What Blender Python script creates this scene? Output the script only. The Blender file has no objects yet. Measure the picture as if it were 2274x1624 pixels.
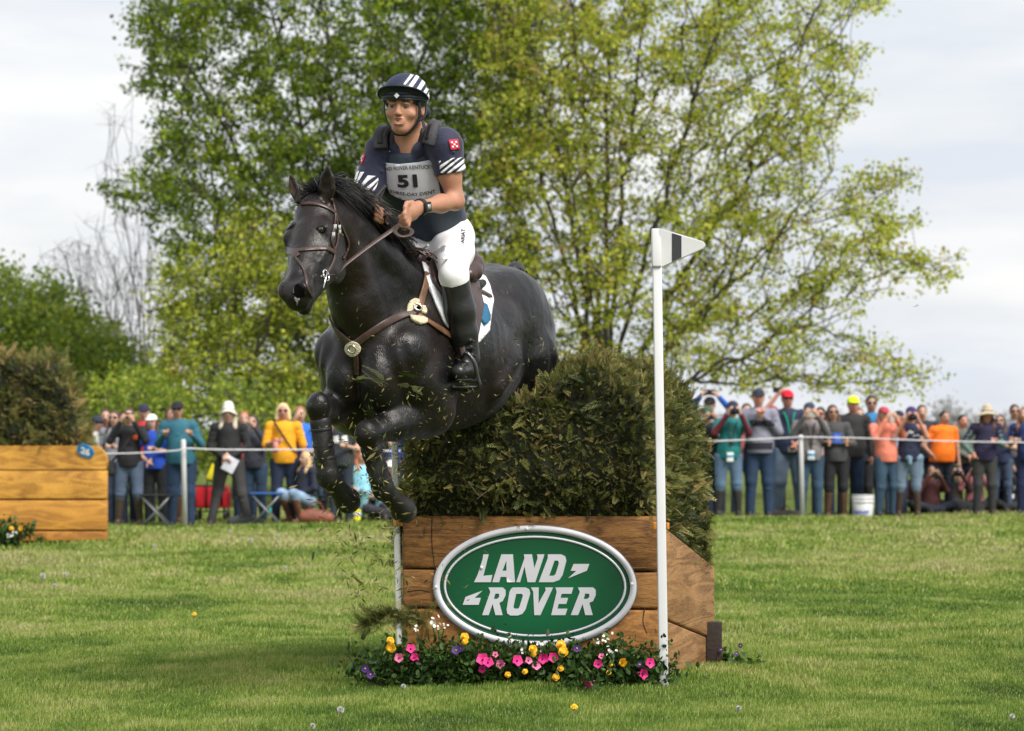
import bpy, bmesh, math, random
import numpy as np
from mathutils import Vector, Matrix
from mathutils.bvhtree import BVHTree
from mathutils.geometry import delaunay_2d_cdt
scene = bpy.context.scene
COL = scene.collection
R = math.radians
rng = np.random.default_rng(7)
random.seed(7)
# ---------------------------------------------------------------- camera, light, exposure
F, CX, HY, CH = 6750.0, 1137.0, 966.0, 1.19       # focal length and optical axis in picture units, eye height
cam_d = bpy.data.cameras.new('camera')
cam = bpy.data.objects.new('camera', cam_d); COL.objects.link(cam)
cam.location = (0, 0, CH); cam.rotation_euler = (R(90), 0, 0)
cam_d.sensor_width = 36; cam_d.lens = 36*F/2274; cam_d.shift_y = (HY-812)/2274
cam_d.clip_start = .5; cam_d.clip_end = 6000
cam_d.dof.use_dof = True; cam_d.dof.focus_distance = 13.5; cam_d.dof.aperture_fstop = 5.0
scene.camera = cam
SUN_EL, SUN_AZ = 48, 138        # azimuth clockwise from +Y (straight ahead)
w = bpy.data.worlds.new('World'); scene.world = w; w.use_nodes = True
nt = w.node_tree; N = nt.nodes; L = nt.links
bg = N['Background']; bg.inputs[1].default_value = .1
sky = N.new('ShaderNodeTexSky'); sky.sky_type = 'NISHITA'; sky.sun_disc = False
sky.sun_elevation = R(SUN_EL); sky.sun_rotation = R(SUN_AZ); sky.air_density = 1.2; sky.dust_density = 2.5
tc = N.new('ShaderNodeTexCoord'); mp = N.new('ShaderNodeMapping'); mp.inputs['Scale'].default_value = (3.2, 3.2, 14)
mp.inputs['Location'].default_value = (1.3, .2, .35)
n1 = N.new('ShaderNodeTexNoise'); n1.inputs['Scale'].default_value = 1.6; n1.inputs['Detail'].default_value = 6; n1.inputs['Roughness'].default_value = .5
cr = N.new('ShaderNodeValToRGB'); cr.color_ramp.elements[0].position = .36; cr.color_ramp.elements[1].position = .58
cr.color_ramp.elements[0].color = (.88,)*3+(1,); cr.color_ramp.elements[1].color = (1,)*3+(1,)
n2 = N.new('ShaderNodeTexNoise'); n2.inputs['Scale'].default_value = 2.3; n2.inputs['Detail'].default_value = 5
c2 = N.new('ShaderNodeValToRGB'); c2.color_ramp.elements[0].position = .35; c2.color_ramp.elements[1].position = .65
c2.color_ramp.elements[0].color = (4.5, 4.75, 5.2, 1); c2.color_ramp.elements[1].color = (5.9, 5.9, 5.9, 1)
mx = N.new('ShaderNodeMixRGB')
L.new(tc.outputs['Generated'], mp.inputs[0]); L.new(mp.outputs[0], n1.inputs[0]); L.new(mp.outputs[0], n2.inputs[0])
L.new(n1.outputs[0], cr.inputs[0]); L.new(n2.outputs[0], c2.inputs[0])
L.new(cr.outputs[0], mx.inputs[0]); L.new(sky.outputs[0], mx.inputs[1]); L.new(c2.outputs[0], mx.inputs[2])
L.new(mx.outputs[0], bg.inputs[0])
sd = bpy.data.lights.new('sun', 'SUN'); sd.energy = 2.7; sd.angle = R(30); sd.color = (1, .955, .88)
sun = bpy.data.objects.new('sun', sd); COL.objects.link(sun)
_sv = Vector((math.sin(R(SUN_AZ))*math.cos(R(SUN_EL)), math.cos(R(SUN_AZ))*math.cos(R(SUN_EL)), math.sin(R(SUN_EL))))
sun.rotation_euler = _sv.to_track_quat('Z', 'Y').to_euler(); sun.location = (5, 5, 20)
vs = scene.view_settings; vs.view_transform = 'Standard'; vs.look = 'None'; vs.exposure = .8; vs.gamma = 1
scene.cycles.max_bounces = 6; scene.cycles.transparent_max_bounces = 6; scene.cycles.diffuse_bounces = 3
scene.cycles.glossy_bounces = 3; scene.cycles.transmission_bounces = 4
# ---------------------------------------------------------------- helpers
def D(x, y, d): return np.array([(x-CX)/F*d, d, CH+(HY-y)/F*d])          # a point of the place seen at (x,y), d metres away
def tag(o, label=None, cat=None, group=None, kind=None):
    if label: o['label'] = label
    if cat: o['category'] = cat
    if group: o['group'] = group
    if kind: o['kind'] = kind
    return o
def empty(name, loc, label, cat, group=None, rz=0):
    o = bpy.data.objects.new(name, None); COL.objects.link(o); o.location = tuple(float(v) for v in loc); o.rotation_euler = (0, 0, rz)
    o.empty_display_size = .1
    bpy.context.view_layer.update()
    return tag(o, label, cat, group)
def obj(name, me, m, parent=None, smooth=True):
    """link a mesh (given in world coordinates) under its parent, keeping its place"""
    o = bpy.data.objects.new(name, me); COL.objects.link(o)
    if m: me.materials.clear(); me.materials.append(m)
    if smooth and len(me.polygons): me.polygons.foreach_set('use_smooth', np.ones(len(me.polygons), bool))
    if parent is not None:
        o.parent = parent
        q = parent; mw = Matrix.Identity(4)
        while q is not None: mw = Matrix.LocRotScale(q.location, q.rotation_euler, q.scale) @ mw; q = q.parent
        me.transform(mw.inverted())
    else:
        n = len(me.vertices)          # origin at the thing's base
        if n:
            co = np.empty(n*3, np.float32); me.vertices.foreach_get('co', co); co = co.reshape(-1, 3)
            c = np.array([(co[:,0].min()+co[:,0].max())/2, (co[:,1].min()+co[:,1].max())/2, co[:,2].min()])
            me.vertices.foreach_set('co', (co-c).astype(np.float32).ravel()); o.location = tuple(float(v) for v in c)
    me.update()
    return o
def npmesh(name, V, Fc, attr=None):
    """mesh from numpy: Fc is one (n,k) array or a list of them"""
    Fs = [np.asarray(f, np.int32) for f in (Fc if isinstance(Fc, list) else [Fc]) if len(f)]
    me = bpy.data.meshes.new(name); V = np.asarray(V, np.float32)
    me.vertices.add(len(V)); me.vertices.foreach_set('co', V.ravel())
    li = np.concatenate([f.ravel() for f in Fs]) if Fs else np.zeros(0, np.int32)
    tot = np.concatenate([np.full(len(f), f.shape[1], np.int32) for f in Fs]) if Fs else np.zeros(0, np.int32)
    st = np.concatenate([[0], np.cumsum(tot)[:-1]]).astype(np.int32) if len(tot) else tot
    me.loops.add(len(li)); me.loops.foreach_set('vertex_index', li)
    me.polygons.add(len(tot)); me.polygons.foreach_set('loop_start', st); me.polygons.foreach_set('loop_total', tot)
    me.update(calc_edges=True)
    if attr is not None:
        a = me.attributes.new('tint', 'FLOAT', 'POINT'); a.data.foreach_set('value', np.asarray(attr, np.float32))
    return me
class MB:
    """collects boxes, tubes and sheets into one mesh"""
    def __init__(s): s.V = []; s.F = {}; s.n = 0
    def add(s, V, Fc):
        V = np.asarray(V, float).reshape(-1, 3); s.V.append(V)
        for f in Fc: s.F.setdefault(len(f), []).append([i+s.n for i in f])
        s.n += len(V)
    def box(s, c, sz, M=None, bev=0):
        c = np.asarray(c, float); h = np.asarray(sz, float)/2
        if bev:
            b = min(bev, h.min()*.9); bm = bmesh.new(); bmesh.ops.create_cube(bm, size=1)
            for v in bm.verts: v.co = Vector([v.co[i]*2*h[i] for i in range(3)])
            bmesh.ops.bevel(bm, geom=bm.edges[:], offset=b, segments=2, profile=.6, affect='EDGES')
            V = np.array([v.co[:] for v in bm.verts]); bm.verts.index_update(); Fc = [[v.index for v in f.verts] for f in bm.faces]; bm.free()
        else:
            V = np.array([[x, y, z] for x in (-1, 1) for y in (-1, 1) for z in (-1, 1)])*h
            Fc = [(0,1,3,2),(4,6,7,5),(0,4,5,1),(2,3,7,6),(0,2,6,4),(1,5,7,3)]
        if M is not None: V = V @ np.asarray(M).T
        s.add(V+c, Fc)
    def tube(s, P, r, n=8, cap=True, flat=None):
        P = np.asarray(P, float); r = np.broadcast_to(np.asarray(r, float), (len(P),))
        T = np.gradient(P, axis=0); T /= np.linalg.norm(T, axis=1)[:, None]+1e-12
        u = np.cross(T[0], [0, 0, 1]); u = u if np.linalg.norm(u) > .1 else np.cross(T[0], [1, 0, 0]); V = []
        for i in range(len(P)):
            u = u - T[i]*np.dot(u, T[i]); u /= np.linalg.norm(u)+1e-12; w_ = np.cross(T[i], u)
            for k in range(n):
                a = 2*math.pi*k/n; V.append(P[i]+r[i]*(math.cos(a)*u+math.sin(a)*w_*(flat or 1)))
        Fc = [(i*n+k, i*n+(k+1) % n, (i+1)*n+(k+1) % n, (i+1)*n+k) for i in range(len(P)-1) for k in range(n)]
        if cap: Fc += [tuple(range(n))[::-1], tuple((len(P)-1)*n+k for k in range(n))]
        s.add(V, Fc)
    def prism(s, poly, p0, ux, uy, dv):
        """polygon in the plane (p0,ux,uy), extruded by the vector dv; concave allowed"""
        q = [Vector((a, b)) for a, b in poly]; n = len(q)
        r_ = delaunay_2d_cdt(q, [], [list(range(n))], 1, 1e-6)
        A = np.array([p0+v.x*ux+v.y*uy for v in r_[0]]); m = len(A)
        Fc = [tuple(f) for f in r_[2]]+[tuple(i+m for i in f)[::-1] for f in r_[2]]
        s.add(np.vstack([A, A+dv]), Fc)
        B = np.array([p0+a*ux+b*uy for a, b in poly])
        s.add(np.vstack([B, B+dv]), [(i, (i+1) % n, (i+1) % n+n, i+n) for i in range(n)])
    def me(s, name):
        V = np.vstack(s.V); me_ = bpy.data.meshes.new(name)
        me_ = npmesh(name, V, [np.array(f) for f in s.F.values()])
        return me_
    def build(s, name, m, parent=None, smooth=False):
        me_ = s.me(name)
        bm = bmesh.new(); bm.from_mesh(me_); bmesh.ops.recalc_face_normals(bm, faces=bm.faces); bm.to_mesh(me_); bm.free()
        return obj(name, me_, m, parent, smooth)
# ---------------------------------------------------------------- materials
_mc = {}
def mat(name, rgb, rough=.7, var=.12, nscale=14, bump=.0, bscale=60, spec=.5, metal=0, coat=0, col2=None, sheen=0, stretch=None, coords='Object', emit=0):
    key = (name, tuple(rgb), rough, var, nscale, bump, bscale, spec, metal, coat, col2, sheen, stretch)
    if key in _mc: return _mc[key]
    m = bpy.data.materials.new(name); m.use_nodes = True; nt = m.node_tree; N = nt.nodes; L = nt.links
    p = N['Principled BSDF']; p.inputs['Roughness'].default_value = rough; p.inputs['Metallic'].default_value = metal
    p.inputs['Specular IOR Level'].default_value = spec
    if coat: p.inputs['Coat Weight'].default_value = coat; p.inputs['Coat Roughness'].default_value = .25
    if sheen: p.inputs['Sheen Weight'].default_value = sheen
    tc = N.new('ShaderNodeTexCoord'); src = tc.outputs[coords]
    if stretch:
        mp = N.new('ShaderNodeMapping'); mp.inputs['Scale'].default_value = stretch; L.new(src, mp.inputs[0]); src = mp.outputs[0]
    n = N.new('ShaderNodeTexNoise'); n.inputs['Scale'].default_value = nscale; n.inputs['Detail'].default_value = 5; L.new(src, n.inputs[0])
    r = N.new('ShaderNodeValToRGB'); a = np.array(rgb); b = np.array(col2) if col2 else a
    r.color_ramp.elements[0].position = .3; r.color_ramp.elements[1].position = .7
    r.color_ramp.elements[0].color = (*np.clip(a*(1-var), 0, 1), 1); r.color_ramp.elements[1].color = (*np.clip(b*(1+var), 0, 1), 1)
    L.new(n.outputs[0], r.inputs[0]); L.new(r.outputs[0], p.inputs['Base Color'])
    if bump:
        n2 = N.new('ShaderNodeTexNoise'); n2.inputs['Scale'].default_value = bscale; n2.inputs['Detail'].default_value = 4; L.new(src, n2.inputs[0])
        bp = N.new('ShaderNodeBump'); bp.inputs['Strength'].default_value = bump; bp.inputs['Distance'].default_value = .01
        L.new(n2.outputs[0], bp.inputs['Height']); L.new(bp.outputs[0], p.inputs['Normal'])
    _mc[key] = m; return m
def foliage_mat(name, cols, trans=.35, rough=.55, spec=.3):
    """leaf material: a ramp over the per-leaf 'tint', light passes through"""
    m = bpy.data.materials.new(name); m.use_nodes = True; nt = m.node_tree; N = nt.nodes; L = nt.links
    p = N['Principled BSDF']; p.inputs['Roughness'].default_value = rough; p.inputs['Specular IOR Level'].default_value = spec
    at = N.new('ShaderNodeAttribute'); at.attribute_name = 'tint'
    r = N.new('ShaderNodeValToRGB'); e = r.color_ramp.elements
    while len(e) < len(cols): e.new(.5)
    for i, c in enumerate(cols): e[i].position = i/(len(cols)-1); e[i].color = (*c, 1)
    t = N.new('ShaderNodeBsdfTranslucent'); mx = N.new('ShaderNodeMixShader'); mx.inputs[0].default_value = trans
    L.new(at.outputs['Fac'], r.inputs[0]); L.new(r.outputs[0], p.inputs['Base Color']); L.new(r.outputs[0], t.inputs[0])
    L.new(p.outputs[0], mx.inputs[1]); L.new(t.outputs[0], mx.inputs[2]); L.new(mx.outputs[0], N['Material Output'].inputs[0])
    return m
# ---------------------------------------------------------------- smooth solid modelling
def unit(v): v = np.asarray(v, float); return v/(np.linalg.norm(v)+1e-12)
class SDF:
    def __init__(s, res, k=.03): s.res = res; s.k = k; s.p = []
    def rc(s, a, b, ra, rb, k=None, op='+', sq=None):
        a = np.asarray(a, float); b = np.asarray(b, float); m = max(ra, rb)
        s.p.append(('c', (a, b, ra, rb, sq), k if k is not None else s.k, op, np.minimum(a, b)-m, np.maximum(a, b)+m)); return s
    def ch(s, pts, k=None, op='+', sq=None):
        for (a, ra), (b, rb) in zip(pts[:-1], pts[1:]): s.rc(a, b, ra, rb, k, op, sq)
        return s
    def el(s, c, r, M=None, k=None, op='+'):
        c = np.asarray(c, float); r = np.asarray(r, float) if np.ndim(r) else np.full(3, float(r)); M = np.eye(3) if M is None else np.asarray(M, float)  # columns = axes
        e = np.sqrt(((M*r)**2).sum(1)); s.p.append(('e', (c, r, M), k if k is not None else s.k, op, c-e, c+e)); return s
    def fn(s, f, lo, hi, k=None, op='+'): s.p.append(('f', f, k if k is not None else s.k, op, np.asarray(lo, float), np.asarray(hi, float))); return s
    def grid(s):
        add = [q for q in s.p if q[3] == '+']
        lo = np.min([q[4] for q in add], 0)-3*s.res; hi = np.max([q[5] for q in add], 0)+3*s.res
        n = np.ceil((hi-lo)/s.res).astype(int)+1; G = np.full(n, .5, np.float32)
        ax = [lo[i]+s.res*np.arange(n[i]) for i in range(3)]
        for typ, a, k, op, l, h in s.p:
            mg = k*1.05+2*s.res
            i0 = np.clip(np.floor((l-mg-lo)/s.res).astype(int), 0, n); i1 = np.clip(np.ceil((h+mg-lo)/s.res).astype(int)+1, 0, n)
            if (i1 <= i0).any(): continue
            sl = tuple(slice(i0[i], i1[i]) for i in range(3))
            X, Y, Z = np.meshgrid(*[ax[i][sl[i]] for i in range(3)], indexing='ij')
            if typ == 'c':
                A, B, ra, rb, sq = a; dx, dy, dz = B-A; px, py, pz = X-A[0], Y-A[1], Z-A[2]
                if sq is not None:      # flattened along an axis
                    q, f = sq; t0 = (px*q[0]+py*q[1]+pz*q[2])*(1/f-1); px = px+t0*q[0]; py = py+t0*q[1]; pz = pz+t0*q[2]
                    qd = np.dot(q, B-A)*(1/f-1); dx, dy, dz = (B-A)+qd*np.asarray(q)
                t = np.clip((px*dx+py*dy+pz*dz)/(dx*dx+dy*dy+dz*dz+1e-12), 0, 1)
                d = np.sqrt((px-t*dx)**2+(py-t*dy)**2+(pz-t*dz)**2)-(ra+(rb-ra)*t)
                if sq is not None: d = d*(.5+.5*sq[1])
            elif typ == 'e':
                c, r, M = a; q = [(X-c[0])*M[0, i]+(Y-c[1])*M[1, i]+(Z-c[2])*M[2, i] for i in range(3)]
                k0 = np.sqrt(sum((q[i]/r[i])**2 for i in range(3))); k1 = np.sqrt(sum((q[i]/r[i]**2)**2 for i in range(3)))+1e-9
                d = k0*(k0-1)/k1
            else: d = a(X, Y, Z)
            g = G[sl]
            if op == '+':
                h_ = np.clip(.5+.5*(g-d)/k, 0, 1) if k > 0 else (d < g)*1.; G[sl] = g*(1-h_)+d*h_-(k*h_*(1-h_) if k > 0 else 0)
            elif op == '-':
                h_ = np.clip(.5-.5*(g+d)/k, 0, 1) if k > 0 else (-d > g)*1.; G[sl] = g*(1-h_)+(-d)*h_+(k*h_*(1-h_) if k > 0 else 0)
        return G, lo
    def arrays(s, smooth=1):
        G, lo = s.grid(); n = np.array(G.shape)
        S = G < 0; c = np.zeros(n-1, np.int8); offs = [(x, y, z) for x in (0, 1) for y in (0, 1) for z in (0, 1)]
        for o in offs: c += S[o[0]:n[0]-1+o[0], o[1]:n[1]-1+o[1], o[2]:n[2]-1+o[2]]
        act = np.argwhere((c > 0) & (c < 8)); vid = -np.ones(n-1, np.int64); vid[tuple(act.T)] = np.arange(len(act))
        cv = np.stack([G[act[:,0]+o[0], act[:,1]+o[1], act[:,2]+o[2]] for o in offs], 1).astype(float)
        acc = np.zeros((len(act), 3)); cnt = np.zeros(len(act))
        for i in range(8):
            for b in (4, 2, 1):
                if i & b: continue
                j = i | b; m = (cv[:, i] < 0) != (cv[:, j] < 0); t = np.where(m, cv[:, i]/(cv[:, i]-cv[:, j]+1e-12), 0)[:, None]
                oi, oj = np.array(offs[i]), np.array(offs[j]); acc += np.where(m[:, None], oi+(oj-oi)*t, 0); cnt += m
        V = lo+(act+acc/cnt[:, None])*s.res
        Q = []
        for a in range(3):
            b, c_ = (a+1) % 3, (a+2) % 3; sl0 = [slice(None)]*3; sl1 = [slice(None)]*3; sl0[a] = slice(0, -1); sl1[a] = slice(1, None)
            e = np.argwhere(S[tuple(sl0)] != S[tuple(sl1)]); e = e[(e[:, b] > 0) & (e[:, c_] > 0) & (e[:, b] < n[b]-1) & (e[:, c_] < n[c_]-1)]
            def at(db, dc): q = e.copy(); q[:, b] += db; q[:, c_] += dc; return vid[tuple(q.T)]
            f = np.stack([at(-1, -1), at(0, -1), at(0, 0), at(-1, 0)], 1); flip = ~S[tuple(e.T)]; f[flip] = f[flip][:, ::-1]; Q.append(f)
        Q = np.vstack(Q); Q = Q[(Q >= 0).all(1)]
        for _ in range(smooth):
            sm = np.zeros_like(V); ct = np.zeros(len(V))
            for i in range(4):
                a_, b_ = Q[:, i], Q[:, (i+1) % 4]
                for ax_ in range(3): sm[:, ax_] += np.bincount(a_, V[b_, ax_], len(V))+np.bincount(b_, V[a_, ax_], len(V))
                ct += np.bincount(a_, minlength=len(V))+np.bincount(b_, minlength=len(V))
            V = V*.5+.5*sm/np.maximum(ct, 1)[:, None]
        return V, Q
    def build(s, name, m, parent=None, smooth=1, bvh=False):
        V, Q = s.arrays(smooth); o = obj(name, npmesh(name, V, Q), m, parent)
        return (o, BVHTree.FromPolygons([tuple(v) for v in V], Q.tolist())) if bvh else o
EYE = Vector((0, 0, CH))
def ray(bvh, x, y, far=None):
    d = Vector(D(x, y, 1)-np.array([0, 0, CH])).normalized(); h = bvh.ray_cast(EYE, d)
    if h[0] is None: return None
    n = h[1] if h[1].dot(d) < 0 else -h[1]
    return np.array(h[0]), np.array(n)
def even_odd(polys, P):
    ins = np.zeros(len(P), bool)
    for q in polys:
        q = np.asarray(q, float); j = len(q)-1
        for i in range(len(q)):
            a, b = q[i], q[j]; c = (a[1] > P[:, 1]) != (b[1] > P[:, 1])
            with np.errstate(divide='ignore', invalid='ignore'): ins ^= c & (P[:, 0] < (b[0]-a[0])*(P[:, 1]-a[1])/(b[1]-a[1])+a[0])
            j = i
    return ins
def on_surface(bvh, polys, off=.003, th=.003, step=6., jit=0, push=None):
    """a thin solid patch lying on a surface: outline(s) traced, laid on the surface along the line of sight"""
    pts = []; edges = []
    for q in polys:
        q = np.asarray(q, float); r_ = []
        for i in range(len(q)):
            a, b = q[i], q[(i+1) % len(q)]; k = max(1, int(np.linalg.norm(b-a)//step)); r_ += [a+(b-a)*t/k for t in range(k)]
        s0 = len(pts); pts += r_; edges += [(s0+i, s0+(i+1) % len(r_)) for i in range(len(r_))]
    A = np.array(pts); lo, hi = A.min(0), A.max(0)
    g = np.array([(x, y) for x in np.arange(lo[0]+step/2, hi[0], step) for y in np.arange(lo[1]+step/2, hi[1], step)]).reshape(-1, 2)
    if len(g): g = g[even_odd(polys, g)]
    P = np.vstack([A, g]) if len(g) else A
    r_ = delaunay_2d_cdt([Vector(p) for p in P], edges, [], 0, 1e-5)
    V2 = np.array([v[:] for v in r_[0]]); T = np.array(r_[2]); T = T[even_odd(polys, V2[T].mean(1))]
    H = [ray(bvh, *v) for v in V2]; ok = np.array([h is not None for h in H])
    T = T[ok[T].all(1)]; n = len(V2); P0 = np.zeros((n, 3)); Nn = np.zeros((n, 3))
    for i, h in enumerate(H):
        if h is not None: P0[i], Nn[i] = h
    for _ in range(3):          # soften the normals
        sm = Nn.copy()
        for a in range(3):
            np.add.at(sm, T[:, a], Nn[T[:, (a+1) % 3]]); np.add.at(sm, T[:, a], Nn[T[:, (a+2) % 3]])
        Nn = sm/(np.linalg.norm(sm, axis=1)[:, None]+1e-9)
    if push is not None: P0 = P0+push(V2)[:, None]*Nn
    top = P0+Nn*(off+th); bot = P0+Nn*off
    ec = {}
    for t in T.tolist():
        for i in range(3): e = (t[i], t[(i+1) % 3]); ec[tuple(sorted(e))] = None if tuple(sorted(e)) in ec else e
    W = np.array([(e[1], e[0], e[0]+n, e[1]+n) for e in ec.values() if e]).reshape(-1, 4)
    Fc = [T, T[:, ::-1]+n, W]
    me = npmesh('patch', np.vstack([top, bot]), Fc)
    bm = bmesh.new(); bm.from_mesh(me); bmesh.ops.delete(bm, geom=[v for v in bm.verts if not v.link_faces], context='VERTS')
    bmesh.ops.recalc_face_normals(bm, faces=bm.faces); bm.to_mesh(me); bm.free()
    return me
def smoothline(P, n):
    P = np.asarray(P, float); t = np.concatenate([[0], np.cumsum(np.linalg.norm(np.diff(P, axis=0), axis=1))]); t /= t[-1]; out = []
    for u in np.linspace(0, 1, n):
        i = min(np.searchsorted(t, u, 'right')-1, len(P)-2); s_ = (u-t[i])/(t[i+1]-t[i]); p0, p1, p2, p3 = P[max(i-1, 0)], P[i], P[i+1], P[min(i+2, len(P)-1)]
        out.append(.5*((2*p1)+(-p0+p2)*s_+(2*p0-5*p1+4*p2-p3)*s_**2+(-p0+3*p1-3*p2+p3)*s_**3))
    return np.array(out)
def strap(mb, P, Nn, w_, th):
    """a flat strap of width w_ and thickness th along P, lying against normals Nn"""
    P = np.asarray(P, float); Nn = np.asarray(Nn, float); T = np.gradient(P, axis=0); T /= np.linalg.norm(T, axis=1)[:, None]+1e-12
    S = np.cross(T, Nn); S /= np.linalg.norm(S, axis=1)[:, None]+1e-12; M_ = np.cross(S, T)
    w_ = np.broadcast_to(w_, (len(P),)); V = []
    prof = [(-.5, 0), (-.5, .7), (-.36, 1), (.36, 1), (.5, .7), (.5, 0)]; k = len(prof)
    for i in range(len(P)): V += [P[i]+S[i]*w_[i]*a+M_[i]*th*b for a, b in prof]
    Fc = [(i*k+j, i*k+(j+1) % k, (i+1)*k+(j+1) % k, (i+1)*k+j) for i in range(len(P)-1) for j in range(k)]
    Fc += [tuple(range(k)), tuple((len(P)-1)*k+j for j in range(k))]
    mb.add(V, Fc)
def strap_px(mb, bvh, px, w_, th, n=30, off=.002):
    """strap laid on a surface along a traced line"""
    q = smoothline(px, n); H = [ray(bvh, *p) for p in q]; H = [h for h in H if h is not None]
    P = np.array([h[0] for h in H]); Nn = np.array([h[1] for h in H])
    for _ in range(2): P[1:-1] = (P[:-2]+2*P[1:-1]+P[2:])/4; Nn[1:-1] = (Nn[:-2]+Nn[1:-1]+Nn[2:])/3
    strap(mb, P+Nn*off, Nn, w_, th); return P, Nn
def text_polys(body, bold=0.0):
    cu = bpy.data.curves.new('t', 'FONT'); cu.body = body; cu.offset = bold; cu.resolution_u = 3; cu.align_x = 'LEFT'
    o = bpy.data.objects.new('t', cu); COL.objects.link(o); dg = bpy.context.evaluated_depsgraph_get(); dg.update()
    me = bpy.data.meshes.new_from_object(o.evaluated_get(dg)); V = np.array([v.co[:2] for v in me.vertices]); Fc = [list(p.vertices) for p in me.polygons]
    bpy.data.objects.remove(o); bpy.data.curves.remove(cu); bpy.data.meshes.remove(me)
    lo, hi = V.min(0), V.max(0); return (V-lo)/(hi[1]-lo[1]), Fc     # height 1, width = V.max
def text_on(bvh, body, quad, bold=.012, off=.006, m=None, parent=None, name='lettering', bend=0):
    """writing on a surface; quad = bottom-left, bottom-right, top-right, top-left in the picture"""
    V, Fc = text_polys(body, bold); V = V/[V[:, 0].max(), 1]; q = np.asarray(quad, float)
    a, b = V[:, :1], V[:, 1:]
    P = (1-a)*(1-b)*q[0]+a*(1-b)*q[1]+a*b*q[2]+(1-a)*b*q[3]; P[:, 1] += bend*4*V[:, 0]*(1-V[:, 0])
    W = []; 
    for p in P:
        h = ray(bvh, *p); W.append(h[0]+h[1]*off if h else (W[-1] if W else np.zeros(3)))
    bm = bmesh.new(); vv = [bm.verts.new(p) for p in W]
    for f in Fc:
        try: bm.faces.new([vv[i] for i in f])
        except ValueError: pass
    me = bpy.data.meshes.new(name); bm.to_mesh(me); bm.free()
    return obj(name, me, m, parent, False)
# ================================================================ ground, grass
def ground_mat():
    m = bpy.data.materials.new('lawn'); m.use_nodes = True; nt = m.node_tree; N = nt.nodes; L = nt.links; p = N['Principled BSDF']; p.inputs['Roughness'].default_value = .9; p.inputs['Specular IOR Level'].default_value = .1
    tc = N.new('ShaderNodeTexCoord'); a = N.new('ShaderNodeTexNoise'); a.inputs['Scale'].default_value = .55; a.inputs['Detail'].default_value = 7; a.inputs['Roughness'].default_value = .65; L.new(tc.outputs['Object'], a.inputs[0])
    b = N.new('ShaderNodeTexNoise'); b.inputs['Scale'].default_value = 26; b.inputs['Detail'].default_value = 5; L.new(tc.outputs['Object'], b.inputs[0])
    r = N.new('ShaderNodeValToRGB'); r.color_ramp.elements[0].position = .34; r.color_ramp.elements[1].position = .66; r.color_ramp.elements[0].color = (.06, .10, .018, 1); r.color_ramp.elements[1].color = (.17, .21, .05, 1); L.new(a.outputs[0], r.inputs[0])
    r2 = N.new('ShaderNodeValToRGB'); r2.color_ramp.elements[0].color = (.45, .45, .4, 1); r2.color_ramp.elements[1].color = (1.35, 1.3, 1.2, 1); r2.color_ramp.elements[0].position = .3; r2.color_ramp.elements[1].position = .7; L.new(b.outputs[0], r2.inputs[0])
    x = N.new('ShaderNodeMixRGB'); x.blend_type = 'MULTIPLY'; x.inputs[0].default_value = 1; L.new(r.outputs[0], x.inputs[1]); L.new(r2.outputs[0], x.inputs[2]); L.new(x.outputs[0], p.inputs['Base Color'])
    bp = N.new('ShaderNodeBump'); bp.inputs['Strength'].default_value = .8; bp.inputs['Distance'].default_value = .05; L.new(b.outputs[0], bp.inputs['Height']); L.new(bp.outputs[0], p.inputs['Normal']); return m
def gz(x, y):          # gentle unevenness of the field
    return .022*np.sin(x*1.1+y*.55)+.018*np.sin(y*.8-x*.35+1)+.012*np.sin(x*2.3-y*1.7)
xs = np.concatenate([[-2500, -600, -150, -60], np.linspace(-30, 30, 121), [60, 150, 600, 2500]]); ys = np.concatenate([[-60, -10], np.linspace(4, 70, 133), [100, 200, 500, 1200, 4000]])
GX, GY = np.meshgrid(xs, ys); fade = np.clip((75-GY)/20, 0, 1)*np.clip((40-abs(GX))/8, 0, 1); V = np.stack([GX, GY, gz(GX, GY)*fade], 2).reshape(-1, 3)
i, j = np.meshgrid(np.arange(len(ys)-1), np.arange(len(xs)-1), indexing='ij'); n = len(xs); Q = np.stack([i*n+j, i*n+j+1, (i+1)*n+j+1, (i+1)*n+j], 2).reshape(-1, 4)
tag(obj('ground', npmesh('ground', V, Q), ground_mat()), kind='structure')
def vnoise(x, y, s, seed=0):
    """smooth value noise"""
    r_ = np.random.default_rng(seed); T_ = r_.random((64, 64)); x = x*s; y = y*s; i = np.floor(x).astype(int); j = np.floor(y).astype(int); u = x-i; v = y-j; u = u*u*(3-2*u); v = v*v*(3-2*v)
    g = lambda a, b: T_[a % 64, b % 64]
    return (g(i, j)*(1-u)+g(i+1, j)*u)*(1-v)+(g(i, j+1)*(1-u)+g(i+1, j+1)*u)*v
M_GRASS = foliage_mat('grass_blades', [(.022, .055, .008), (.065, .135, .016), (.150, .245, .032), (.29, .355, .075), (.42, .39, .18)], .3, .5)
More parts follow.
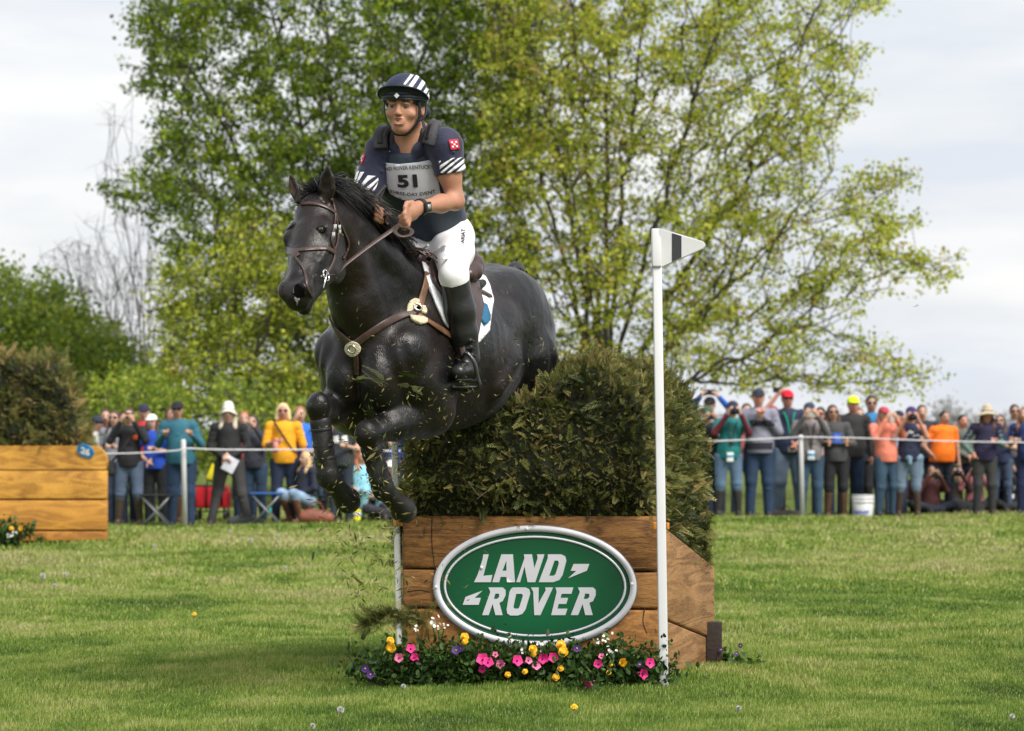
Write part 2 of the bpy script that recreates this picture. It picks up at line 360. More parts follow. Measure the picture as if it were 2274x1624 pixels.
def grass(zones):
    r_ = np.random.default_rng(11); Vs = []; Ts = []
    for y0, y1, dens, h0, w0 in zones:
        nn = int(dens*(y1-y0)*(.1685*(y0+y1)+2.2)); y = y0+(y1-y0)*r_.random(nn); x = (r_.random(nn)*2-1)*(.172*y+1.1)
        cl = vnoise(x, y, 3.5, 1)*.6+vnoise(x, y, 11, 2)*.4; keep = r_.random(nn) < .35+cl; x, y, cl = x[keep], y[keep], cl[keep]; nn = len(x)
        pt = vnoise(x, y*.55, .8, 3)*.38+vnoise(x, y, 2.6, 4)*.34+vnoise(x, y*.7, 7, 8)*.28; pt = np.clip((pt-.5)*1.75+.5, 0, 1)
        h = h0*(.45+.5*r_.random(nn)+.75*cl)*(.75+.5*pt); a = r_.random(nn)*6.283; lean = r_.random(nn)**1.3*1.0*h; w_ = w0*(.7+.6*r_.random(nn)); z = gz(x, y)-.005
        dx, dy = np.cos(a), np.sin(a); sx, sy = -np.sin(a+.6), np.cos(a+.6); b = np.stack([x, y, z], 1)
        S_ = np.stack([sx*w_/2, sy*w_/2, 0*x], 1); m_ = b+np.stack([dx*lean*.3, dy*lean*.3, h*.6], 1); tp = b+np.stack([dx*lean, dy*lean, h*(1-.25*(lean/h)**2)], 1)
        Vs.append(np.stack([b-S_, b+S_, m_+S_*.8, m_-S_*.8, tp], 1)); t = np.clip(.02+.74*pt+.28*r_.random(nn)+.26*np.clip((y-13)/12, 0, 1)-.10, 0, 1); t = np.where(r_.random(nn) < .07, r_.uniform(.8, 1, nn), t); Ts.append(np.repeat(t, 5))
    V = np.concatenate(Vs); n = len(V); o_ = np.arange(n)[:, None]*5
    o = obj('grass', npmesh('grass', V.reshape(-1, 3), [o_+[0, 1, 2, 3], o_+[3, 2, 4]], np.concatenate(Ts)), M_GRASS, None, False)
    return tag(o, 'short mown meadow grass covering the field', 'grass', kind='stuff')
grass([(11.2, 14, 13000, .024, .0030), (14, 17.5, 8500, .025, .0036), (17.5, 23, 3600, .030, .0058), (23, 31, 1300, .036, .011), (31, 47, 420, .045, .022)])
# ================================================================ trees
M_BARK = mat('bark', (.055, .045, .035), .9, .35, 6, bump=.8, bscale=30, stretch=(1, 1, .3))
M_BARKL = mat('bare_bark', (.085, .072, .065), .9, .3, 6)
def tubes(P0_, P1_, r0, r1, n=5):
    T_ = P1_-P0_; T_ /= np.linalg.norm(T_, axis=1)[:, None]+1e-9; ref = np.where(np.abs(T_[:, 2:3]) > .9, [[1., 0, 0]], [[0, 0, 1.]]); u = np.cross(T_, ref); u /= np.linalg.norm(u, axis=1)[:, None]; v = np.cross(T_, u)
    a = np.arange(n)*2*math.pi/n; C_ = u[:, None]*np.cos(a)[None, :, None]+v[:, None]*np.sin(a)[None, :, None]
    V = np.concatenate([P0_[:, None]+C_*r0[:, None, None], P1_[:, None]+C_*r1[:, None, None]], 1); o_ = np.arange(len(P0_))[:, None, None]*2*n; k = np.arange(n)[None, :, None]; k2 = (k+1) % n
    return V.reshape(-1, 3), (o_+np.concatenate([k, k2, k2+n, k+n], 2)).reshape(-1, 4)
def grow(stems, pts, bf=.35, tip=.006, ex=2.3, wig=.05, seed=0):
    """branch skeleton: every point joins the nearest branch, counting the way back to the ground"""
    r_ = np.random.default_rng(seed); nodes = []; par = []; pl = []
    for st_ in stems:
        st_ = np.asarray(st_); 
        for i_, p in enumerate(st_): nodes.append(p); par.append(len(nodes)-2 if i_ else -1); pl.append(0 if not i_ else pl[-1]+np.linalg.norm(st_[i_]-st_[i_-1]))
    nodes = np.array(nodes); par = list(par); pl = list(pl); n0 = len(nodes); n = len(pts); allp = np.vstack([nodes, pts]); best = np.full(n, 1e9); bp_ = np.zeros(n, int); done = np.zeros(n, bool); idx = -np.ones(n, int)
    def relax(k, pos, path):
        nonlocal best, bp_
        v = pts-pos; d = np.linalg.norm(v, axis=1); c_ = d+bf*path+.25*np.maximum(-v[:, 2], 0); m_ = (c_ < best) & ~done; best[m_] = c_[m_]; bp_[m_] = k
    for k in range(n0): relax(k, nodes[k], pl[k])
    P = [p for p in nodes]
    for _ in range(n):
        b = np.where(done, 1e9, best); i_ = int(b.argmin()); done[i_] = True; p_ = bp_[i_]; P.append(pts[i_]); par.append(p_); pl.append(pl[p_]+np.linalg.norm(pts[i_]-P[p_])); relax(len(P)-1, pts[i_], pl[-1])
    P = np.array(P); par = np.array(par); rr_ = np.zeros(len(P))
    acc = np.zeros(len(P)); nch = np.zeros(len(P), int)
    for k in range(len(P)-1, -1, -1):
        rr_[k] = max(tip, acc[k]**(1/ex)) if acc[k] > 0 else tip
        if par[k] >= 0: acc[par[k]] += rr_[k]**ex; nch[par[k]] += 1
    e_ = np.array([k for k in range(len(P)) if par[k] >= 0]); A = P[par[e_]]; B_ = P[e_]; L_ = np.linalg.norm(B_-A, axis=1)[:, None]
    m1 = A*.66+B_*.34+r_.normal(0, wig, A.shape)*L_*.8; m2 = A*.33+B_*.67+r_.normal(0, wig, A.shape)*L_*.8; ra = np.minimum(rr_[par[e_]], rr_[e_]*1.35); rb_ = rr_[e_]
    return P, nch, (np.concatenate([A, m1, m2]), np.concatenate([m1, m2, B_]), np.concatenate([ra, ra*.67+rb_*.33, ra*.33+rb_*.67]), np.concatenate([ra*.67+rb_*.33, ra*.33+rb_*.67, rb_]))
def leaves(C_, n, spread, size, seed, tint=(.5, .2), flat=.6, droop=.0):
    """n leaves round every centre: small folded diamonds"""
    r_ = np.random.default_rng(seed); m_ = len(C_); c = np.repeat(C_, n, 0); sp_ = np.repeat(np.broadcast_to(spread, (m_,)), n)[:, None]
    p = c+r_.normal(0, 1, c.shape)*[1, 1, flat]*sp_*.55; N_ = len(p); nx = r_.normal(0, 1, (N_, 3)); nx[:, 2] -= droop; nx /= np.linalg.norm(nx, axis=1)[:, None]; q_ = np.cross(nx, r_.normal(0, 1, (N_, 3))); q_ /= np.linalg.norm(q_, axis=1)[:, None]; up = np.cross(nx, q_)
    s_ = size*r_.uniform(.6, 1.35, N_)[:, None]; V = np.stack([p, p+nx*s_*.5+q_*s_*.42+up*s_*.12, p+nx*s_, p+nx*s_*.5-q_*s_*.42+up*s_*.12], 1).reshape(-1, 3); o_ = np.arange(N_)[:, None]*4
    ct = np.repeat(r_.normal(tint[0], tint[1], m_), n)+r_.normal(0, .09, N_)
    return V, o_+[0, 1, 2, 3], np.repeat(np.clip(ct, 0, 1), 4)
def poly_points(poly, n, d, dd, seed, dens=None):
    r_ = np.random.default_rng(seed); poly = np.asarray(poly, float); lo, hi = poly.min(0), poly.max(0); out = []
    while len(out) < n:
        q = lo+(hi-lo)*r_.random((4000, 2)); q = q[even_odd([poly], q)]
        if dens is not None: q = q[r_.random(len(q)) < dens(q)]
        out += q.tolist()
    q = np.array(out[:n]); return np.array([D(x, y, d+e_) for (x, y), e_ in zip(q, r_.normal(0, dd, n).clip(-2*dd, 2*dd))])
def tree(name, label, stems, polys, d, dd, mleaf, group=None, nleaf=55, size=.085, spread=.42, tint=(.5, .2), bf=.35, wig=.05, tip=.007, seed=0, cat='tree', twig=3, barkm=None, flat=.6, ex=2.3):
    pts = np.vstack([poly_points(q, n, d, dd, seed*10+i_, *a) for i_, (q, n, *a) in enumerate(polys)]); P, nch, E = grow(stems, pts, bf, tip, ex, wig=wig, seed=seed)
    base = np.asarray(stems[0][0]); root = empty(name, base, label, cat, group)
    r_ = np.random.default_rng(seed+50); n0 = sum(len(s_) for s_ in stems); tipc = P[n0:]; V, Q = tubes(*E, n=6)
    tw = np.repeat(tipc, twig, 0); dv = r_.normal(0, 1, tw.shape); dv /= np.linalg.norm(dv, axis=1)[:, None]; ln = spread*r_.uniform(.5, 1.2, len(tw)); tw1 = tw+dv*ln[:, None]; V2, Q2 = tubes(tw, tw1, np.full(len(tw), tip*.7), np.full(len(tw), tip*.3), 3)
    obj('trunk', npmesh('trunk', np.vstack([V, V2]), [Q, Q2+len(V)]), barkm or M_BARK, root)
    if nleaf:
        C_ = np.vstack([tipc, tw1]); w1_, f, t = leaves(C_, max(3, nleaf//(twig+1)), spread*.75, size, seed+9, tint, flat)
        obj('crown', npmesh('crown', w1_, f, t), mleaf, root, False)
    return root
M_LEAF_Y = foliage_mat('spring_leaves', [(.07, .10, .008), (.20, .26, .016), (.42, .48, .04), (.64, .66, .10), (.45, .33, .08)], .5)
M_LEAF_G = foliage_mat('green_leaves', [(.035, .07, .006), (.105, .175, .012), (.22, .31, .018), (.40, .47, .035)], .45)
M_LEAF_B = foliage_mat('bush_leaves', [(.06, .11, .014), (.14, .22, .025), (.25, .33, .035), (.38, .42, .05)], .4)
def patchy(seed, sc=.011, lo=.18):
    return lambda q: np.clip((vnoise(q[:, 0]+500, q[:, 1]*1.5+900, sc, seed)*.65+vnoise(q[:, 0]+500, q[:, 1]*1.7+900, sc*2.6, seed+1)*.35-.40)*5, lo*.3, 1)
def fan(x0, y0, d, tops, n=7, lift=.5):
    out = []
    for x1, y1, dz in tops:
        out.append([D(x0+(x1-x0)*t**1.5, y0+(y1-y0)*t, d+dz*t) for t in np.linspace(0, 1, n)])
    b = out[0][0].copy(); b[2] = -.1
    for o in out: o[0] = b+(o[0]-b)*0
    return out
tree('leafy_tree', 'young tree with light drooping spring foliage between the tall maple and the spectators', fan(520, 1045, 56, [(400, 620, 0), (520, 520, .5), (650, 560, -.5), (440, 760, 0), (720, 700, .5), (580, 740, -1)]), [([(345, 600), (430, 540), (560, 470), (740, 520), (780, 700), (760, 930), (600, 1000), (380, 960), (350, 800)], 800, patchy(15, .026, .3))], 56, 1.3, M_LEAF_Y, None, 26, .07, .28, (.42, .24), seed=17, bf=.28, tip=.006, twig=2, flat=.45)
# the big maple on the right: many stems from low down
RY = [(1080, -260), (1750, -260), (1965, 5), (1900, 40), (1835, 85), (1935, 112), (1925, 150), (1800, 165), (1945, 205), (1880, 245), (1858, 330), (1860, 400), (2040, 372), (2025, 420), (1935, 470), (2045, 480), (1960, 545), (2150, 578), (2095, 625), (1925, 650), (1880, 720), (1800, 740), (1700, 700), (1560, 760), (1480, 860), (1240, 900), (1130, 850), (1060, 500)]
RY2 = [(1500, 780), (1700, 710), (1900, 740), (1985, 770), (2112, 800), (2030, 850), (2050, 885), (1900, 880), (1750, 850), (1650, 870), (1520, 850)]
st_ = fan(1345, 1040, 57, [(1130, -80, -2), (1250, -180, 2), (1350, 120, -1), (1450, -120, 1), (1600, 60, -1.5), (1770, 250, 1), (1850, 420, -1), (1200, 420, 1.5), (1700, 560, .5), (1600, 800, -.5), (1300, 560, -1)])
tree('maple_tree', 'tall many-stemmed tree with sparse yellow-green spring leaves spreading behind the flag pole', st_, [(RY, 2800, patchy(3, .026, .6)), (RY2, 170), ([(1060, -200), (1400, -200), (1400, 600), (1060, 800)], 450, patchy(5, .03, .6))], 57, 2.2, M_LEAF_Y, 'trees behind the spectators', 24, .074, .25, (.54, .24), seed=1, bf=.28, tip=.0065, ex=2.28, flat=.45, twig=2)
LG = [(330, -250), (330, 0), (262, 72), (330, 120), (270, 150), (345, 250), (350, 330), (310, 370), (230, 408), (255, 470), (335, 500), (345, 560), (390, 620), (370, 700), (365, 800), (345, 880), (600, 960), (1000, 900), (1180, 700), (1200, -250)]
st_ = fan(800, 1050, 60, [(420, 150, -1), (560, -100, 1), (700, -150, -1), (850, -200, 1), (1000, -100, -1), (480, 480, 1), (380, 430, -1), (1050, 300, 1)])
tree('maple_tree', 'tall dense tree with darker green leaves behind the rider and the horse', st_, [(LG, 2800, patchy(7, .026, .5)), ([(350, -220), (1180, -220), (1150, 420), (380, 420)], 600, patchy(9, .03, .7))], 60, 2.2, M_LEAF_G, 'trees behind the spectators', 36, .080, .26, (.48, .26), seed=2, bf=.28, tip=.0065, ex=2.45, flat=.5, twig=2)
BL = [(0, 600), (25, 585), (50, 640), (120, 630), (150, 690), (205, 690), (240, 740), (290, 790), (340, 850), (350, 1010), (-60, 1010), (-60, 610)]
tree('leafy_tree', 'rounded mid-green tree standing low behind the far brush fence', fan(90, 1020, 66, [(30, 680, -1), (100, 660, 1), (180, 740, 0), (260, 820, 0), (-20, 700, 0)]), [(BL, 800, patchy(11, .03, .6))], 66, 2, M_LEAF_B, None, 60, .09, .42, (.52, .24), seed=3)
for k, (q, n, ft, lb) in enumerate([([(340, 880), (480, 850), (600, 870), (740, 880), (860, 900), (980, 1020), (300, 1035)], 260, (560, 1040), 'broad light green bush behind the spectators on the left'),
        ([(950, 900), (1130, 830), (1300, 860), (1440, 920), (1500, 1040), (900, 1040)], 220, (1200, 1050), 'light green bush behind the hedge-topped fence'),
        ([(200, 860), (330, 820), (420, 900), (440, 1035), (180, 1035)], 160, (300, 1045), 'small green bush between the low tree and the tall maple')]):
    tree('bush', lb, fan(ft[0], ft[1], 52, [(ft[0]-80, ft[1]-120, 0), (ft[0]+90, ft[1]-110, .5), (ft[0], ft[1]-190, -.5)], 5), [(q, n, patchy(13, .02))], 52, 1.2, M_LEAF_B, None, 40, .075, .34, (.60, .24), seed=20+k, cat='bush')
tree('bare_tree', 'bare grey tree with fine upright twigs left of the tall dense tree', fan(330, 1020, 72, [(240, 260, 0), (180, 560, 0), (300, 420, 0), (120, 700, .5), (330, 560, 0)]), [([(235, 240), (330, 200), (420, 500), (420, 800), (220, 820), (160, 560), (225, 380)], 130)], 72, 1.2, None, 'bare trees', 0, tip=.0065, seed=31, bf=.9, twig=4, spread=.5, barkm=M_BARKL, wig=.03)
tree('bare_tree', 'bare grey-brown tree rising above the low green tree', fan(235, 1020, 70, [(170, 600, 0), (260, 640, 0), (200, 700, .5), (330, 700, 0)]), [([(90, 560), (160, 530), (300, 560), (350, 700), (330, 880), (150, 820), (80, 700)], 170)], 70, 1.2, None, 'bare trees', 0, tip=.0075, seed=32, bf=.9, twig=4, spread=.45, barkm=M_BARKL, wig=.03)
M_FAR = foliage_mat('hazy_twigs', [(.34, .34, .34), (.45, .45, .44)], .4)
# far tree line on the horizon
for k, (x, h, wd) in enumerate([(2110, 60, 40), (2170, 22, 40), (2010, 18, 36), (2240, 20, 40), (1900, 18, 40), (1620, 16, 40), (1760, 18, 40)]):
    q = [(x-wd, 966), (x-wd*.7, 966-h*.7), (x, 966-h), (x+wd*.7, 966-h*.6), (x+wd, 966)]
    tree('distant_tree', ['grey bare tree on the horizon behind the man in orange', 'low tree on the horizon beside the woman in the sunhat', 'low tree on the horizon behind the woman with the camera', 'low tree on the horizon by the frame\'s edge', 'low tree on the horizon behind the tall man in blue', 'low tree on the horizon beside the hedge', 'low tree on the horizon behind the man in the red cap'][k],
         [[D(x, 975, 240), D(x, 966-h*.6, 240)]], [(q, 60)], 240, 1, M_FAR, 'trees on the horizon', 9, .3, 1.2, (.35, .15), tip=.06, seed=60+k, barkm=mat('hazy_bark', (.30, .29, .29)))
# ================================================================ the jump
def wood_mat(name, a, b, stretch, sc=3.2):
    m = bpy.data.materials.new(name); m.use_nodes = True; nt = m.node_tree; N = nt.nodes; L = nt.links; p = N['Principled BSDF']; p.inputs['Roughness'].default_value = .62; p.inputs['Specular IOR Level'].default_value = .3
    tc = N.new('ShaderNodeTexCoord'); mp = N.new('ShaderNodeMapping'); mp.inputs['Scale'].default_value = stretch; L.new(tc.outputs['Object'], mp.inputs[0])
    n0 = N.new('ShaderNodeTexNoise'); n0.inputs['Scale'].default_value = sc; n0.inputs['Detail'].default_value = 2; n0.inputs['Distortion'].default_value = .6; L.new(mp.outputs[0], n0.inputs[0])
    ml = N.new('ShaderNodeMath'); ml.operation = 'MULTIPLY'; ml.inputs[1].default_value = 26; L.new(n0.outputs[0], ml.inputs[0]); fr = N.new('ShaderNodeMath'); fr.operation = 'SINE'; L.new(ml.outputs[0], fr.inputs[0])
    n1 = N.new('ShaderNodeTexNoise'); n1.inputs['Scale'].default_value = 40; n1.inputs['Detail'].default_value = 6; L.new(mp.outputs[0], n1.inputs[0])
    n2 = N.new('ShaderNodeTexNoise'); n2.inputs['Scale'].default_value = 2.6; n2.inputs['Detail'].default_value = 5; L.new(tc.outputs['Object'], n2.inputs[0])
    ad = N.new('ShaderNodeMath'); ad.operation = 'MULTIPLY_ADD'; ad.inputs[1].default_value = .17; L.new(fr.outputs[0], ad.inputs[0]); L.new(n1.outputs[0], ad.inputs[2])
    a2 = N.new('ShaderNodeMath'); a2.operation = 'MULTIPLY_ADD'; a2.inputs[1].default_value = .9; L.new(n2.outputs[0], a2.inputs[0]); L.new(ad.outputs[0], a2.inputs[2])
    r = N.new('ShaderNodeValToRGB'); r.color_ramp.elements[0].position = .62; r.color_ramp.elements[1].position = 1.22; r.color_ramp.elements[0].color = (*a, 1); r.color_ramp.elements[1].color = (*b, 1)
    mr = N.new('ShaderNodeMapRange'); mr.inputs[1].default_value = .55; mr.inputs[2].default_value = 1.35; L.new(a2.outputs[0], mr.inputs[0]); r.color_ramp.elements[0].position = .05; r.color_ramp.elements[1].position = .95; L.new(mr.outputs[0], r.inputs[0]); L.new(r.outputs[0], p.inputs['Base Color'])
    bp = N.new('ShaderNodeBump'); bp.inputs['Strength'].default_value = .45; bp.inputs['Distance'].default_value = .004; L.new(ad.outputs[0], bp.inputs['Height']); L.new(bp.outputs[0], p.inputs['Normal']); return m
WD = (.30, .14, .038); M_WOOD = [wood_mat('stained_timber', (.085, .034, .010), (.31, .145, .040), (1, 1, 6)), wood_mat('stained_timber', (.10, .042, .012), (.34, .165, .05), (1, 1, 5), 2.6), wood_mat('stained_timber', (.12, .05, .012), (.38, .175, .05), (1, 1, 3), 4)]
M_SIDE = wood_mat('weathered_timber', (.12, .055, .018), (.38, .205, .085), (1, .6, 5.5), 2.4)
FL, FR, BR, BL_ = np.array([-.538, 14.80]), np.array([.715, 14.65]), np.array([1.045, 15.72]), np.array([-.55, 15.85])
box = empty('jump_box', (.1, 15.2, 0), 'brown stained timber jump base with oval green sign on its front', 'jump')
def plank(nm, a, b, z0a, z0b, z1a, z1b, th, m, bev=.012, parent=box, seed=0):
    """board standing between plan points a and b, lower edge z0, upper edge z1, thickness th behind"""
    a, b = np.asarray(a), np.asarray(b); u = unit(b-a); nrm = np.array([u[1], -u[0]]); nrm = nrm if nrm[1] < 0 or abs(nrm[1]) < abs(nrm[0]) else -nrm
    bm = bmesh.new(); vs_ = []
    for off in (0, -th):
        for p_, z in ((a, z0a), (b, z0b), (b, z1b), (a, z1a)): q = p_+nrm*off; vs_.append(bm.verts.new((q[0], q[1], z)))
    for f in ((0, 1, 2, 3), (7, 6, 5, 4), (0, 4, 5, 1), (1, 5, 6, 2), (2, 6, 7, 3), (3, 7, 4, 0)): bm.faces.new([vs_[k] for k in f])
    bmesh.ops.recalc_face_normals(bm, faces=bm.faces); bmesh.ops.bevel(bm, geom=bm.edges[:], offset=bev, segments=3, profile=.5, affect='EDGES'); me = bpy.data.meshes.new(nm); bm.to_mesh(me); bm.free()
    return obj(nm, me, m, parent)
U_ = unit(FR-FL); F0, F1 = FL+U_*.004, FR-U_*.004
plank('front_plank', F0, F1, .540, .532, .795, .797, .09, M_WOOD[0], .018); plank('front_plank', F0, F1, .350, .352, .534, .526, .09, M_WOOD[1], .012); plank('front_plank', F0, F1, .13, .135, .343, .345, .09, M_WOOD[2], .014); plank('front_plank', F0, F1, -.04, -.04, .124, .13, .09, M_WOOD[0], .012)
RS0 = FR+np.array([.012, .10]); plank('side_plank', RS0, BR, .305, .135, .755, .51, .07, M_SIDE, .012); plank('side_plank', RS0, BR+(RS0-BR)*.16, -.04, -.04, .298, .155, .07, M_SIDE, .010)
plank('side_plank', BL_, FL+[.0, .10], -.04, -.04, .51, .74, .07, M_SIDE); plank('back_plank', BL_, BR, -.04, -.04, .50, .505, .08, M_SIDE)
mb = MB(); mb.box((BR[0]-.01, BR[1]-.09, .10), (.085, .09, .26), None, .006); mb.build('corner_post', mat('dark_timber', (.03, .018, .012), .8, .3, bump=.4), box)
mb = MB(); V = [[FL[0]+.05, FL[1]+.06, .74], [FR[0]-.05, FR[1]+.06, .74], [BR[0]-.07, BR[1]-.06, .46], [BL_[0]+.05, BL_[1]-.06, .46]]; mb.add(V+[[v[0], v[1], v[2]-.03] for v in V], [(0, 1, 2, 3), (7, 6, 5, 4), (0, 4, 5, 1), (1, 5, 6, 2), (2, 6, 7, 3), (3, 7, 4, 0)]); mb.build('deck', M_SIDE, box)
M_CRK = mat('wood_crack', (.02, .010, .005), .9, .2)
# --- oval sign
M_SILV = mat('sign_silver', (.62, .62, .66), .42, .07, 4, spec=.4, metal=.1); M_GRN = mat('sign_green', (.003, .11, .038), .35, .1, 2.2, spec=.4)
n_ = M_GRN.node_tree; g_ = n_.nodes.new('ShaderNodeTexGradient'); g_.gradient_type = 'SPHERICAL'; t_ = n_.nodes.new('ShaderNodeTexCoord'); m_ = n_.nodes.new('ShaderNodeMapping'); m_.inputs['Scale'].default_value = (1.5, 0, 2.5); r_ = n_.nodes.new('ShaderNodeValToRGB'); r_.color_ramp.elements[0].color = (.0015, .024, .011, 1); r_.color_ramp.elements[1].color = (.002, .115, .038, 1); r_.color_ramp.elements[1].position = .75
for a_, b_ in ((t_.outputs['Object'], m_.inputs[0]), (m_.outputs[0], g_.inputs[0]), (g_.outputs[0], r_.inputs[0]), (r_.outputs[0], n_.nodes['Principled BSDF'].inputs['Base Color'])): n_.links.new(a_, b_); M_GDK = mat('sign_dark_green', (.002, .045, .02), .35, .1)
ux = np.array([U_[0], U_[1], 0]); un = np.array([U_[1], -U_[0], 0]); un = un if un[1] < 0 else -un; uz = np.array([0, 0, 1.])
def fp(x, y):      # picture point -> sign plane coordinates (along ux, up)
    d_ = 14.72; p = D(x, y, d_); k = np.dot(np.append(FL, 0)-np.array([0, 0, CH])+un*.016, un)/np.dot(p-[0, 0, CH], un); q = np.array([0, 0, CH])+(p-[0, 0, CH])*k; return np.dot(q-np.append(FL, 0), ux), q[2]
sign = empty('oval_sign', np.append(FL, 0)+ux*.65+un*.02+uz*.42, 'oval green and silver LAND ROVER sign on the timber jump base', 'sign')
O_ = np.append(FL, 0)
def Z4(x, y): return ((820+x*.39577)/1.0554, (1150+y*.39577)/1.0554)
cx0, cy0 = fp(*Z4(1094, 568)); ax1 = fp(*Z4(1698, 568))[0]-cx0; ay1 = fp(*Z4(1094, 207))[1]-cy0
def ell(ax_, ay_, n=96, p=2.0): return [(cx0+ax_*abs(math.cos(a))**(2/p)*math.copysign(1, math.cos(a)), cy0+ay_*abs(math.sin(a))**(2/p)*math.copysign(1, math.sin(a))) for a in np.linspace(0, 2*math.pi, n, endpoint=False)]
def ring(o, i, off, th, m, nm):
    mb = MB(); n = len(o); A = [O_+ux*a+uz*b+un*off for a, b in o]; B_ = [O_+ux*a+uz*b+un*off for a, b in i]; A2 = [p+un*th for p in A]; B2 = [p+un*th for p in B_]
    Fc = []
    for k in range(n): l = (k+1) % n; Fc += [(2*n+k, 2*n+l, 3*n+l, 3*n+k), (k, l, 2*n+l, 2*n+k), (n+k, 3*n+k, 3*n+l, n+l)]
    mb.add(A+B_+A2+B2, Fc); return mb.build(nm, m, sign)
ell_n = lambda k: ell(ax1-k, ay1-k)
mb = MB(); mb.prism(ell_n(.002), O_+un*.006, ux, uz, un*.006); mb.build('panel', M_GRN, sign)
ring(ell_n(0), ell_n(.031), .0125, .004, M_SILV, 'rim'); ring(ell_n(.0312), ell_n(.037), .0123, .001, M_GDK, 'band'); ring(ell_n(.050), ell_n(.061), .0125, .002, M_SILV, 'inner_rim'); ring(ell_n(-.003), ell_n(.0005), .004, .012, mat('sign_edge', (.16, .15, .20), .4), 'edge'); ring(ell_n(.0612), ell_n(.065), .0122, .001, M_GDK, 'band')
for x, y in ((1048, 226), (1670, 552), (510, 571), (1072, 913), (780, 456)):
    a, b = fp(*Z4(x, y)); mb = MB(); mb.tube([O_+ux*a+uz*b+un*.013, O_+ux*a+uz*b+un*.021, O_+ux*a+uz*b+un*.0225], [.0075, .0075, .004], 12); mb.build('rivet', M_WH_ := mat('white_cap', (.75, .75, .76), .4), sign, True)
# letters traced as outlines, slanted
LT = {'L': [(790, 378), (822, 378), (790, 505), (843, 500), (835, 543), (735, 543), (758, 495), (786, 405)],
 'A': ([(897, 378), (965, 378), (978, 543), (930, 543), (928, 512), (893, 512), (884, 543), (843, 543)], [(927, 415), (903, 475), (927, 475)]),
 'N': [(1030, 378), (1078, 378), (1092, 460), (1112, 400), (1108, 378), (1152, 378), (1098, 543), (1052, 543), (1034, 450), (1008, 543), (985, 543), (1034, 400)],
 'D': ([(1172, 378), (1250, 378), (1275, 390), (1282, 415), (1260, 500), (1240, 530), (1205, 543), (1118, 543), (1172, 400)], [(1212, 415), (1180, 505), (1205, 505), (1218, 495), (1238, 430), (1232, 415)]),
 'a': [(1325, 435), (1418, 435), (1403, 475), (1292, 520), (1340, 476), (1307, 476)],
 'b': [(785, 593), (738, 636), (775, 636), (763, 677), (668, 677), (685, 630)],
 'R': ([(820, 574), (905, 574), (922, 590), (922, 620), (905, 655), (885, 665), (905, 738), (862, 738), (845, 672), (822, 738), (783, 738), (832, 600)], [(862, 610), (852, 642), (872, 642), (884, 630), (884, 612)]),
 'O': ([(965, 574), (1040, 574), (1062, 585), (1068, 610), (1040, 705), (1022, 730), (995, 740), (950, 740), (932, 728), (928, 705), (945, 600), (955, 582)], [(985, 612), (968, 690), (975, 700), (995, 700), (1003, 692), (1025, 622), (1018, 612)]),
 'V': [(1072, 574), (1118, 574), (1116, 670), (1160, 590), (1156, 574), (1203, 574), (1128, 738), (1092, 738), (1086, 600)],
 'E': [(1217, 574), (1323, 574), (1312, 612), (1254, 612), (1247, 636), (1292, 636), (1281, 672), (1236, 672), (1229, 700), (1288, 700), (1276, 738), (1192, 738), (1225, 600)],
 'r': ([(1350, 574), (1440, 574), (1456, 590), (1456, 620), (1440, 655), (1418, 665), (1438, 738), (1394, 738), (1378, 672), (1352, 738), (1308, 738), (1362, 600)], [(1394, 610), (1384, 642), (1406, 642), (1418, 630), (1418, 612)])}
for k, q in LT.items():
    o_, h_ = q if isinstance(q, tuple) else (q, None); o_ = [fp(*Z4(*p)) for p in o_]
    mb = MB()
    if h_ is None: mb.prism(o_, O_+un*.0125, ux, uz, un*.003)
    else:
        h_ = [fp(*Z4(*p)) for p in h_]; pts_ = [Vector(p) for p in o_+h_]; n = len(o_); m_ = len(h_)
        r_ = delaunay_2d_cdt(pts_, [(i, (i+1) % n) for i in range(n)]+[(n+i, n+(i+1) % m_) for i in range(m_)], [], 0, 1e-7); V2 = np.array([v[:] for v in r_[0]]); T_ = np.array(r_[2]); T_ = T_[even_odd([o_, h_], V2[T_].mean(1))]
        A = np.array([O_+un*.0155+ux*a+uz*b for a, b in V2]); mb.add(A, [tuple(t) for t in T_])
        for lp in (o_, h_): B_ = np.array([O_+un*.0125+ux*a+uz*b for a, b in lp]); nn = len(B_); mb.add(np.vstack([B_, B_+un*.003]), [(i, (i+1) % nn, (i+1) % nn+nn, i+nn) for i in range(nn)])
    mb.build('letter' if k not in 'ab' else 'arrow_mark', M_SILV, sign)
for pts in ([(1690, 466), (1740, 463), (1790, 468), (1812, 480), (1822, 500)], [(1480, 925), (1560, 918), (1650, 922), (1740, 934), (1815, 938)], [(322, 690), (400, 686), (505, 688)], [(484, 165), (482, 300), (496, 430), (500, 512)], [(1745, 700), (1735, 780), (1760, 850)], [(340, 600), (420, 590), (470, 604)]):
    P = [O_+ux*a+uz*b+un*.0008 for a, b in [fp(*Z4(*p)) for p in pts]]; P = smoothline(P, 16); mb = MB(); strap(mb, P-un*.016*0, np.tile(un, (16, 1)), np.linspace(.005, .0025, 16), .0012); mb.build('crack', M_CRK, box)
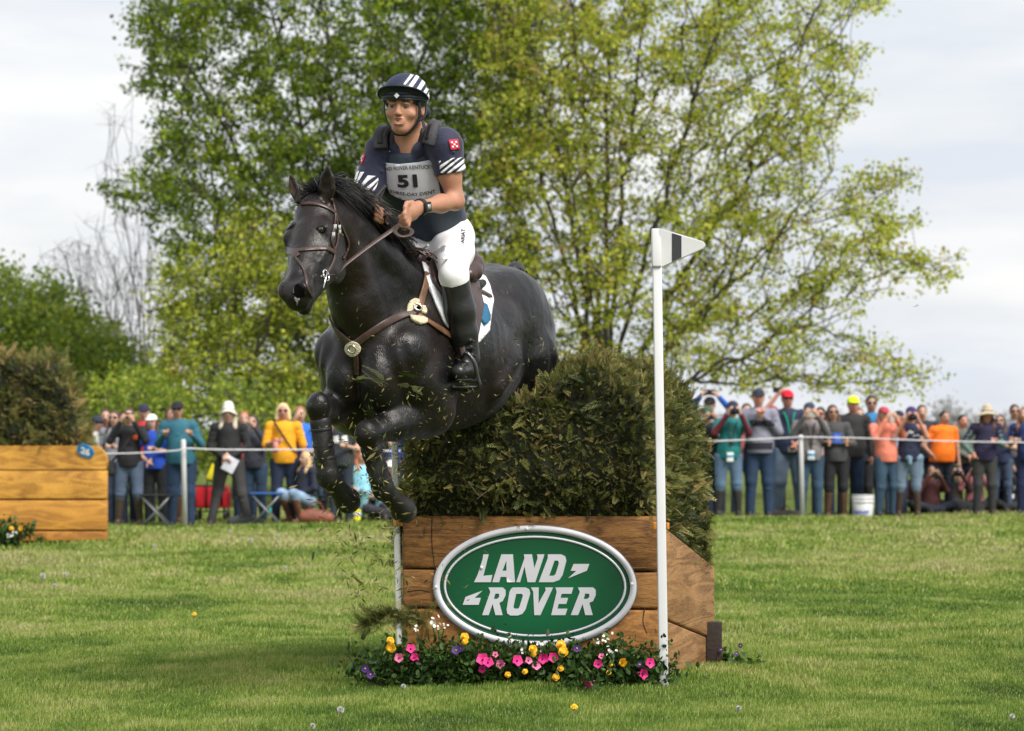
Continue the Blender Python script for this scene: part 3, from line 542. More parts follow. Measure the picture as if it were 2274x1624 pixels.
# --- the brush
def hedge(name, label, F_, lo, hi, res, parent_cols, n, size, seed, core):
    g = SDF(res, .02); g.fn(F_, lo, hi, 0); V, Q = g.arrays(1); root = empty(name, (np.mean([lo[0], hi[0]]), np.mean([lo[1], hi[1]]), lo[2]), label, 'hedge')
    nrm = lambda A: A/(np.linalg.norm(A, axis=-1, keepdims=True)+1e-9); c = V[Q].mean(1); fn_ = np.cross(V[Q[:, 2]]-V[Q[:, 0]], V[Q[:, 3]]-V[Q[:, 1]]); ar = np.linalg.norm(fn_, axis=1); fn_ = nrm(fn_)
    ctr = np.mean([lo, hi], 0); 
    if (np.sum(fn_*(c-ctr), 1) > 0).mean() < .5: fn_ = -fn_
    obj('core', npmesh('core', V-0, Q), core, root)
    r_ = np.random.default_rng(seed); w_ = ar*(fn_[:, 1] < .5); w_ = w_/w_.sum(); k = r_.choice(len(Q), n, p=w_); N_ = fn_[k]; P = c[k]+r_.normal(0, res*.5, (n, 3))-N_*.03
    # a spray: a stem with side leaflets in one plane
    seg = []
    for s_ in np.linspace(.08, 1, 8):
        for q in (-1, 1): seg.append((s_, q, .42*(1.05-s_*.75)))
    T = []; 
    for s_, q, l in seg: w__ = .034; dd_ = np.array([.80, q*.6, .04]); pp_ = np.array([-.6, q*.8, 0])*w__; b_ = np.array([s_, 0, 0]); T.append([b_, b_+dd_*l*.55+pp_, b_+dd_*l*1.15, b_+dd_*l*.5-pp_])
    T.append([[0, -.012, 0], [0, .012, 0], [1, .008, 0], [1, -.008, 0]]); T = np.array([[list(p_) for p_ in t_] for t_ in T])
    ax_ = nrm(N_*.75+r_.normal(0, .62, (n, 3))+np.array([0, -.15, .42])); s1 = nrm(np.cross(ax_, r_.normal(0, 1, (n, 3)))); s2 = np.cross(ax_, s1); sz_ = size*r_.uniform(.55, 1.4, n)*(1+1.0*(r_.random(n) < .05))
    curl = r_.normal(0, .35, n)
    X_ = T.reshape(-1, 3)[None]; V3 = P[:, None]+sz_[:, None, None]*(ax_[:, None]*X_[..., :1]+s1[:, None]*X_[..., 1:2]+s2[:, None]*(X_[..., 2:]+curl[:, None, None]*X_[..., :1]**2)); m_ = len(T)
    o_ = (np.arange(n*m_)*4)[:, None]+[0, 1, 2, 3]; pt = vnoise(P[:, 0]+P[:, 1]*.7+9, P[:, 2]+P[:, 1]*.3+9, 5, seed)*.6+vnoise(P[:, 0]+9, P[:, 2]+9, 16, seed+1)*.4; tn = np.clip(pt*.75+r_.normal(0, .17, n)+.08, 0, .86); tn = np.where(r_.random(n) < .06, .97, tn)
    obj('foliage', npmesh('foliage', V3.reshape(-1, 3), o_, np.repeat(np.clip(np.repeat(tn, m_)+r_.normal(0, .09, n*m_), 0, 1), 4)), parent_cols, root, False)
    # some bare woody twigs
    nt_ = n//90; kk = r_.choice(n, nt_); a_ = P[kk]; b_ = a_+ax_[kk]*size*1.5+r_.normal(0, size*.7, (nt_, 3)); V4, Q4 = tubes(a_, b_, np.full(nt_, .0032), np.full(nt_, .0012), 4); obj('woody_foliage', npmesh('woody_foliage', V4, Q4), mat('twig', (.16, .10, .06), .8), root, False); return root
M_CEDAR = foliage_mat('cedar_sprays', [(.010, .018, .005), (.048, .066, .014), (.118, .130, .030), (.25, .235, .065), (.42, .31, .12)], .22, .6)
M_CORE = mat('hedge_core', (.014, .016, .007), .95, .4, 20, bump=1, bscale=30)
def hf_main(X_, Y_, Z_):
    s_ = np.clip((Y_-14.72)/1.0, 0, 1.1); xl = -.505-.02*s_+.03*np.sin(Z_*7); xr = .66+.355*s_-.13*np.clip((Z_-.98)/.6, 0, 1)**2; u = (X_+.5)/1.2
    top = 1.19+.20*np.clip((u-.10)/.26, 0, 1)+.155*np.clip((u-.48)/.16, 0, 1)+.018*np.sin(X_*19)+.012*np.sin(Y_*15+X_*6)-.18*np.clip((s_-.62)/.5, 0, 1)**2-.1*np.clip((.25-s_)/.25, 0, 1)**2*.6-.16*np.clip((X_-xr+.14)/.16, 0, 1)**2
    bot = .80-.30*np.clip(s_, 0, 1)+.0*X_-.04; bot = bot+0*Z_
    d = np.maximum.reduce([xl-X_, X_-xr, 14.80-.12*np.clip((X_+.54)/1.25, 0, 1)+.03-.13*np.clip((Z_-.80)/.18, 0, 1)-Y_, Y_-15.72, Z_-top, bot-Z_]); return d*.8+.02*np.sin(X_*23+Z_*9)*np.sin(Z_*21)*np.sin(Y_*17)
hedge('brush_hedge', 'clipped brown-green cedar brush standing on the timber jump base', hf_main, (-.62, 14.6, .4), (1.15, 15.85, 1.75), .03, M_CEDAR, 78000, .038, 5, M_CORE)
# --- flag poles
M_PVC = mat('white_plastic', (.60, .60, .61), .38, .04, 5, spec=.4); M_ORG = mat('orange_clip', (.60, .25, .03), .5, .1)
def polebox(mb, a, b, w_, dp):
    a, b = np.asarray(a), np.asarray(b); up = unit(b-a); x_ = unit(np.cross([0, 1, 0], up)); y_ = np.cross(up, x_); mb.box((a+b)/2, (w_, dp, np.linalg.norm(b-a)), np.stack([x_, y_, up], 1), .006); return np.stack([x_, y_, up], 1)
fpole = empty('flag_pole', D(1475, 1540, 14.0)*[1, 1, 0], 'white plastic pole with pennant at the near corner of the jump', 'flag pole', 'flag poles of the jump')
dA, dB = 14.5, 14.5; pb, ptop = D(1474.5, 1556, 14.2), D(1458, 520, 14.5); pb[2] = max(pb[2], -.05); pb = ptop+(pb-ptop)*1.0
mb = MB(); Mp = polebox(mb, pb, ptop-(ptop-pb)*.062, .043, .043); mb.build('pole', M_PVC, fpole)
# pennant: a tapered flat plastic flag with sleeve
o0 = D(1446, 596, 14.475); s_ = 14.475/F
fpt = lambda x, y: (np.array([(x-1446)*s_, (596-y)*s_]))
mb = MB(); mb.box(D(1457.5, 552, 14.48), (.046, .05, .187), Mp, .008); mb.build('flag_sleeve', M_PVC, fpole)
poly = [fpt(1464, 509), fpt(1560, 538), fpt(1565, 543), fpt(1562, 551), fpt(1464, 595)]
mb = MB(); mb.prism(poly, o0+[0, -.012, 0], np.array([1, 0, 0.]), uz, np.array([0, .018, 0])); fl_ = mb.build('pennant', M_PVC, fpole)
def lerp(p, q, x): t = (x-p[0])/(q[0]-p[0]); return (x, p[1]+(q[1]-p[1])*t)
for xa, xb, m_, nm in ((1492, 1513, mat('black_stripe', (.025, .026, .03), .5, .1), 'stripe'),):
    q = [fpt(*lerp((1464, 510), (1560, 539), xa)), fpt(*lerp((1464, 510), (1560, 539), xb)), fpt(*lerp((1464, 594), (1562, 550), xb)), fpt(*lerp((1464, 594), (1562, 550), xa))]; mb = MB(); mb.prism(q, o0+[0, -.0145, 0], np.array([1, 0, 0.]), uz, np.array([0, .002, 0])); mb.build(nm, m_, fl_)
for a, b in ((poly[0], poly[1]), (poly[1], poly[2]), (poly[2], poly[3]), (poly[3], poly[4])):
    mb = MB(); mb.tube([o0+ux*0+np.array([a[0], -.003, a[1]]), o0+np.array([b[0], -.003, b[1]])], .0085*.55, 6); mb.build('flag_edge', M_PVC, fl_)
def clip(x, y, d, w_, parent):
    mb = MB(); c = D(x, y, d); mb.box(c+[0, .10, 0], (w_, .14, .03), None, .003); mb.box(c+[-w_/2, .03, 0], (.014, .03, .032), None, .003); mb.box(c+[w_/2, .03, 0], (.014, .03, .032), None, .003); return mb.build('holder', M_ORG, parent)
clip(1468, 1169, 14.38, .066, fpole)
fp2 = empty('flag_pole', D(880, 1430, 14.9), 'white pole at the left end of the jump, its top hidden by the horse', 'flag pole', 'flag poles of the jump')
mb = MB(); polebox(mb, D(888, 1432, 14.83), D(874, 880, 14.88), .033, .033); mb.build('pole', mat('grey_white_plastic', (.62, .62, .58), .5, .12, 12), fp2); clip(885, 1162, 14.80, .035, fp2)
# ================================================================ the horse
BEFORE = set(bpy.data.objects)
def Z1(x, y): return (568.5+x*.3209, 331.6+y*.3209)                   # a close-up's own grid
def Z1s(*p): return [Z1(*q) for q in p]
HA = R(25); HU = np.array([-math.sin(HA), -math.cos(HA), 0]); HS = np.array([math.cos(HA), -math.sin(HA), 0]); HZ = np.array([0, 0, 1.])
HC = np.array([-.48, 13.6, 0])
def B(f, s, z): return HC+HU*f+HS*s+HZ*z
HM = np.stack([HU, HS, HZ], 1)
def coat_mat(name='horse_coat', base=(.0032, .0030, .0034), warm=(.015, .0075, .005)):
    m = bpy.data.materials.new(name); m.use_nodes = True; nt = m.node_tree; N = nt.nodes; L = nt.links; p = N['Principled BSDF']; p.inputs['Coat Weight'].default_value = .08; p.inputs['Sheen Weight'].default_value = .07; p.inputs['Sheen Roughness'].default_value = .35; p.inputs['Sheen Tint'].default_value = (.8, .82, .9, 1); p.inputs['Coat Roughness'].default_value = .28
    tc = N.new('ShaderNodeTexCoord'); n = N.new('ShaderNodeTexNoise'); n.inputs['Scale'].default_value = 3.2; n.inputs['Detail'].default_value = 6
    L.new(tc.outputs['Object'], n.inputs[0]); r = N.new('ShaderNodeValToRGB'); r.color_ramp.elements[0].position = .42; r.color_ramp.elements[1].position = .68
    r.color_ramp.elements[0].color = (*base, 1); r.color_ramp.elements[1].color = (*warm, 1); L.new(n.outputs[0], r.inputs[0]); L.new(r.outputs[0], p.inputs['Base Color'])
    n3 = N.new('ShaderNodeTexNoise'); n3.inputs['Scale'].default_value = 7; n3.inputs['Detail'].default_value = 7; n3.inputs['Roughness'].default_value = .7; L.new(tc.outputs['Object'], n3.inputs[0])
    r3 = N.new('ShaderNodeMapRange'); r3.inputs[1].default_value = .3; r3.inputs[2].default_value = .7; r3.inputs[3].default_value = .24; r3.inputs[4].default_value = .52
    L.new(n3.outputs[0], r3.inputs[0]); L.new(r3.outputs[0], p.inputs['Roughness']); p.inputs['Specular IOR Level'].default_value = .36
    mp = N.new('ShaderNodeMapping'); mp.inputs['Scale'].default_value = (1, 1, .35); L.new(tc.outputs['Object'], mp.inputs[0])
    n2 = N.new('ShaderNodeTexNoise'); n2.inputs['Scale'].default_value = 170; n2.inputs['Detail'].default_value = 3; L.new(mp.outputs[0], n2.inputs[0])
    vo = N.new('ShaderNodeTexNoise'); vo.inputs['Scale'].default_value = 13; vo.inputs['Detail'].default_value = 3; vo.inputs['Distortion'].default_value = 1.6; L.new(tc.outputs['Object'], vo.inputs[0])
    rv = N.new('ShaderNodeMath'); rv.operation = 'SUBTRACT'; rv.inputs[1].default_value = .5; L.new(vo.outputs[0], rv.inputs[0])
    rb = N.new('ShaderNodeMath'); rb.operation = 'ABSOLUTE'; L.new(rv.outputs[0], rb.inputs[0])
    rm = N.new('ShaderNodeMapRange'); rm.inputs[1].default_value = 0; rm.inputs[2].default_value = .035; rm.inputs[3].default_value = 1; rm.inputs[4].default_value = 0; L.new(rb.outputs[0], rm.inputs[0])
    b1 = N.new('ShaderNodeBump'); b1.inputs['Strength'].default_value = .5; b1.inputs['Distance'].default_value = .005; L.new(n2.outputs[0], b1.inputs['Height'])
    b2 = N.new('ShaderNodeBump'); b2.inputs['Strength'].default_value = .14; b2.inputs['Distance'].default_value = .008; L.new(rm.outputs[0], b2.inputs['Height']); L.new(b1.outputs[0], b2.inputs['Normal'])
    L.new(b2.outputs[0], p.inputs['Normal']); return m
M_COAT = coat_mat()
horse = empty('horse', B(-.4, 0, 1.2), 'black bay horse leaping over the brush fence, forelegs tucked, wearing a brown bridle', 'horse')
S = SDF(.0085, .05); e, c = S.el, S.rc
# trunk
e(B(-.42, 0, 1.565), (.60, .275, .355), HM); e(B(-.05, 0, 1.575), (.42, .245, .36), HM); e(B(.2, 0, 1.56), (.26, .215, .29), HM)
c(B(.02, 0, 1.87), B(-.3, 0, 1.865), .085, .09, .08); c(B(-.3, 0, 1.84), B(-.9, 0, 1.86), .11, .12, .1)
e(B(-.93, 0, 1.665), (.32, .245, .32), HM, .08)
for q in (-1, 1):
    e(B(-.88, q*.11, 1.76), (.31, .145, .215), HM, .05); e(B(-1.02, q*.135, 1.6), (.17, .125, .27), HM, .04)
    e(B(-.62, q*.175, 1.72), (.12, .07, .09), HM, .05)                                                 # point of hip
    c(B(-.96, q*.14, 1.55), B(-.98, q*.16, 1.30), .17, .11, .035); c(B(-.98, q*.16, 1.28), B(-1.24, q*.15, 1.12), .10, .055, .04)
    c(B(-1.04, q*.14, 1.45), B(-1.10, q*.15, 1.22), .135, .075, .03)
    S.rc(B(-.66, q*.285, 1.62), B(-.68, q*.30, 1.36), .016, .03, .05, '-'); S.rc(B(-.93, q*.31, 1.62), B(-.95, q*.315, 1.36), .012, .02, .04, '-')
    S.ch([(B(-1.24, q*.15, 1.12), .06), (B(-1.36, q*.17, 1.06), .052), (B(-1.5, q*.17, .96), .036), (B(-1.62, q*.17, .86), .034), (B(-1.66, q*.17, .82), .045), (B(-1.74, q*.17, .72), .034), (B(-1.78, q*.17, .68), .052)], .02)
    # shoulder blade, shoulder point, upper arm
    c(B(-.06, q*.11, 1.86), B(.31, q*.165, 1.56), .07, .105, .05); e(B(.33, q*.155, 1.52), (.11, .095, .12), HM, .035)
    e(B(.10, q*.185, 1.43), (.21, .10, .20), HM, .04); e(B(.02, q*.19, 1.58), (.12, .075, .2), HM, .04)
    e(B(.385, q*.085, 1.44), (.115, .088, .145), HM, .022)                                             # breast muscles
    c(B(.37, q*.075, 1.36), B(.22, q*.10, 1.24), .08, .07, .03)
e(B(.06, 0, 1.30), (.30, .15, .12), HM, .06)
for q in (-1, 1): c(B(-.45, q*.235, 1.40), B(-.66, q*.21, 1.55), .035, .04, .07)
S.rc(B(.53, 0, 1.54), B(.50, 0, 1.34), .022, .03, .025, '-')
for q in (-1, 1):
    S.rc(B(.44, q*.20, 1.64), B(.40, q*.245, 1.40), .010, .016, .03, '-'); S.rc(B(.22, q*.275, 1.66), B(.10, q*.30, 1.50), .008, .014, .03, '-'); S.rc(B(-.10, q*.30, 1.64), B(-.02, q*.32, 1.44), .008, .016, .03, '-')
    S.rc(B(.16, q*.26, 1.40), B(.26, q*.24, 1.28), .010, .014, .025, '-')
# neck
S.ch([(B(-.02, 0, 1.88), .085), (B(.2, -.01, 2.00), .068), (B(.42, -.03, 2.11), .058), (B(.6, -.045, 2.175), .055)], .08)
S.ch([(B(.1, 0, 1.74), .170), (B(.3, -.01, 1.84), .128), (B(.47, -.03, 1.97), .098), (B(.6, -.045, 2.08), .09)], .08)
S.ch([(B(.36, 0, 1.60), .125), (B(.44, -.01, 1.76), .105), (B(.52, -.03, 1.91), .082), (B(.6, -.045, 2.02), .07)], .06)
for q in (-1, 1):
    S.ch([(B(.36, q*.075, 1.60), .062), (B(.46, q*.06-.01, 1.80), .05), (B(.58, q*.055-.04, 2.03), .042)], .03)     # jugular muscle lines
    S.ch([(B(.1, q*.12, 1.78), .09), (B(.32, q*.085-.01, 1.95), .06), (B(.52, q*.06-.035, 2.08), .05)], .05)
# head frame
P0 = D(694, 432, 12.97); P1 = D(646, 662, 12.58); HAx = unit(P1-P0); _n = np.array([-.47, -.86, .45]); HN = unit(_n-HAx*np.dot(_n, HAx)); HSd = unit(np.cross(HN, HAx))
if HSd[0] < 0: HSd = -HSd
def H(a, n, s): return P0+HAx*a+HN*n+HSd*s
HHM = np.stack([HAx, HN, HSd], 1)
_H = H
def H(a, n, s): return _H(a, n, s*1.14)-HSd*.006
e(H(.07, -.075, 0), (.13, .095, .092), HHM, .05); e(H(.20, -.065, 0), (.14, .068, .104), HHM, .04)
c(H(.2, -.06, 0), H(.46, -.04, 0), .073, .05, .03); c(H(.18, -.11, 0), H(.46, -.08, 0), .085, .048, .04)
for q in (-1, 1):
    c(H(.15, -.028, q*.062), H(.205, -.022, q*.080), .018, .020, .012); c(H(.23, -.05, q*.084), H(.25, -.055, q*.080), .016, .014, .012)
    e(H(.20, -.045, q*.077), (.042, .034, .032), HHM, .018)
    e(H(.235, -.155, q*.045), (.135, .115, .045), HHM, .025); c(H(.33, -.155, q*.035), H(.53, -.10, q*.012), .048, .033, .02)
    c(H(.24, -.075, q*.083), H(.37, -.055, q*.063), .014, .010, .018)
    e(H(.525, -.022, q*.043), (.045, .033, .03), HHM, .02); c(H(.40, -.045, q*.045), H(.5, -.03, q*.042), .02, .02, .02)
    S.el(H(.20, -.035, q*.108), (.028, .018, .016), HHM, .008, '-')
    S.el(H(.17, -.11, q*.10), (.03, .02, .02), HHM, .02, '-')
e(H(.535, -.05, 0), (.062, .054, .068), HHM, .02); e(H(.575, -.07, 0), (.032, .032, .048), HHM, .015); e(H(.555, -.115, 0), (.035, .03, .032), HHM, .015)
S.rc(H(.60, -.1, -.06), H(.5, -.108, -.07), .005, .004, .006, '-'); S.rc(H(.60, -.1, .06), H(.5, -.108, .07), .005, .004, .006, '-')
S.rc(B(.6, -.045, 2.12), H(.06, -.1, 0), .085, .08, .06)
# ears
def ear(b, t, wd, face):
    ax = unit(t-b); fz = unit(face-ax*np.dot(face, ax)); sx = np.cross(ax, fz); Mx = np.stack([ax, fz, sx], 1); mid = b+(t-b)*.45; ln = np.linalg.norm(t-b)
    ch_ = lambda o_, f_, op, k_: S.ch([(b+o_-ax*.01, wd*.62*f_), (b+o_+(t-b)*.3, wd*.95*f_), (b+o_+(t-b)*.58, wd*.80*f_), (b+o_+(t-b)*.84, wd*.36*f_), (t+o_*.3, .003)], k_, op, sq=(fz, .62))
    ch_(0*fz, 1, '+', .006); ch_(fz*wd*.42+ax*.006, .74, '-', .004)
ear(D(726, 442, 12.93), D(729, 364, 12.9), .038, unit([-.45, -1, .1])); ear(D(660, 440, 12.93), D(643, 383, 12.96), .032, unit([-.75, -.65, .1]))
# forelegs
KN = [D(707, 902, 13.1), D(815, 966, 13.1)]; EL = [B(.16, -.18, 1.30), B(.10, .17, 1.29)]
FT = [D(727, 1056, 13.14), D(851, 1086, 13.24)]; HF = [D(762, 1100, 13.28), D(886, 1122, 13.36)]
for i in (0, 1):
    K, E, T_, U = KN[i], EL[i], FT[i], HF[i]
    c(B(.24, (-.16, .16)[i], 1.42), E, .12, .10, .05); c(E, E+(K-E)*.55, .105, .072, .04); c(E+(K-E)*.5, K, .066, .048, .03)
    c(E+(K-E)*.15+[0, 0, .035], E+(K-E)*.6+[0, -.01, .03], .07, .04, .03); c(E+(K-E)*.1+[.0, .02, -.05], E+(K-E)*.6+[0, .02, -.02], .06, .03, .02)
    S.el(K, (.047, .050, .064), None, .02); S.el(K+[0, -.022, .01], (.036, .03, .045), None, .01); S.el(K+[0, .03, -.03], (.03, .03, .03), None, .015)
    c(K, T_, .042, .034, .015); S.el(T_, .043, None, .012); c(T_, U, .034, .036, .012)
from mathutils import noise as mn
V_, Q_ = S.arrays(1); me_ = npmesh('body', V_, Q_); nn_ = np.empty(len(V_)*3, np.float32); me_.vertices.foreach_get('normal', nn_); nn_ = nn_.reshape(-1, 3)
dsp = np.array([.0045*mn.noise(Vector(v)*7)+.0035*(.3-abs(mn.noise(Vector((v[0]*11, v[1]*11, v[2]*5)))))+.0012*mn.noise(Vector(v)*38) for v in V_]); V_ = V_+nn_*dsp[:, None]
horse_body = obj('body', npmesh('body', V_, Q_), M_COAT, horse); HB = BVHTree.FromPolygons([tuple(v) for v in V_], Q_.tolist())
def cut(g, p, n): g.fn(lambda X_, Y_, Z_: -((X_-p[0])*n[0]+(Y_-p[1])*n[1]+(Z_-p[2])*n[2]), p-.16, p+.16, .003, '-')
# eyes, ear lining, hooves, boots
M_EYE = mat('horse_eye', (.006, .004, .003), .05, 0, spec=.9, coat=1)
for q in (-1, 1):
    g = SDF(.003, .004); px_ = (713.5, 509.5) if q > 0 else (640, 503); h_ = ray(HB, *px_) or ray(HB, 645, 504) or ray(HB, 655, 505); c_ = h_[0]-h_[1]*.004; g.el(c_, .0155); g.build('eye', M_EYE, horse); u_ = unit(HAx-h_[1]*np.dot(HAx, h_[1])); v_ = np.cross(u_, h_[1]); g = SDF(.003, .005); g.ch([(c_+h_[1]*.004+(u_*math.cos(a)*.013+v_*math.sin(a)*.021), .0055+.003*(math.cos(a) < 0)) for a in np.linspace(0, 2*math.pi, 17)], .004); g.build('eyelid', M_COAT, horse)
M_HOOF = mat('hoof', (.045, .04, .035), .5, .3, bump=.4, bscale=40); M_BOOT = mat('leg_boot_neoprene', (.011, .010, .011), .5, .5, bump=.3, bscale=50)
M_STRAP = mat('boot_strap', (.014, .014, .017), .45)
for i in (0, 1):
    K, T_, U = KN[i], FT[i], HF[i]; ax = unit(T_-K); g = SDF(.006, .012)
    g.ch([(K+ax*.07, .047), (K+ax*.12, .043), (T_-ax*.06, .045), (T_-ax*.01, .049), (T_+ax*.012, .047)], .01)
    g.el(K+ax*.16+[0, -.028, 0], (.03, .03, .09), None, .015); bt = g.build('leg_boot', M_BOOT, horse)
    mb = MB()
    for t in (.10, .17, .225):
        cc = K+ax*t; u1 = unit(np.cross(ax, [0, 1, 0])); v1 = np.cross(ax, u1)
        P = [cc+(u1*math.cos(a)+v1*math.sin(a))*(.0455 if t < .2 else .048)+([0, -.006, 0] if t < .2 else [0, 0, 0]) for a in np.linspace(0, 2*math.pi, 25)]
        strap(mb, P, [unit(p-cc) for p in P], .013, .0022)
    mb.build('boot_strap', M_STRAP, bt, True)
    hx = unit(U-T_); g = SDF(.006, .012); g.ch([(U-hx*.03, .040), (U+hx*.065, .052)], .012)
    cut(g, U+hx*.085, hx); hf = g.build('hoof', M_HOOF, horse)
    g = SDF(.006, .01); g.ch([(T_+hx*.012, .043), (U-hx*.025, .042), (U+hx*.05, .062)], .01); cut(g, U+hx*.048, hx); g.build('bell_boot', M_BOOT, horse)
for q in (-1, 1):
    g = SDF(.01, .01); g.rc(B(-1.78, q*.17, .68), B(-1.81, q*.17, .64), .052, .06); g.build('hoof', M_HOOF, horse)
obj('nostril', on_surface(HB, [[Z1(296+44*math.cos(a)+10*math.sin(a), 985+46*math.sin(a)) for a in np.linspace(0, 2*math.pi, 22, endpoint=False)]], .0004, .0006, 2), mat('nostril_dark', (.0015, .0012, .0012), .95, .1, spec=.1), horse); mb = MB(); P_, N_ = strap_px(mb, HB, [Z1(300+47*math.cos(a), 978+50*math.sin(a)) for a in np.linspace(2.6, 6.9, 14)], .012, .006, 24, -.002); mb.build('nostril_rim', M_COAT, horse, True)
mb = MB(); strap_px(mb, HB, [Z1(182+14*math.cos(a), 985+40*math.sin(a)) for a in np.linspace(1.9, 5.2, 12)], .010, .005, 20, -.001); mb.build('nostril_rim', M_COAT, horse, True)
obj('nostril_foam', on_surface(HB, [Z1s((262, 1030), (272, 1022), (284, 1034), (300, 1030), (304, 1040), (292, 1052), (288, 1080), (282, 1086), (279, 1056), (270, 1048))], .0005, .001, 2), mat('foam', (.22, .22, .23), .9, .6, 90), horse)
obj('ear_lining', on_surface(HB, [[(642, 395), (650, 405), (658, 425), (655, 437), (645, 428), (640, 410)]], .0005, .001, 2), mat('ear_lining', (.09, .045, .04), .9, .2), horse)
# ---- hair: tapered locks
def locks(name, m, parent, roots, dirs, lens, sag, w0=.006, seg=5, wob=.012, seed=1):
    r_ = np.random.default_rng(seed); n = len(roots); roots = np.asarray(roots, float); dirs = np.asarray(dirs, float); lens = np.asarray(lens, float)
    t = np.linspace(0, 1, seg+1); P = roots[:, None]+dirs[:, None]*(lens[:, None]*t)[..., None]
    P[..., 2] -= (sag*lens[:, None])*t**2
    wv = r_.normal(0, wob, (n, 1, 3))*t[None, :, None]**1.3+r_.normal(0, wob*.3, (n, seg+1, 3))*t[None, :, None]; P += wv
    rad = (w0*(1-t**1.5)+.0006)[None, :]*r_.uniform(.6, 1.3, (n, 1)); sd_ = r_.normal(0, 1, (n, 1, 3)); T = np.gradient(P, axis=1); a = np.cross(T, sd_); a /= np.linalg.norm(a, axis=2)[..., None]+1e-9
    b = np.cross(T, a); b /= np.linalg.norm(b, axis=2)[..., None]+1e-9
    V = np.stack([P+a*rad[..., None], P+(-.5*a+.87*b)*rad[..., None], P+(-.5*a-.87*b)*rad[..., None]], 2).reshape(-1, 3)
    i = (np.arange(n)[:, None, None]*(seg+1)+np.arange(seg)[None, :, None])*3; k = np.arange(3)[None, None, :]; k2 = (k+1) % 3
    Q = np.stack([i+k, i+k2, i+3+k2, i+3+k], 3).reshape(-1, 4)
    return obj(name, npmesh(name, V, Q), m, parent)
M_HAIR = mat('horse_hair', (.010, .009, .010), .42, .3, 30, spec=.5)
crest = smoothline([B(.72, -.045, 2.235), B(.6, -.045, 2.232), B(.42, -.03, 2.17), B(.2, -.01, 2.07), B(.05, 0, 1.99), B(-.06, 0, 1.955)], 60)
r1 = np.random.default_rng(5); n = 4200; t = r1.uniform(0, 59, n); i = t.astype(int); ft = t/59
rt = crest[i]+(crest[np.minimum(i+1, 59)]-crest[i])*(t-i)[:, None]+r1.normal(0, .006, (n, 3)); rt[:, 2] -= .012
dr = HS*np.where(r1.random(n) < .78, 1, -.6)[:, None]*(.35+.5*ft)[:, None]+np.array([0, 0, 1.])*r1.uniform(.35, 1.1, n)[:, None]-HU*r1.uniform(.1, .7, n)[:, None]+r1.normal(0, .16, (n, 3))
dr /= np.linalg.norm(dr, axis=1)[:, None]; locks('mane', M_HAIR, horse, rt, dr, r1.uniform(.08, .19, n)*(.22+1.13*np.minimum(1, 1.9*(1-ft))), .75, .0030, seed=2)
n = 700; rt = H(-.03, -.06, 0)+HSd*r1.uniform(-.035, .035, n)[:, None]+HN*r1.uniform(-.02, .03, n)[:, None]
dr = HAx*r1.uniform(-.9, .7, n)[:, None]+HN*.8+HSd*r1.normal(0, .55, n)[:, None]; dr /= np.linalg.norm(dr, axis=1)[:, None]
locks('forelock', M_HAIR, horse, rt, dr, r1.uniform(.05, .12, n), .3, .0028, seed=3)
n = 900; t = r1.uniform(0, 1, n); dock = smoothline([B(-1.10, 0, 1.90), B(-1.15, 0, 1.985), B(-1.23, -.01, 1.985), B(-1.30, -.03, 1.88), B(-1.30, -.05, 1.65)], 20); i = (t*18).astype(int)
g = SDF(.008, .02); g.ch([(p, .032-.0008*j) for j, p in enumerate(dock)], .02); tl = g.build('tail', M_HAIR, horse)
rt = dock[i]+r1.normal(0, .014, (n, 3)); dr = -HU*r1.uniform(.1, .35, n)[:, None]+r1.normal(0, .10, (n, 3))+np.array([0, 0, -.6])-HS*.15
dr /= np.linalg.norm(dr, axis=1)[:, None]; locks('tail_hair', M_HAIR, tl, rt, dr, (.10+t*.45), .5, .0035, seg=8, wob=.02, seed=4)
n = 60; rt = B(-1.22, .10, 1.75)+r1.normal(0, .015, (n, 3)); dr = np.array([.02, .1, -1.])+r1.normal(0, .03, (n, 3)); dr /= np.linalg.norm(dr, axis=1)[:, None]
locks('tail_hair', M_HAIR, tl, rt, dr, r1.uniform(.25, .4, n), .2, .0035, seg=8, wob=.01, seed=6)
# ---- tack (belongs to the horse's own harness, one thing each)
M_LEA = mat('brown_leather', (.045, .022, .016), .42, .25, 40, bump=.15, bscale=120, spec=.5, coat=.15); M_LEA2 = mat('light_brown_leather', (.15, .075, .04), .45, .25, 40, bump=.2, bscale=150)
M_STEEL = mat('steel', (.75, .74, .72), .18, .03, metal=1); M_FLEECE = mat('fleece', (.62, .53, .36), .95, .18, 80, bump=1, bscale=110, sheen=.4)
bridle = empty('bridle', H(.3, 0, 0), 'dark brown leather bridle with crossed noseband on the black horse', 'bridle')
for nm, px, wd in [('browband', Z1s((248, 400), (300, 382), (400, 378), (480, 400), (548, 440)), .022), ('noseband', Z1s((205, 712), (245, 712), (330, 697), (420, 688), (500, 690), (545, 720)), .026),
                   ('cheekpiece', Z1s((520, 340), (548, 440), (535, 560), (520, 640), (545, 730), (510, 830), (470, 880)), .016), ('throat_lash', Z1s((550, 450), (600, 560), (640, 660), (600, 760)), .014),
                   ('flash_strap', Z1s((245, 720), (290, 770), (340, 860), (352, 950), (385, 1025)), .014), ('side_strap', Z1s((548, 440), (565, 560), (560, 640), (530, 720)), .013), ('nose_pad', Z1s((215, 700), (262, 715), (285, 745)), .04)]:
    mb = MB(); P, Nn = strap_px(mb, HB, px, wd*.8, .005, 34); pt = mb.build(nm, M_LEA, bridle, True)
    if nm in ('cheekpiece', 'side_strap'):
        m2 = MB()
        for j in (12, 15): cc = P[j]+Nn[j]*.009; m2.box(cc, (.014, .006, .022), None, .002)
        m2.build('buckle', M_STEEL, pt)
mb = MB()
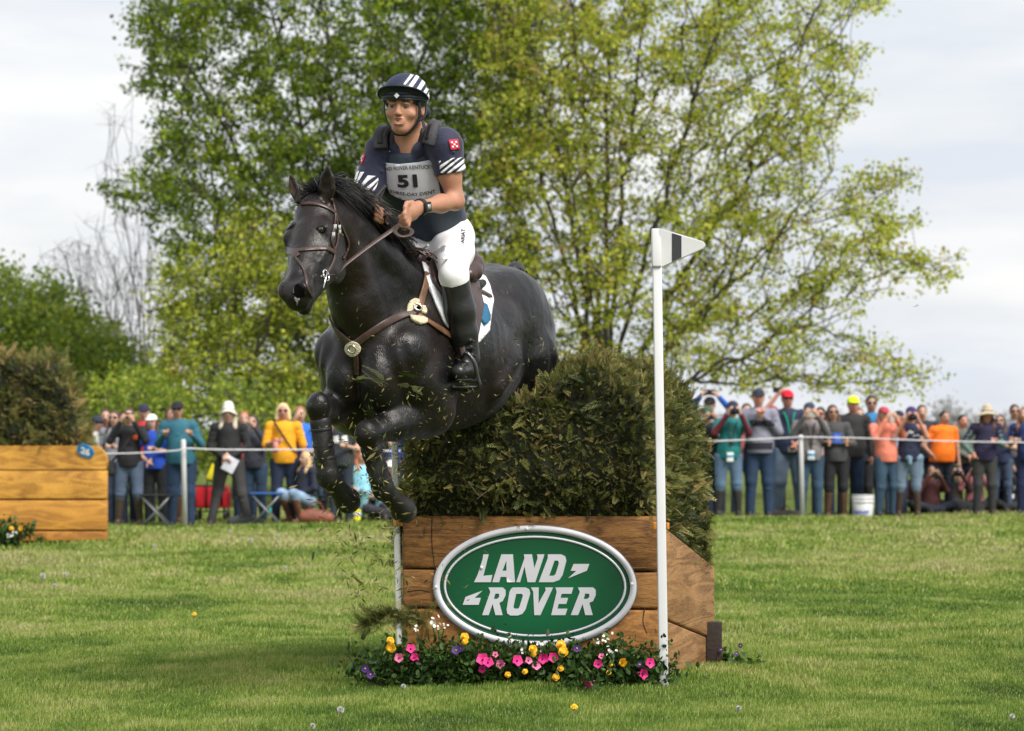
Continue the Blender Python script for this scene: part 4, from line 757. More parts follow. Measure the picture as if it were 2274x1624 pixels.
rr = lambda cc, rad, ax_, n=20: [cc+(np.cross(ax_, [0, .3, 1])/np.linalg.norm(np.cross(ax_, [0, .3, 1]))*math.cos(a)+np.cross(ax_, unit(np.cross(ax_, [0, .3, 1])))*math.sin(a))*rad for a in np.linspace(0, 2*math.pi, n)]
h_ = ray(HB, *Z1(455, 880)); BIT = (h_[0] if h_ else H(.45, -.1, .06))+HSd*.02
mb.tube(rr(BIT, .024, unit(HSd)), .0045, 6); mb.tube([BIT-HSd*.01, BIT-HSd*.07], .006, 6); mb.tube([BIT+HAx*.075, BIT-HAx*.05+HSd*.004], .004, 6); mb.build('bit', M_STEEL, bridle, True)
# reins: from the bit to the rider's hand, the free loop beyond
HAND = D(896, 482, 13.10)
rn = empty('reins', HAND, 'brown leather reins running from the bit to the rider\'s hands', 'reins')
mb = MB(); P = smoothline([BIT, D(*Z1(560, 860), 12.86), D(*Z1(630, 790), 12.92), D(*Z1(800, 660), 13.0), D(*Z1(930, 570), 13.05), D(*Z1(1000, 520), 13.07)], 40); P[:, 2] += 0
strap(mb, P, np.tile([-.2, -.9, .35], (40, 1)), np.linspace(.015, .021, 40), .004); mb.build('rein', M_LEA, rn, True)
mb = MB(); P = smoothline([D(*Z1(990, 525), 13.07), D(*Z1(960, 570), 13.0), D(*Z1(1000, 603), 12.98), D(*Z1(1060, 598), 13.0), D(*Z1(1078, 565), 13.03), D(*Z1(1030, 540), 13.05), D(*Z1(985, 545), 13.06)], 40)
strap(mb, P, np.tile([0, -.5, .8], (40, 1)), .018, .004)
P = smoothline([D(*Z1(935, 455), 13.1), D(*Z1(890, 462), 13.14), D(*Z1(905, 520), 13.2), D(*Z1(900, 440), 13.2), D(*Z1(860, 395), 13.25), D(*Z1(810, 395), 13.3), D(*Z1(790, 420), 13.32)], 40)
strap(mb, P, np.tile([0, -.8, .5], (40, 1)), .018, .004); mb.build('rein_loop', M_LEA, rn, True)
bp = empty('breastplate', B(.45, 0, 1.5), 'brown leather breastplate with fleece pads across the horse\'s chest', 'breastplate')
for nm, px, wd, mm in [('chest_strap', Z1s((522, 1160), (560, 1240), (620, 1310), (672, 1352)), .032, M_LEA), ('chest_strap', Z1s((690, 1352), (770, 1285), (900, 1200), (1020, 1150), (1100, 1130)), .034, M_LEA),
                       ('shoulder_strap', Z1s((1205, 780), (1180, 880), (1150, 1000), (1125, 1100)), .034, M_LEA2), ('girth_strap', Z1s((1120, 1150), (1200, 1205), (1290, 1260), (1370, 1315)), .026, M_LEA2),
                       ('belly_strap', Z1s((685, 1380), (700, 1460), (705, 1560)), .024, M_LEA)]:
    mb = MB(); strap_px(mb, HB, px, wd, .007, 30, .006); mb.build(nm, mm, bp, True)
fl = lambda cx, cy, rx, ry, r0=0, n=22: [Z1(cx+(rx*math.cos(a)*math.cos(r0)-ry*math.sin(a)*math.sin(r0)), cy+(rx*math.cos(a)*math.sin(r0)+ry*math.sin(a)*math.cos(r0))) for a in np.linspace(0, 2*math.pi, n, endpoint=False)]
for q in [[fl(678, 1378, 50, 52)], [Z1s((1085, 1035), (1105, 1038), (1122, 1052), (1118, 1085), (1095, 1110), (1065, 1132), (1035, 1135), (1042, 1085), (1060, 1050))], [Z1s((1135, 1092), (1160, 1095), (1172, 1125), (1168, 1150), (1140, 1140))], [Z1s((1062, 1162), (1100, 1165), (1150, 1172), (1174, 1185), (1172, 1210), (1140, 1220), (1100, 1205), (1070, 1185))]]:
    o = obj('fleece_pad', on_surface(HB, q, .001, .016, 3), M_FLEECE, bp)
for cxy in ((678, 1372), (1108, 1112), (1190, 775)):
    h_ = ray(HB, *Z1(*cxy))
    if h_: mb = MB(); mb.tube([h_[0]+h_[1]*.022+q for q in (np.array(rr(np.zeros(3), .018, h_[1])))], .0042, 6); mb.build('ring', M_STEEL, bp, True)
# saddle cloth, saddle
M_PAD = mat('white_saddle_cloth', (.78, .78, .82), .85, .05, 20, bump=.3, bscale=90); M_BLUE = mat('blue_trim', (.01, .11, .22), .6); M_SAD = mat('saddle_leather', (.04, .018, .015), .4, .25, 15, bump=.12, bscale=90, coat=.2)
sc_ = empty('saddle_cloth', B(-.3, 0, 1.9), 'white saddle cloth with blue trim under the brown saddle', 'saddle cloth')
PADP = Z1s((1140, 790), (1185, 950), (1235, 1080), (1290, 1200), (1375, 1305), (1450, 1350), (1530, 1340), (1600, 1260), (1622, 1110), (1632, 1050), (1605, 950), (1575, 890), (1500, 850), (1350, 800))
cloth = obj('cloth', on_surface(HB, [PADP], .004, .010, 8), M_PAD, sc_)
obj('blue_patch', on_surface(HB, [Z1s((1525, 1070), (1570, 1095), (1592, 1165), (1590, 1200), (1555, 1228), (1528, 1180))], .016, .012, 6), M_BLUE, sc_)
g = SDF(.012, .03); g.ch([(B(.02, 0, 1.945), .03), (B(-.25, 0, 1.925), .035), (B(-.6, 0, 1.93), .03)], .03); g.build('spine_pad', M_PAD, sc_)
saddle = empty('saddle', B(-.3, 0, 1.95), 'dark brown leather jumping saddle under the rider', 'saddle')
sp = [(1200, 770), (1182, 850), (1200, 930), (1260, 1020), (1320, 1090), (1345, 1190), (1365, 1300), (1500, 1290), (1540, 1100), (1500, 900), (1450, 790), (1330, 745)]
flap = obj('flap', on_surface(HB, [Z1s(*sp)], .018, .016, 8), M_SAD, saddle)
mb = MB(); strap_px(mb, HB, Z1s((1150, 700), (1215, 760), (1260, 850), (1300, 960), (1330, 1070), (1345, 1180)), .022, .012, 30, .03); mb.build('blue_piping', mat('blue_piping', (.02, .16, .28), .5), saddle, True)
g = SDF(.007, .03); g.ch([(B(.0, -.07, 1.975), .03), (B(.03, 0, 2.0), .034), (B(.0, .07, 1.975), .03)], .03)
g.ch([(B(0, 0, 1.98), .06), (B(-.2, 0, 1.965), .075), (B(-.4, 0, 1.97), .10)], .05, sq=(HZ, .7))
g.ch([(B(-.42, -.13, 1.97), .03), (B(-.5, -.07, 2.02), .04), (B(-.52, 0, 2.035), .045), (B(-.5, .07, 2.02), .04), (B(-.42, .13, 1.97), .035)], .03)
for q in (-1, 1): g.ch([(B(-.5, q*.10, 1.96), .05), (B(-.3, q*.12, 1.93), .045), (B(-.02, q*.12, 1.93), .03)], .03)
g.build('seat', M_SAD, saddle)
g = SDF(.006, .02); g.ch([(D(*Z1(1490, 740), 13.95), .035), (D(*Z1(1515, 800), 13.9), .04), (D(*Z1(1505, 850), 13.85), .04), (D(*Z1(1470, 870), 13.8), .036)], .015); g.build('cantle_panel', M_SAD, saddle)
g = SDF(.006, .01); g.ch([(D(*Z1(1480, 930), 13.86), .022), (D(*Z1(1530, 945), 13.9), .026), (D(*Z1(1570, 925), 13.95), .018)], .01); g.build('panel', mat('black_felt', (.02, .02, .022), .8), saddle)
mb = MB(); strap_px(mb, HB, Z1s((1500, 985), (1550, 1005), (1605, 1035)), .022, .005, 12, .02); mb.build('billet_strap', M_LEA, saddle, True)
mb = MB()
for o1 in (0, .018): strap(mb, smoothline([D(*Z1(1030, 705), 13.42)+[0, 0, o1*.5], D(*Z1(1110, 690), 13.40), D(*Z1(1200, 712), 13.38), D(*Z1(1250, 755), 13.4)], 16)+np.array([0, 0, -o1]), np.tile([0, -.6, .8], (16, 1)), .012, .006)
for o1 in (0, 1): strap(mb, smoothline([D(*Z1(1060+o1*60, 745), 13.40), D(*Z1(1110+o1*50, 700), 13.38), D(*Z1(1180+o1*30, 740), 13.38)], 10), np.tile([0, -.6, .8], (10, 1)), .012, .006)
mb.build('neck_strap', M_LEA, bp, True)
# ================================================================ the rider
M_SKIN = mat('tanned_skin', (.42, .205, .13), .5, .10, 25, bump=.15, bscale=150, spec=.4); M_NAVY = mat('navy_shirt', (.012, .014, .045), .75, .15, 20, bump=.5, bscale=26, sheen=.2)
M_VEST = mat('navy_vest', (.012, .024, .042), .6, .2, 18, bump=.25, bscale=40); M_GREYP = mat('grey_shoulder_pad', (.055, .053, .06), .9, .2, 60, bump=.4, bscale=140); M_BLK = mat('black_webbing', (.010, .010, .012), .6, .1)
M_WH = mat('white_print', (.78, .78, .80), .6, .02); M_BREECH = mat('white_breeches', (.80, .79, .81), .75, .03, 14, bump=.55, bscale=15, sheen=.1); M_BOOTL = mat('black_boot_leather', (.016, .016, .018), .32, .25, 9, bump=.35, bscale=22, spec=.5)
M_INK = mat('black_print', (.012, .012, .016), .6, .02); M_RED = mat('red_patch', (.62, .015, .05), .7, .05)
def Z3(x, y): return (720.1+x*.24501, 123.2+y*.24501)                  # a close-up's own grid (rider)
def Z3s(*p): return [Z3(*q) for q in p]
rider = empty('person', D(968, 560, 13.8), 'rider in navy striped helmet, number 51 bib and white breeches, holding the reins', 'rider')
TS = unit(D(990, 310, 13.42)-D(846, 320, 13.55)); NB = D(917, 300, 13.5); PEL = D(968, 525, 13.82); TU = unit(NB-PEL); TF = unit(np.cross(TS, TU)); TF = TF if TF[1] < 0 else -TF; TS = unit(np.cross(TU, TF)); TS = TS if TS[0] > 0 else -TS
TM = np.stack([TS, TF, TU], 1)
def T(s, f, u): return PEL+TS*s+TF*f+TU*u              # torso frame: side, front, up
UL = np.linalg.norm(NB-PEL)
SHR = D(988, 322, 13.42); ELR = D(1011, 447, 13.43); WRR = D(930, 461, 13.2); SHL = D(852, 334, 13.55); ELL = D(806, 446, 13.5); WRL = D(826, 470, 13.3)
HIPR = D(1003, 528, 13.76); KNR = D(1008, 612, 13.38); ANR = D(1040, 800, 13.47); HIPL = D(938, 528, 13.9); KNL = D(878, 600, 13.5); ANL = B(-.05, -.34, 1.52)
# --- head frame
HD = D(898, 241, 13.40); hf = unit([-.24, -.95, -.04]); hs = unit(np.cross([.03, 0, 1], hf)); hs = hs if hs[0] > 0 else -hs; hu = unit(np.cross(hs, hf)); hu = hu if hu[2] > 0 else -hu
XM = np.stack([hs, hf, hu], 1)
def X(s, f, u): return HD+hs*s+hf*f+hu*u
# --- one continuous body
def rider_body(res=.006):
    g = SDF(res, .02)
    g.el(X(0, -.035, .04), (.076, .095, .085), XM, .03); g.el(X(0, .02, -.01), (.064, .07, .095), XM, .03)                   # skull, face
    g.el(X(0, .055, -.086), (.026, .028, .024), XM, .025); g.rc(X(-.048, -.015, -.055), X(-.014, .055, -.092), .018, .016, .03); g.rc(X(.048, -.015, -.055), X(.014, .055, -.092), .018, .016, .03)
    g.rc(X(-.05, .072, .03), X(.05, .072, .03), .013, .013, .014)                                                              # brow
    g.rc(X(0, .085, .02), X(0, .104, -.026), .0085, .0108, .01); g.el(X(-.012, .098, -.03), .009, None, .006); g.el(X(.012, .098, -.03), .009, None, .006)   # nose
    for q in (-1, 1):
        g.el(X(q*.032, .088, .008), (.019, .012, .013), XM, .008, '-'); g.el(X(q*.032, .070, .008), .0135, None, .003)
        g.el(X(q*.046, .056, -.028), (.022, .02, .02), XM, .015); g.el(X(q*.077, -.02, -.005), (.010, .02, .032), XM, .008); g.el(X(q*.084, -.012, .0), (.006, .011, .018), XM, .004, '-')
    g.el(X(0, .082, -.062), (.028, .015, .019), XM, .008); g.el(X(-.002, .100, -.060), (.014, .012, .0075), XM, .004, '-')
    g.rc(X(-.02, .088, -.049), X(.02, .088, -.049), .0055, .0055, .004); g.rc(X(-.017, .089, -.073), X(.017, .089, -.073), .0065, .0065, .004)
    g.rc(X(0, -.03, -.05), NB+TU*.0, .050, .062, .02)
    # trunk, limbs under the clothes
    g.ch([(T(0, 0, UL*.86), .12), (T(0, .0, UL*.5), .115), (T(0, 0, UL*.25), .11), (T(0, 0, 0), .12)], .05)
    for s_, sh, el_, wr in ((1, SHR, ELR, WRR), (-1, SHL, ELL, WRL)):
        g.rc(T(0, 0, UL*.86), sh, .07, .05, .04); g.rc(sh, el_, .048, .040, .03); g.el(sh+(el_-sh)*.5+TF*.01, .046, None, .04); g.rc(el_, el_+(wr-el_)*.4, .038, .036, .02); g.rc(el_+(wr-el_)*.4, wr, .038, .025, .03)
    for hp, kn, an in ((HIPR, KNR, ANR), (HIPL, KNL, ANL)):
        g.rc(hp, kn, .085, .056, .04); g.rc(kn, an, .052, .038, .03)
    # hands: palm, four fingers closed round the reins, thumb on top
    for s_, wr, hd in ((1, WRR, D(893, 483, 13.10)), (-1, WRL, D(845, 466, 13.16))):
        ax = unit(hd-wr); up = unit(np.array([0, 0, 1])-ax*ax[2]); sd_ = unit(np.cross(ax, up)); sd_ = sd_ if sd_[1] < 0 else -sd_     # sd_: towards the camera
        Mh = np.stack([ax, sd_, up], 1); pc = wr+ax*.060
        g.el(pc, (.056, .022, .042), Mh, .02); g.rc(wr, pc, .027, .025, .02)
        for j, uo in enumerate((.028, .009, -.010, -.027)):
            L0 = (.044, .050, .047, .038)[j]; k0 = pc+ax*.040+up*uo+sd_*.008; k1 = k0+ax*L0*.75+sd_*.010-up*.012; k2 = k1-sd_*.024-up*.014+ax*.004; k3 = k2-sd_*.012-ax*.022
            g.ch([(k0, .0115), (k1, .0105), (k2, .0095), (k3, .0085)], .003)
        g.ch([(pc-ax*.02+up*.034, .014), (pc+ax*.022+up*.046+sd_*.006, .012), (pc+ax*.052+up*.038+sd_*.012, .0105)], .006)
    return g
rb, RB = rider_body().build('body', M_SKIN, rider, 1, True)
M_WHITEYE = mat('eye_white', (.24, .20, .18), .3, .02); M_IRIS = mat('iris', (.05, .08, .07), .2, .1); M_BROW = mat('eyebrow', (.12, .07, .04), .8); M_STUB = mat('stubble', (.26, .15, .10), .8, .2, 90)
for q in (-1, 1):
    g = SDF(.0022, .002); g.el(X(q*.032, .074, .008), .0125, None); ey = g.build('eye', M_WHITEYE, rider); g = SDF(.0015, .001); g.el(X(q*.032-.002, .0815, .0065), .0088); g.build('iris', M_IRIS, ey)
    g = SDF(.002, .002); g.ch([(X(q*.014, .088, .026), .0034), (X(q*.032, .088, .029), .0042), (X(q*.050, .078, .025), .0026)], .003); g.build('eyebrow', M_BROW, rider)
    g = SDF(.002, .002); g.ch([(X(q*.02, .086, .0155), .0052), (X(q*.033, .0878, .0165), .0058), (X(q*.046, .08, .013), .004)], .003); g.build('eyelid', M_SKIN, rider)
g = SDF(.002, .002); g.el(X(-.002, .084, -.061), (.015, .008, .009), XM); g.build('mouth', mat('mouth_dark', (.10, .025, .02), .5), rider)
g = SDF(.0025, .003); g.ch([(X(-.019, .093, -.050), .002), (X(-.008, .0965, -.0475), .0032), (X(.008, .0965, -.0475), .0032), (X(.019, .093, -.050), .002)], .003); g.ch([(X(-.016, .0935, -.073), .003), (X(0, .097, -.0745), .0045), (X(.016, .0935, -.073), .003)], .003); g.build('lips', mat('lips', (.40, .17, .125), .5), rider)
# stubble band over lip and chin, hair at the temples
def surf(bvh, polys, off, th, m, name, parent, step=6): return obj(name, on_surface(bvh, polys, off, th, step), m, parent)
M_HAIRB = mat('short_brown_hair', (.16, .10, .06), .8, .3, 60)
g = SDF(.004, .01)
for q in (-1, 1): g.el(X(q*.073, -.01, .025), (.012, .03, .026), XM, .01)
g.el(X(0, -.075, 0), (.07, .055, .06), XM, .02); g.build('hair', M_HAIRB, rider)
# --- shirt
g = SDF(.007, .03)
g.ch([(T(0, -.05, UL*.80), .125), (T(0, -.02, UL*.62), .15), (T(0, -.01, UL*.35), .142), (T(0, .0, UL*.12), .148), (T(0, .0, .015), .15)], .05, sq=(TF, .78))
for q in (-1, 1): g.rc(T(q*.05, 0, UL*.87), T(q*.13, -.01, UL*.80), .075, .07, .04)
g.ch([(NB-TU*.03, .078), (NB+TU*.028, .066)], .02); g.rc(NB+TU*.02+TF*.01, NB+TU*.10+TF*.02, .050, .062, .008, '-')
for sh, el_, w0, w1, wp in ((SHR, ELR, .074, .070, .52), (SHL, ELL, .076, .072, .86)):
    en = sh+(el_-sh)*wp; ax = unit(el_-sh); g.rc(T(0, 0, UL*.82), sh, .09, .068, .04); Lc = np.linalg.norm(en-sh); f_ = (lambda sh, ax, Lc, w0, w1: lambda X_, Y_, Z_: (lambda ts: np.maximum(np.sqrt(np.maximum((X_-sh[0])**2+(Y_-sh[1])**2+(Z_-sh[2])**2-ts**2, 0))-(w0+(w1-w0)*np.clip(ts/Lc, 0, 1)), np.abs(ts-Lc/2)-Lc/2))((X_-sh[0])*ax[0]+(Y_-sh[1])*ax[1]+(Z_-sh[2])*ax[2]))(sh, ax, Lc, w0, w1)
    g.fn(f_, np.minimum(sh, en)-.09, np.maximum(sh, en)+.09, .012); g.el(sh, w0*1.02, None, .03)
# folds
r2 = np.random.default_rng(3)
for k in range(12):
    a = r2.uniform(-.13, .13); u0 = r2.uniform(.06, .22); g.rc(T(a, .135-abs(a)*.5, u0), T(a+r2.uniform(-.09, .09), .135-abs(a)*.5, u0+r2.uniform(-.05, .05)), .006, .004, .012, '+')
for sh, el_ in ((SHR, ELR), (SHL, ELL)):
    for k in range(3): o_ = sh+(el_-sh)*(.15+.11*k)+np.array([0, -.062, 0]); g.rc(o_-TS*.04+[0, 0, .02], o_+TS*.04-[0, 0, .01*k], .006, .003, .012, '+')
shirt, SB = g.build('shirt', M_NAVY, rider, 1, True)
# --- vest
g = SDF(.007, .03)
g.ch([(T(-.012, .03, UL*.74), .158), (T(-.012, .04, UL*.55), .166), (T(-.008, .03, UL*.35), .158), (T(0, .015, UL*.22), .150)], .05, sq=(TF, .88))
g.el(T(0, -.03, UL*1.16), (.28, .28, .13), TM, .01, '-')
for q in (-1, 1): g.el(T(q*.215, .0, UL*.78), (.075, .16, .10), TM, .02, '-')
vest, VB = g.build('vest', M_VEST, rider, 1, True)
TB = VB
def both(x, y):
    a, b = ray(VB, x, y), ray(SB, x, y)
    return a if b is None or (a is not None and a[0][1] < b[0][1]) else b
for pts, w0 in ((Z3s((515, 850), (515, 740), (560, 680), (600, 650)), .062), (Z3s((960, 810), (985, 720), (990, 640), (945, 580)), .066)):
    q = smoothline(pts, 14); H_ = [ray(SB, *p) for p in q]; P = np.array([h[0] for h in H_ if h]); Nn = np.array([h[1] for h in H_ if h]); P = np.vstack([P, P[-1]+[0, .06, .012]]); Nn = np.vstack([Nn, [0, 0, 1]])
    mb = MB(); strap(mb, P+Nn*.002, Nn, w0, .028); sp_ = mb.build('shoulder_pad', M_GREYP, rider, True); mb = MB(); strap(mb, P[2:-1]+Nn[2:-1]*.028, Nn[2:-1], .024, .004); mb.build('strap', M_BLK, sp_, True)
for pts in (Z3s((625, 860), (620, 760), (640, 690)), Z3s((860, 860), (890, 760), (905, 680))):
    q = smoothline(pts, 10); H_ = [both(*p) for p in q]; H_ = [h for h in H_ if h]; P = np.array([h[0] for h in H_]); Nn = np.array([h[1] for h in H_]); mb = MB(); strap(mb, P+Nn*.003, Nn, .034, .008); mb.build('strap', M_BLK, rider, True)
for x0 in (594, 648, 829, 883):
    surf(VB, [Z3s((x0-3, 850), (x0+4, 850), (x0+5, 880), (x0-2, 880))], .003, .002, M_WH, 'strap_marker', vest, 3)
g = SDF(.006, .012); g.ch([(T(-.07, .02, UL*1.01), .024), (T(-.052, .085, UL*.95), .026), (T(-.012, .120, UL*.845), .020), (T(.0, .125, UL*.80), .016)], .012); g.ch([(T(.075, .02, UL*1.02), .024), (T(.056, .085, UL*.96), .030), (T(.022, .120, UL*.86), .026), (T(.0, .125, UL*.80), .016)], .012); g.build('collar', M_NAVY, rider)
# bib, lettering
M_BIB = mat('bib', (.58, .58, .62), .5, .06, 9, bump=.5, bscale=12)
BIBP = Z3s((495, 968), (680, 985), (840, 970), (985, 942), (1015, 1060), (1045, 1245), (930, 1300), (795, 1326), (680, 1290), (612, 1255), (560, 1150))
bib = surf(VB, [BIBP], .005, .004, M_BIB, 'number_bib', rider, 7)
def wr(body, quad, off=.013, **k): return text_on(VB, body, Z3s(*quad), off=off, m=M_INK, parent=bib, **k)
wr('LAND ROVER KENTUCKY', ((530, 1046), (980, 1024), (974, 992), (526, 1014)), bend=-1, bold=.008)
wr('51', ((680, 1195), (850, 1190), (838, 1072), (668, 1080)), bold=.045, name='number')
wr('THREE-DAY EVENT', ((612, 1236), (1000, 1240), (996, 1210), (608, 1208)), bend=7, bold=.012)
# helmet: shell cover with stripes, peak, harness
M_HEL = mat('helmet_silk', (.012, .018, .05), .55, .12, 30, bump=.15, bscale=80); M_PEAK = mat('helmet_peak', (.008, .014, .022), .5, .1)
helmet = empty('helmet', X(0, 0, .05), 'navy riding helmet with white diagonal stripes on the rider\'s head', 'helmet')
g = SDF(.005, .02); g.el(X(0, -.02, .062), (.100, .125, .095), XM); g.el(X(0, .01, -.02), (.075, .13, .065), XM, .008, '-'); g.el(X(0, .03, -.10), (.15, .2, .12), XM, .008, '-'); g.rc(X(-.06, -.1, -.01), X(.06, -.1, -.01), .03, .03, .02)
shell, HLB = g.build('shell', M_HEL, helmet, 1, True)
# peak: one curved shade at the front
mb = MB(); V = []; na, nr = 26, 7
for i in range(na):
    a = -1.45+2.9*i/(na-1)
    for j in range(nr):
        t = j/(nr-1); rr_ = 1+.40*t*math.cos(a)**.6; V.append(X(.100*math.sin(a)*rr_, -.02+.118*math.cos(a)*rr_, .062+(.030*t+.012*math.sin(t*3.1))*math.cos(a)**.5-.03*abs(math.sin(a))**3))
Fq = [(i*nr+j, i*nr+j+1, (i+1)*nr+j+1, (i+1)*nr+j) for i in range(na-1) for j in range(nr-1)]; n0 = len(V); V2 = [v-hu*.006 for v in V]
mb.add(V+V2, Fq+[tuple(k+n0 for k in f)[::-1] for f in Fq]+[(i*nr+nr-1, (i+1)*nr+nr-1, (i+1)*nr+nr-1+n0, i*nr+nr-1+n0) for i in range(na-1)]); mb.build('peak', M_PEAK, helmet, True)
g = SDF(.005, .01)
g.ch([(X(.094*math.sin(a), -.018+.116*math.cos(a), .045), .0115) for a in np.linspace(-1.5, 1.5, 16)], .008); g.build('brow_band', M_PEAK, helmet)
mb = MB(); mb.tube([X(.103*math.sin(a), -.018+.128*math.cos(a), .034) for a in np.linspace(-1.6, 1.6, 24)], .004, 6); mb.build('rim', mat('black_rim', (.01, .012, .014), .3), helmet, True)
for poly in [((600, 170), (632, 160), (585, 232), (572, 235)), ((795, 158), (822, 166), (733, 272), (715, 265)), ((840, 168), (868, 186), (785, 310), (755, 290)), ((893, 212), (918, 245), (852, 345), (822, 325)), ((932, 275), (942, 308), (895, 398), (866, 378)), ((946, 335), (956, 372), (930, 435), (905, 412)), ((957, 400), (960, 440), (948, 470), (928, 450))]:
    q = [Z3(*p) for p in poly]
    me_ = on_surface(HLB, [q], .0015, .002, 4)
    if len(me_.polygons): obj('stripe', me_, M_WH, shell)
for q in (-1, 1):
    mb = MB(); P = smoothline([X(q*.078, .045, .03), X(q*.079, .035, -.01), X(q*.068, .03, -.06), X(q*.03, .045, -.112), X(0, .05, -.118)], 18); strap(mb, P, [unit(p-X(0, -.01, -.02)) for p in P], .015, .004); mb.build('chin_strap', M_BLK, helmet, True)
mb = MB(); P = smoothline([X(.082, -.06, .02), X(.086, -.03, -.03), X(.072, .025, -.055)], 10); strap(mb, P, np.tile(hs, (10, 1)), .013, .004); mb.build('chin_strap', M_BLK, helmet, True)
# small diamond on the peak's front
c0 = X(.0, .1165, .048); mb = MB(); mb.prism([(-.012, 0), (0, -.012), (.012, 0), (0, .012)], c0+hf*.004, hs, hu, hf*.004); mb.build('badge', M_WH, helmet)
mb = MB(); mb.prism([(-.006, 0), (0, -.006), (.006, 0), (0, .006)], c0+hf*.0045, hs, hu, hf*.001); mb.build('badge', M_INK, helmet)
# sleeve stripes, patches
def ss(polys, nm='stripe', m=M_WH, off=.0025, th=.0015):
    for p in polys:
        me_ = on_surface(SB, [Z3s(*p)], off, th, 4)
        if len(me_.polygons): obj(nm, me_, m, shirt)
ss([((1050, 1000), (1150, 935), (1183, 928), (1050, 1035)), ((1052, 1062), (1205, 935), (1245, 922), (1075, 1070)), ((1108, 1068), (1262, 940), (1290, 935), (1288, 955), (1135, 1070)),
    ((1185, 1062), (1290, 962), (1292, 1010), (1220, 1068)), ((1262, 1078), (1298, 1030), (1300, 1078), (1280, 1082)), ((1042, 960), (1060, 955), (1045, 985))])
ss([((285, 1100), (300, 1045), (320, 1050), (290, 1140), (272, 1180)), ((275, 1195), (330, 1060), (365, 1060), (310, 1150), (290, 1205)), ((315, 1200), (395, 1090), (465, 1095), (400, 1140), (330, 1210)), ((360, 1215), (440, 1150), (485, 1110), (490, 1135), (395, 1225)), ((430, 1225), (485, 1150), (470, 1195), (445, 1235))])
for q, s_ in ((((1125, 770), (1205, 762), (1222, 848), (1142, 858)), 1), (((345, 888), (378, 900), (352, 990), (315, 965)), .6)):
    me_ = on_surface(SB, [Z3s(*q)], .003, .003, 4); pt = obj('sleeve_patch', me_, M_RED, shirt); q = np.array(q, float)
    for i in range(3):
        for j in range(3):
            if (i+j) % 2: continue
            a0, b0 = .18+.64*i/3, .18+.64*j/3; a1, b1 = a0+.21, b0+.21
            f_ = lambda a, b: tuple((1-a)*(1-b)*q[0]+a*(1-b)*q[1]+a*b*q[2]+(1-a)*b*q[3])
            me_ = on_surface(SB, [Z3s(f_(a0, b0), f_(a1, b0), f_(a1, b1), f_(a0, b1))], .0065, .0012, 5)
            if len(me_.polygons): obj('patch_square', me_, M_WH, pt)
# --- breeches, belt
g = SDF(.007, .03)
g.ch([(T(0, 0, .07), .142), (T(0, -.01, -.02), .158)], .05, sq=(TF, .80)); g.rc(HIPR, KNR+(KNR-HIPR)*.02, .106, .060, .04); g.rc(HIPL, KNL, .108, .07, .05)
g.el(HIPR+(KNR-HIPR)*.35+HS*.015, (.076, .076, .076), None, .05); g.rc(KNR, KNR+(ANR-KNR)*.18, .062, .056, .03)
for k, (a, b) in enumerate([((1000, 620), (1016, 560)), ((1022, 600), (1040, 545)), ((985, 575), (1010, 560)), ((990, 545), (960, 560)), ((1005, 632), (1030, 618)), ((950, 545), (930, 560))]):
    d_ = 13.34 if k not in (3, 5) else 13.45; g.rc(D(*a, d_), D(*b, d_+.08), .008, .005, .02, '+')
g.el(T(0, 0, .19), (.3, .3, .09), TM, .01, '-'); breeches, BB = g.build('breeches', M_BREECH, rider, 1, True)
g = SDF(.006, .01); P = [T(.150*math.cos(a), .118*math.sin(a), .098) for a in np.linspace(0, 2*math.pi, 30)]
mb = MB(); strap(mb, P, [unit(p-T(0, 0, .098)) for p in P], .034, .006); belt = mb.build('belt', mat('dark_grey_belt', (.03, .032, .036), .6), rider, True)
text_on(BB, 'ARIAT', [Z1(1440, 655), Z1(1448, 555), Z1(1420, 553), Z1(1414, 652)], bold=.02, off=.004, m=M_INK, parent=breeches)
mb = MB(); h_ = ray(BB, *Z1(1421, 672))
if h_: mb.tube([h_[0]+h_[1]*.004+(np.array([math.cos(a), 0, math.sin(a)])*[.0085, 0, .0095]) for a in np.linspace(0, 2*math.pi, 20)], .0011, 4); mb.tube([h_[0]+h_[1]*.004+[-.003, 0, -.004], h_[0]+h_[1]*.004+[.003, 0, .005]], .0012, 4); mb.build('logo', M_INK, breeches)
# --- boots
for kn, an, toe, heel in ((KNR, ANR, D(1019, 829, 13.33), D(1049, 832, 13.56)), (KNL, ANL, ANL+HU*.16-HZ*.06, ANL-HU*.07-HZ*.07)):
    g = SDF(.006, .02); ax = unit(an-kn); side = HS
    g.ch([(kn+ax*.03, .066), (kn+ax*.16, .066), (kn+ax*.26, .060), (an-ax*.05, .049), (an, .047)], .03); g.rc(an, heel+HZ*.012, .046, .034, .03); g.ch([(heel+HZ*.01, .034), ((heel+toe)/2+HZ*.02, .040), (toe+HZ*.005, .034)], .02); g.rc(an+HU*.03, (heel+toe)/2+HZ*.03, .04, .034, .02)
    g.rc(kn-ax*.10, kn+ax*.045, .07, .055, .006, '-'); g.rc(kn+ax*.2+[0, .06, 0], kn-ax*.05+[0, .1, 0], .01, .03, .01, '-')
    for k in range(5): t = .78+.045*k; o_ = kn+(an-kn)*t+np.array([0, -.05, 0]); g.rc(o_-HS*.045+[0, 0, .008*(-1)**k], o_+HS*.045, .006, .006, .008, '-' if k % 2 else '+')
    bt = g.build('boot', M_BOOTL, rider)
    g = SDF(.005, .006); g.ch([(toe-HZ*.030, .020), ((heel+toe)/2-HZ*.026, .022), (heel-HZ*.028, .02)], .01, sq=(HZ, .5)); g.build('sole', M_BLK, bt)
g = SDF(.006, .006); g.rc(D(1016, 628, 13.31), D(1044, 795, 13.42), .0045, .0045); 
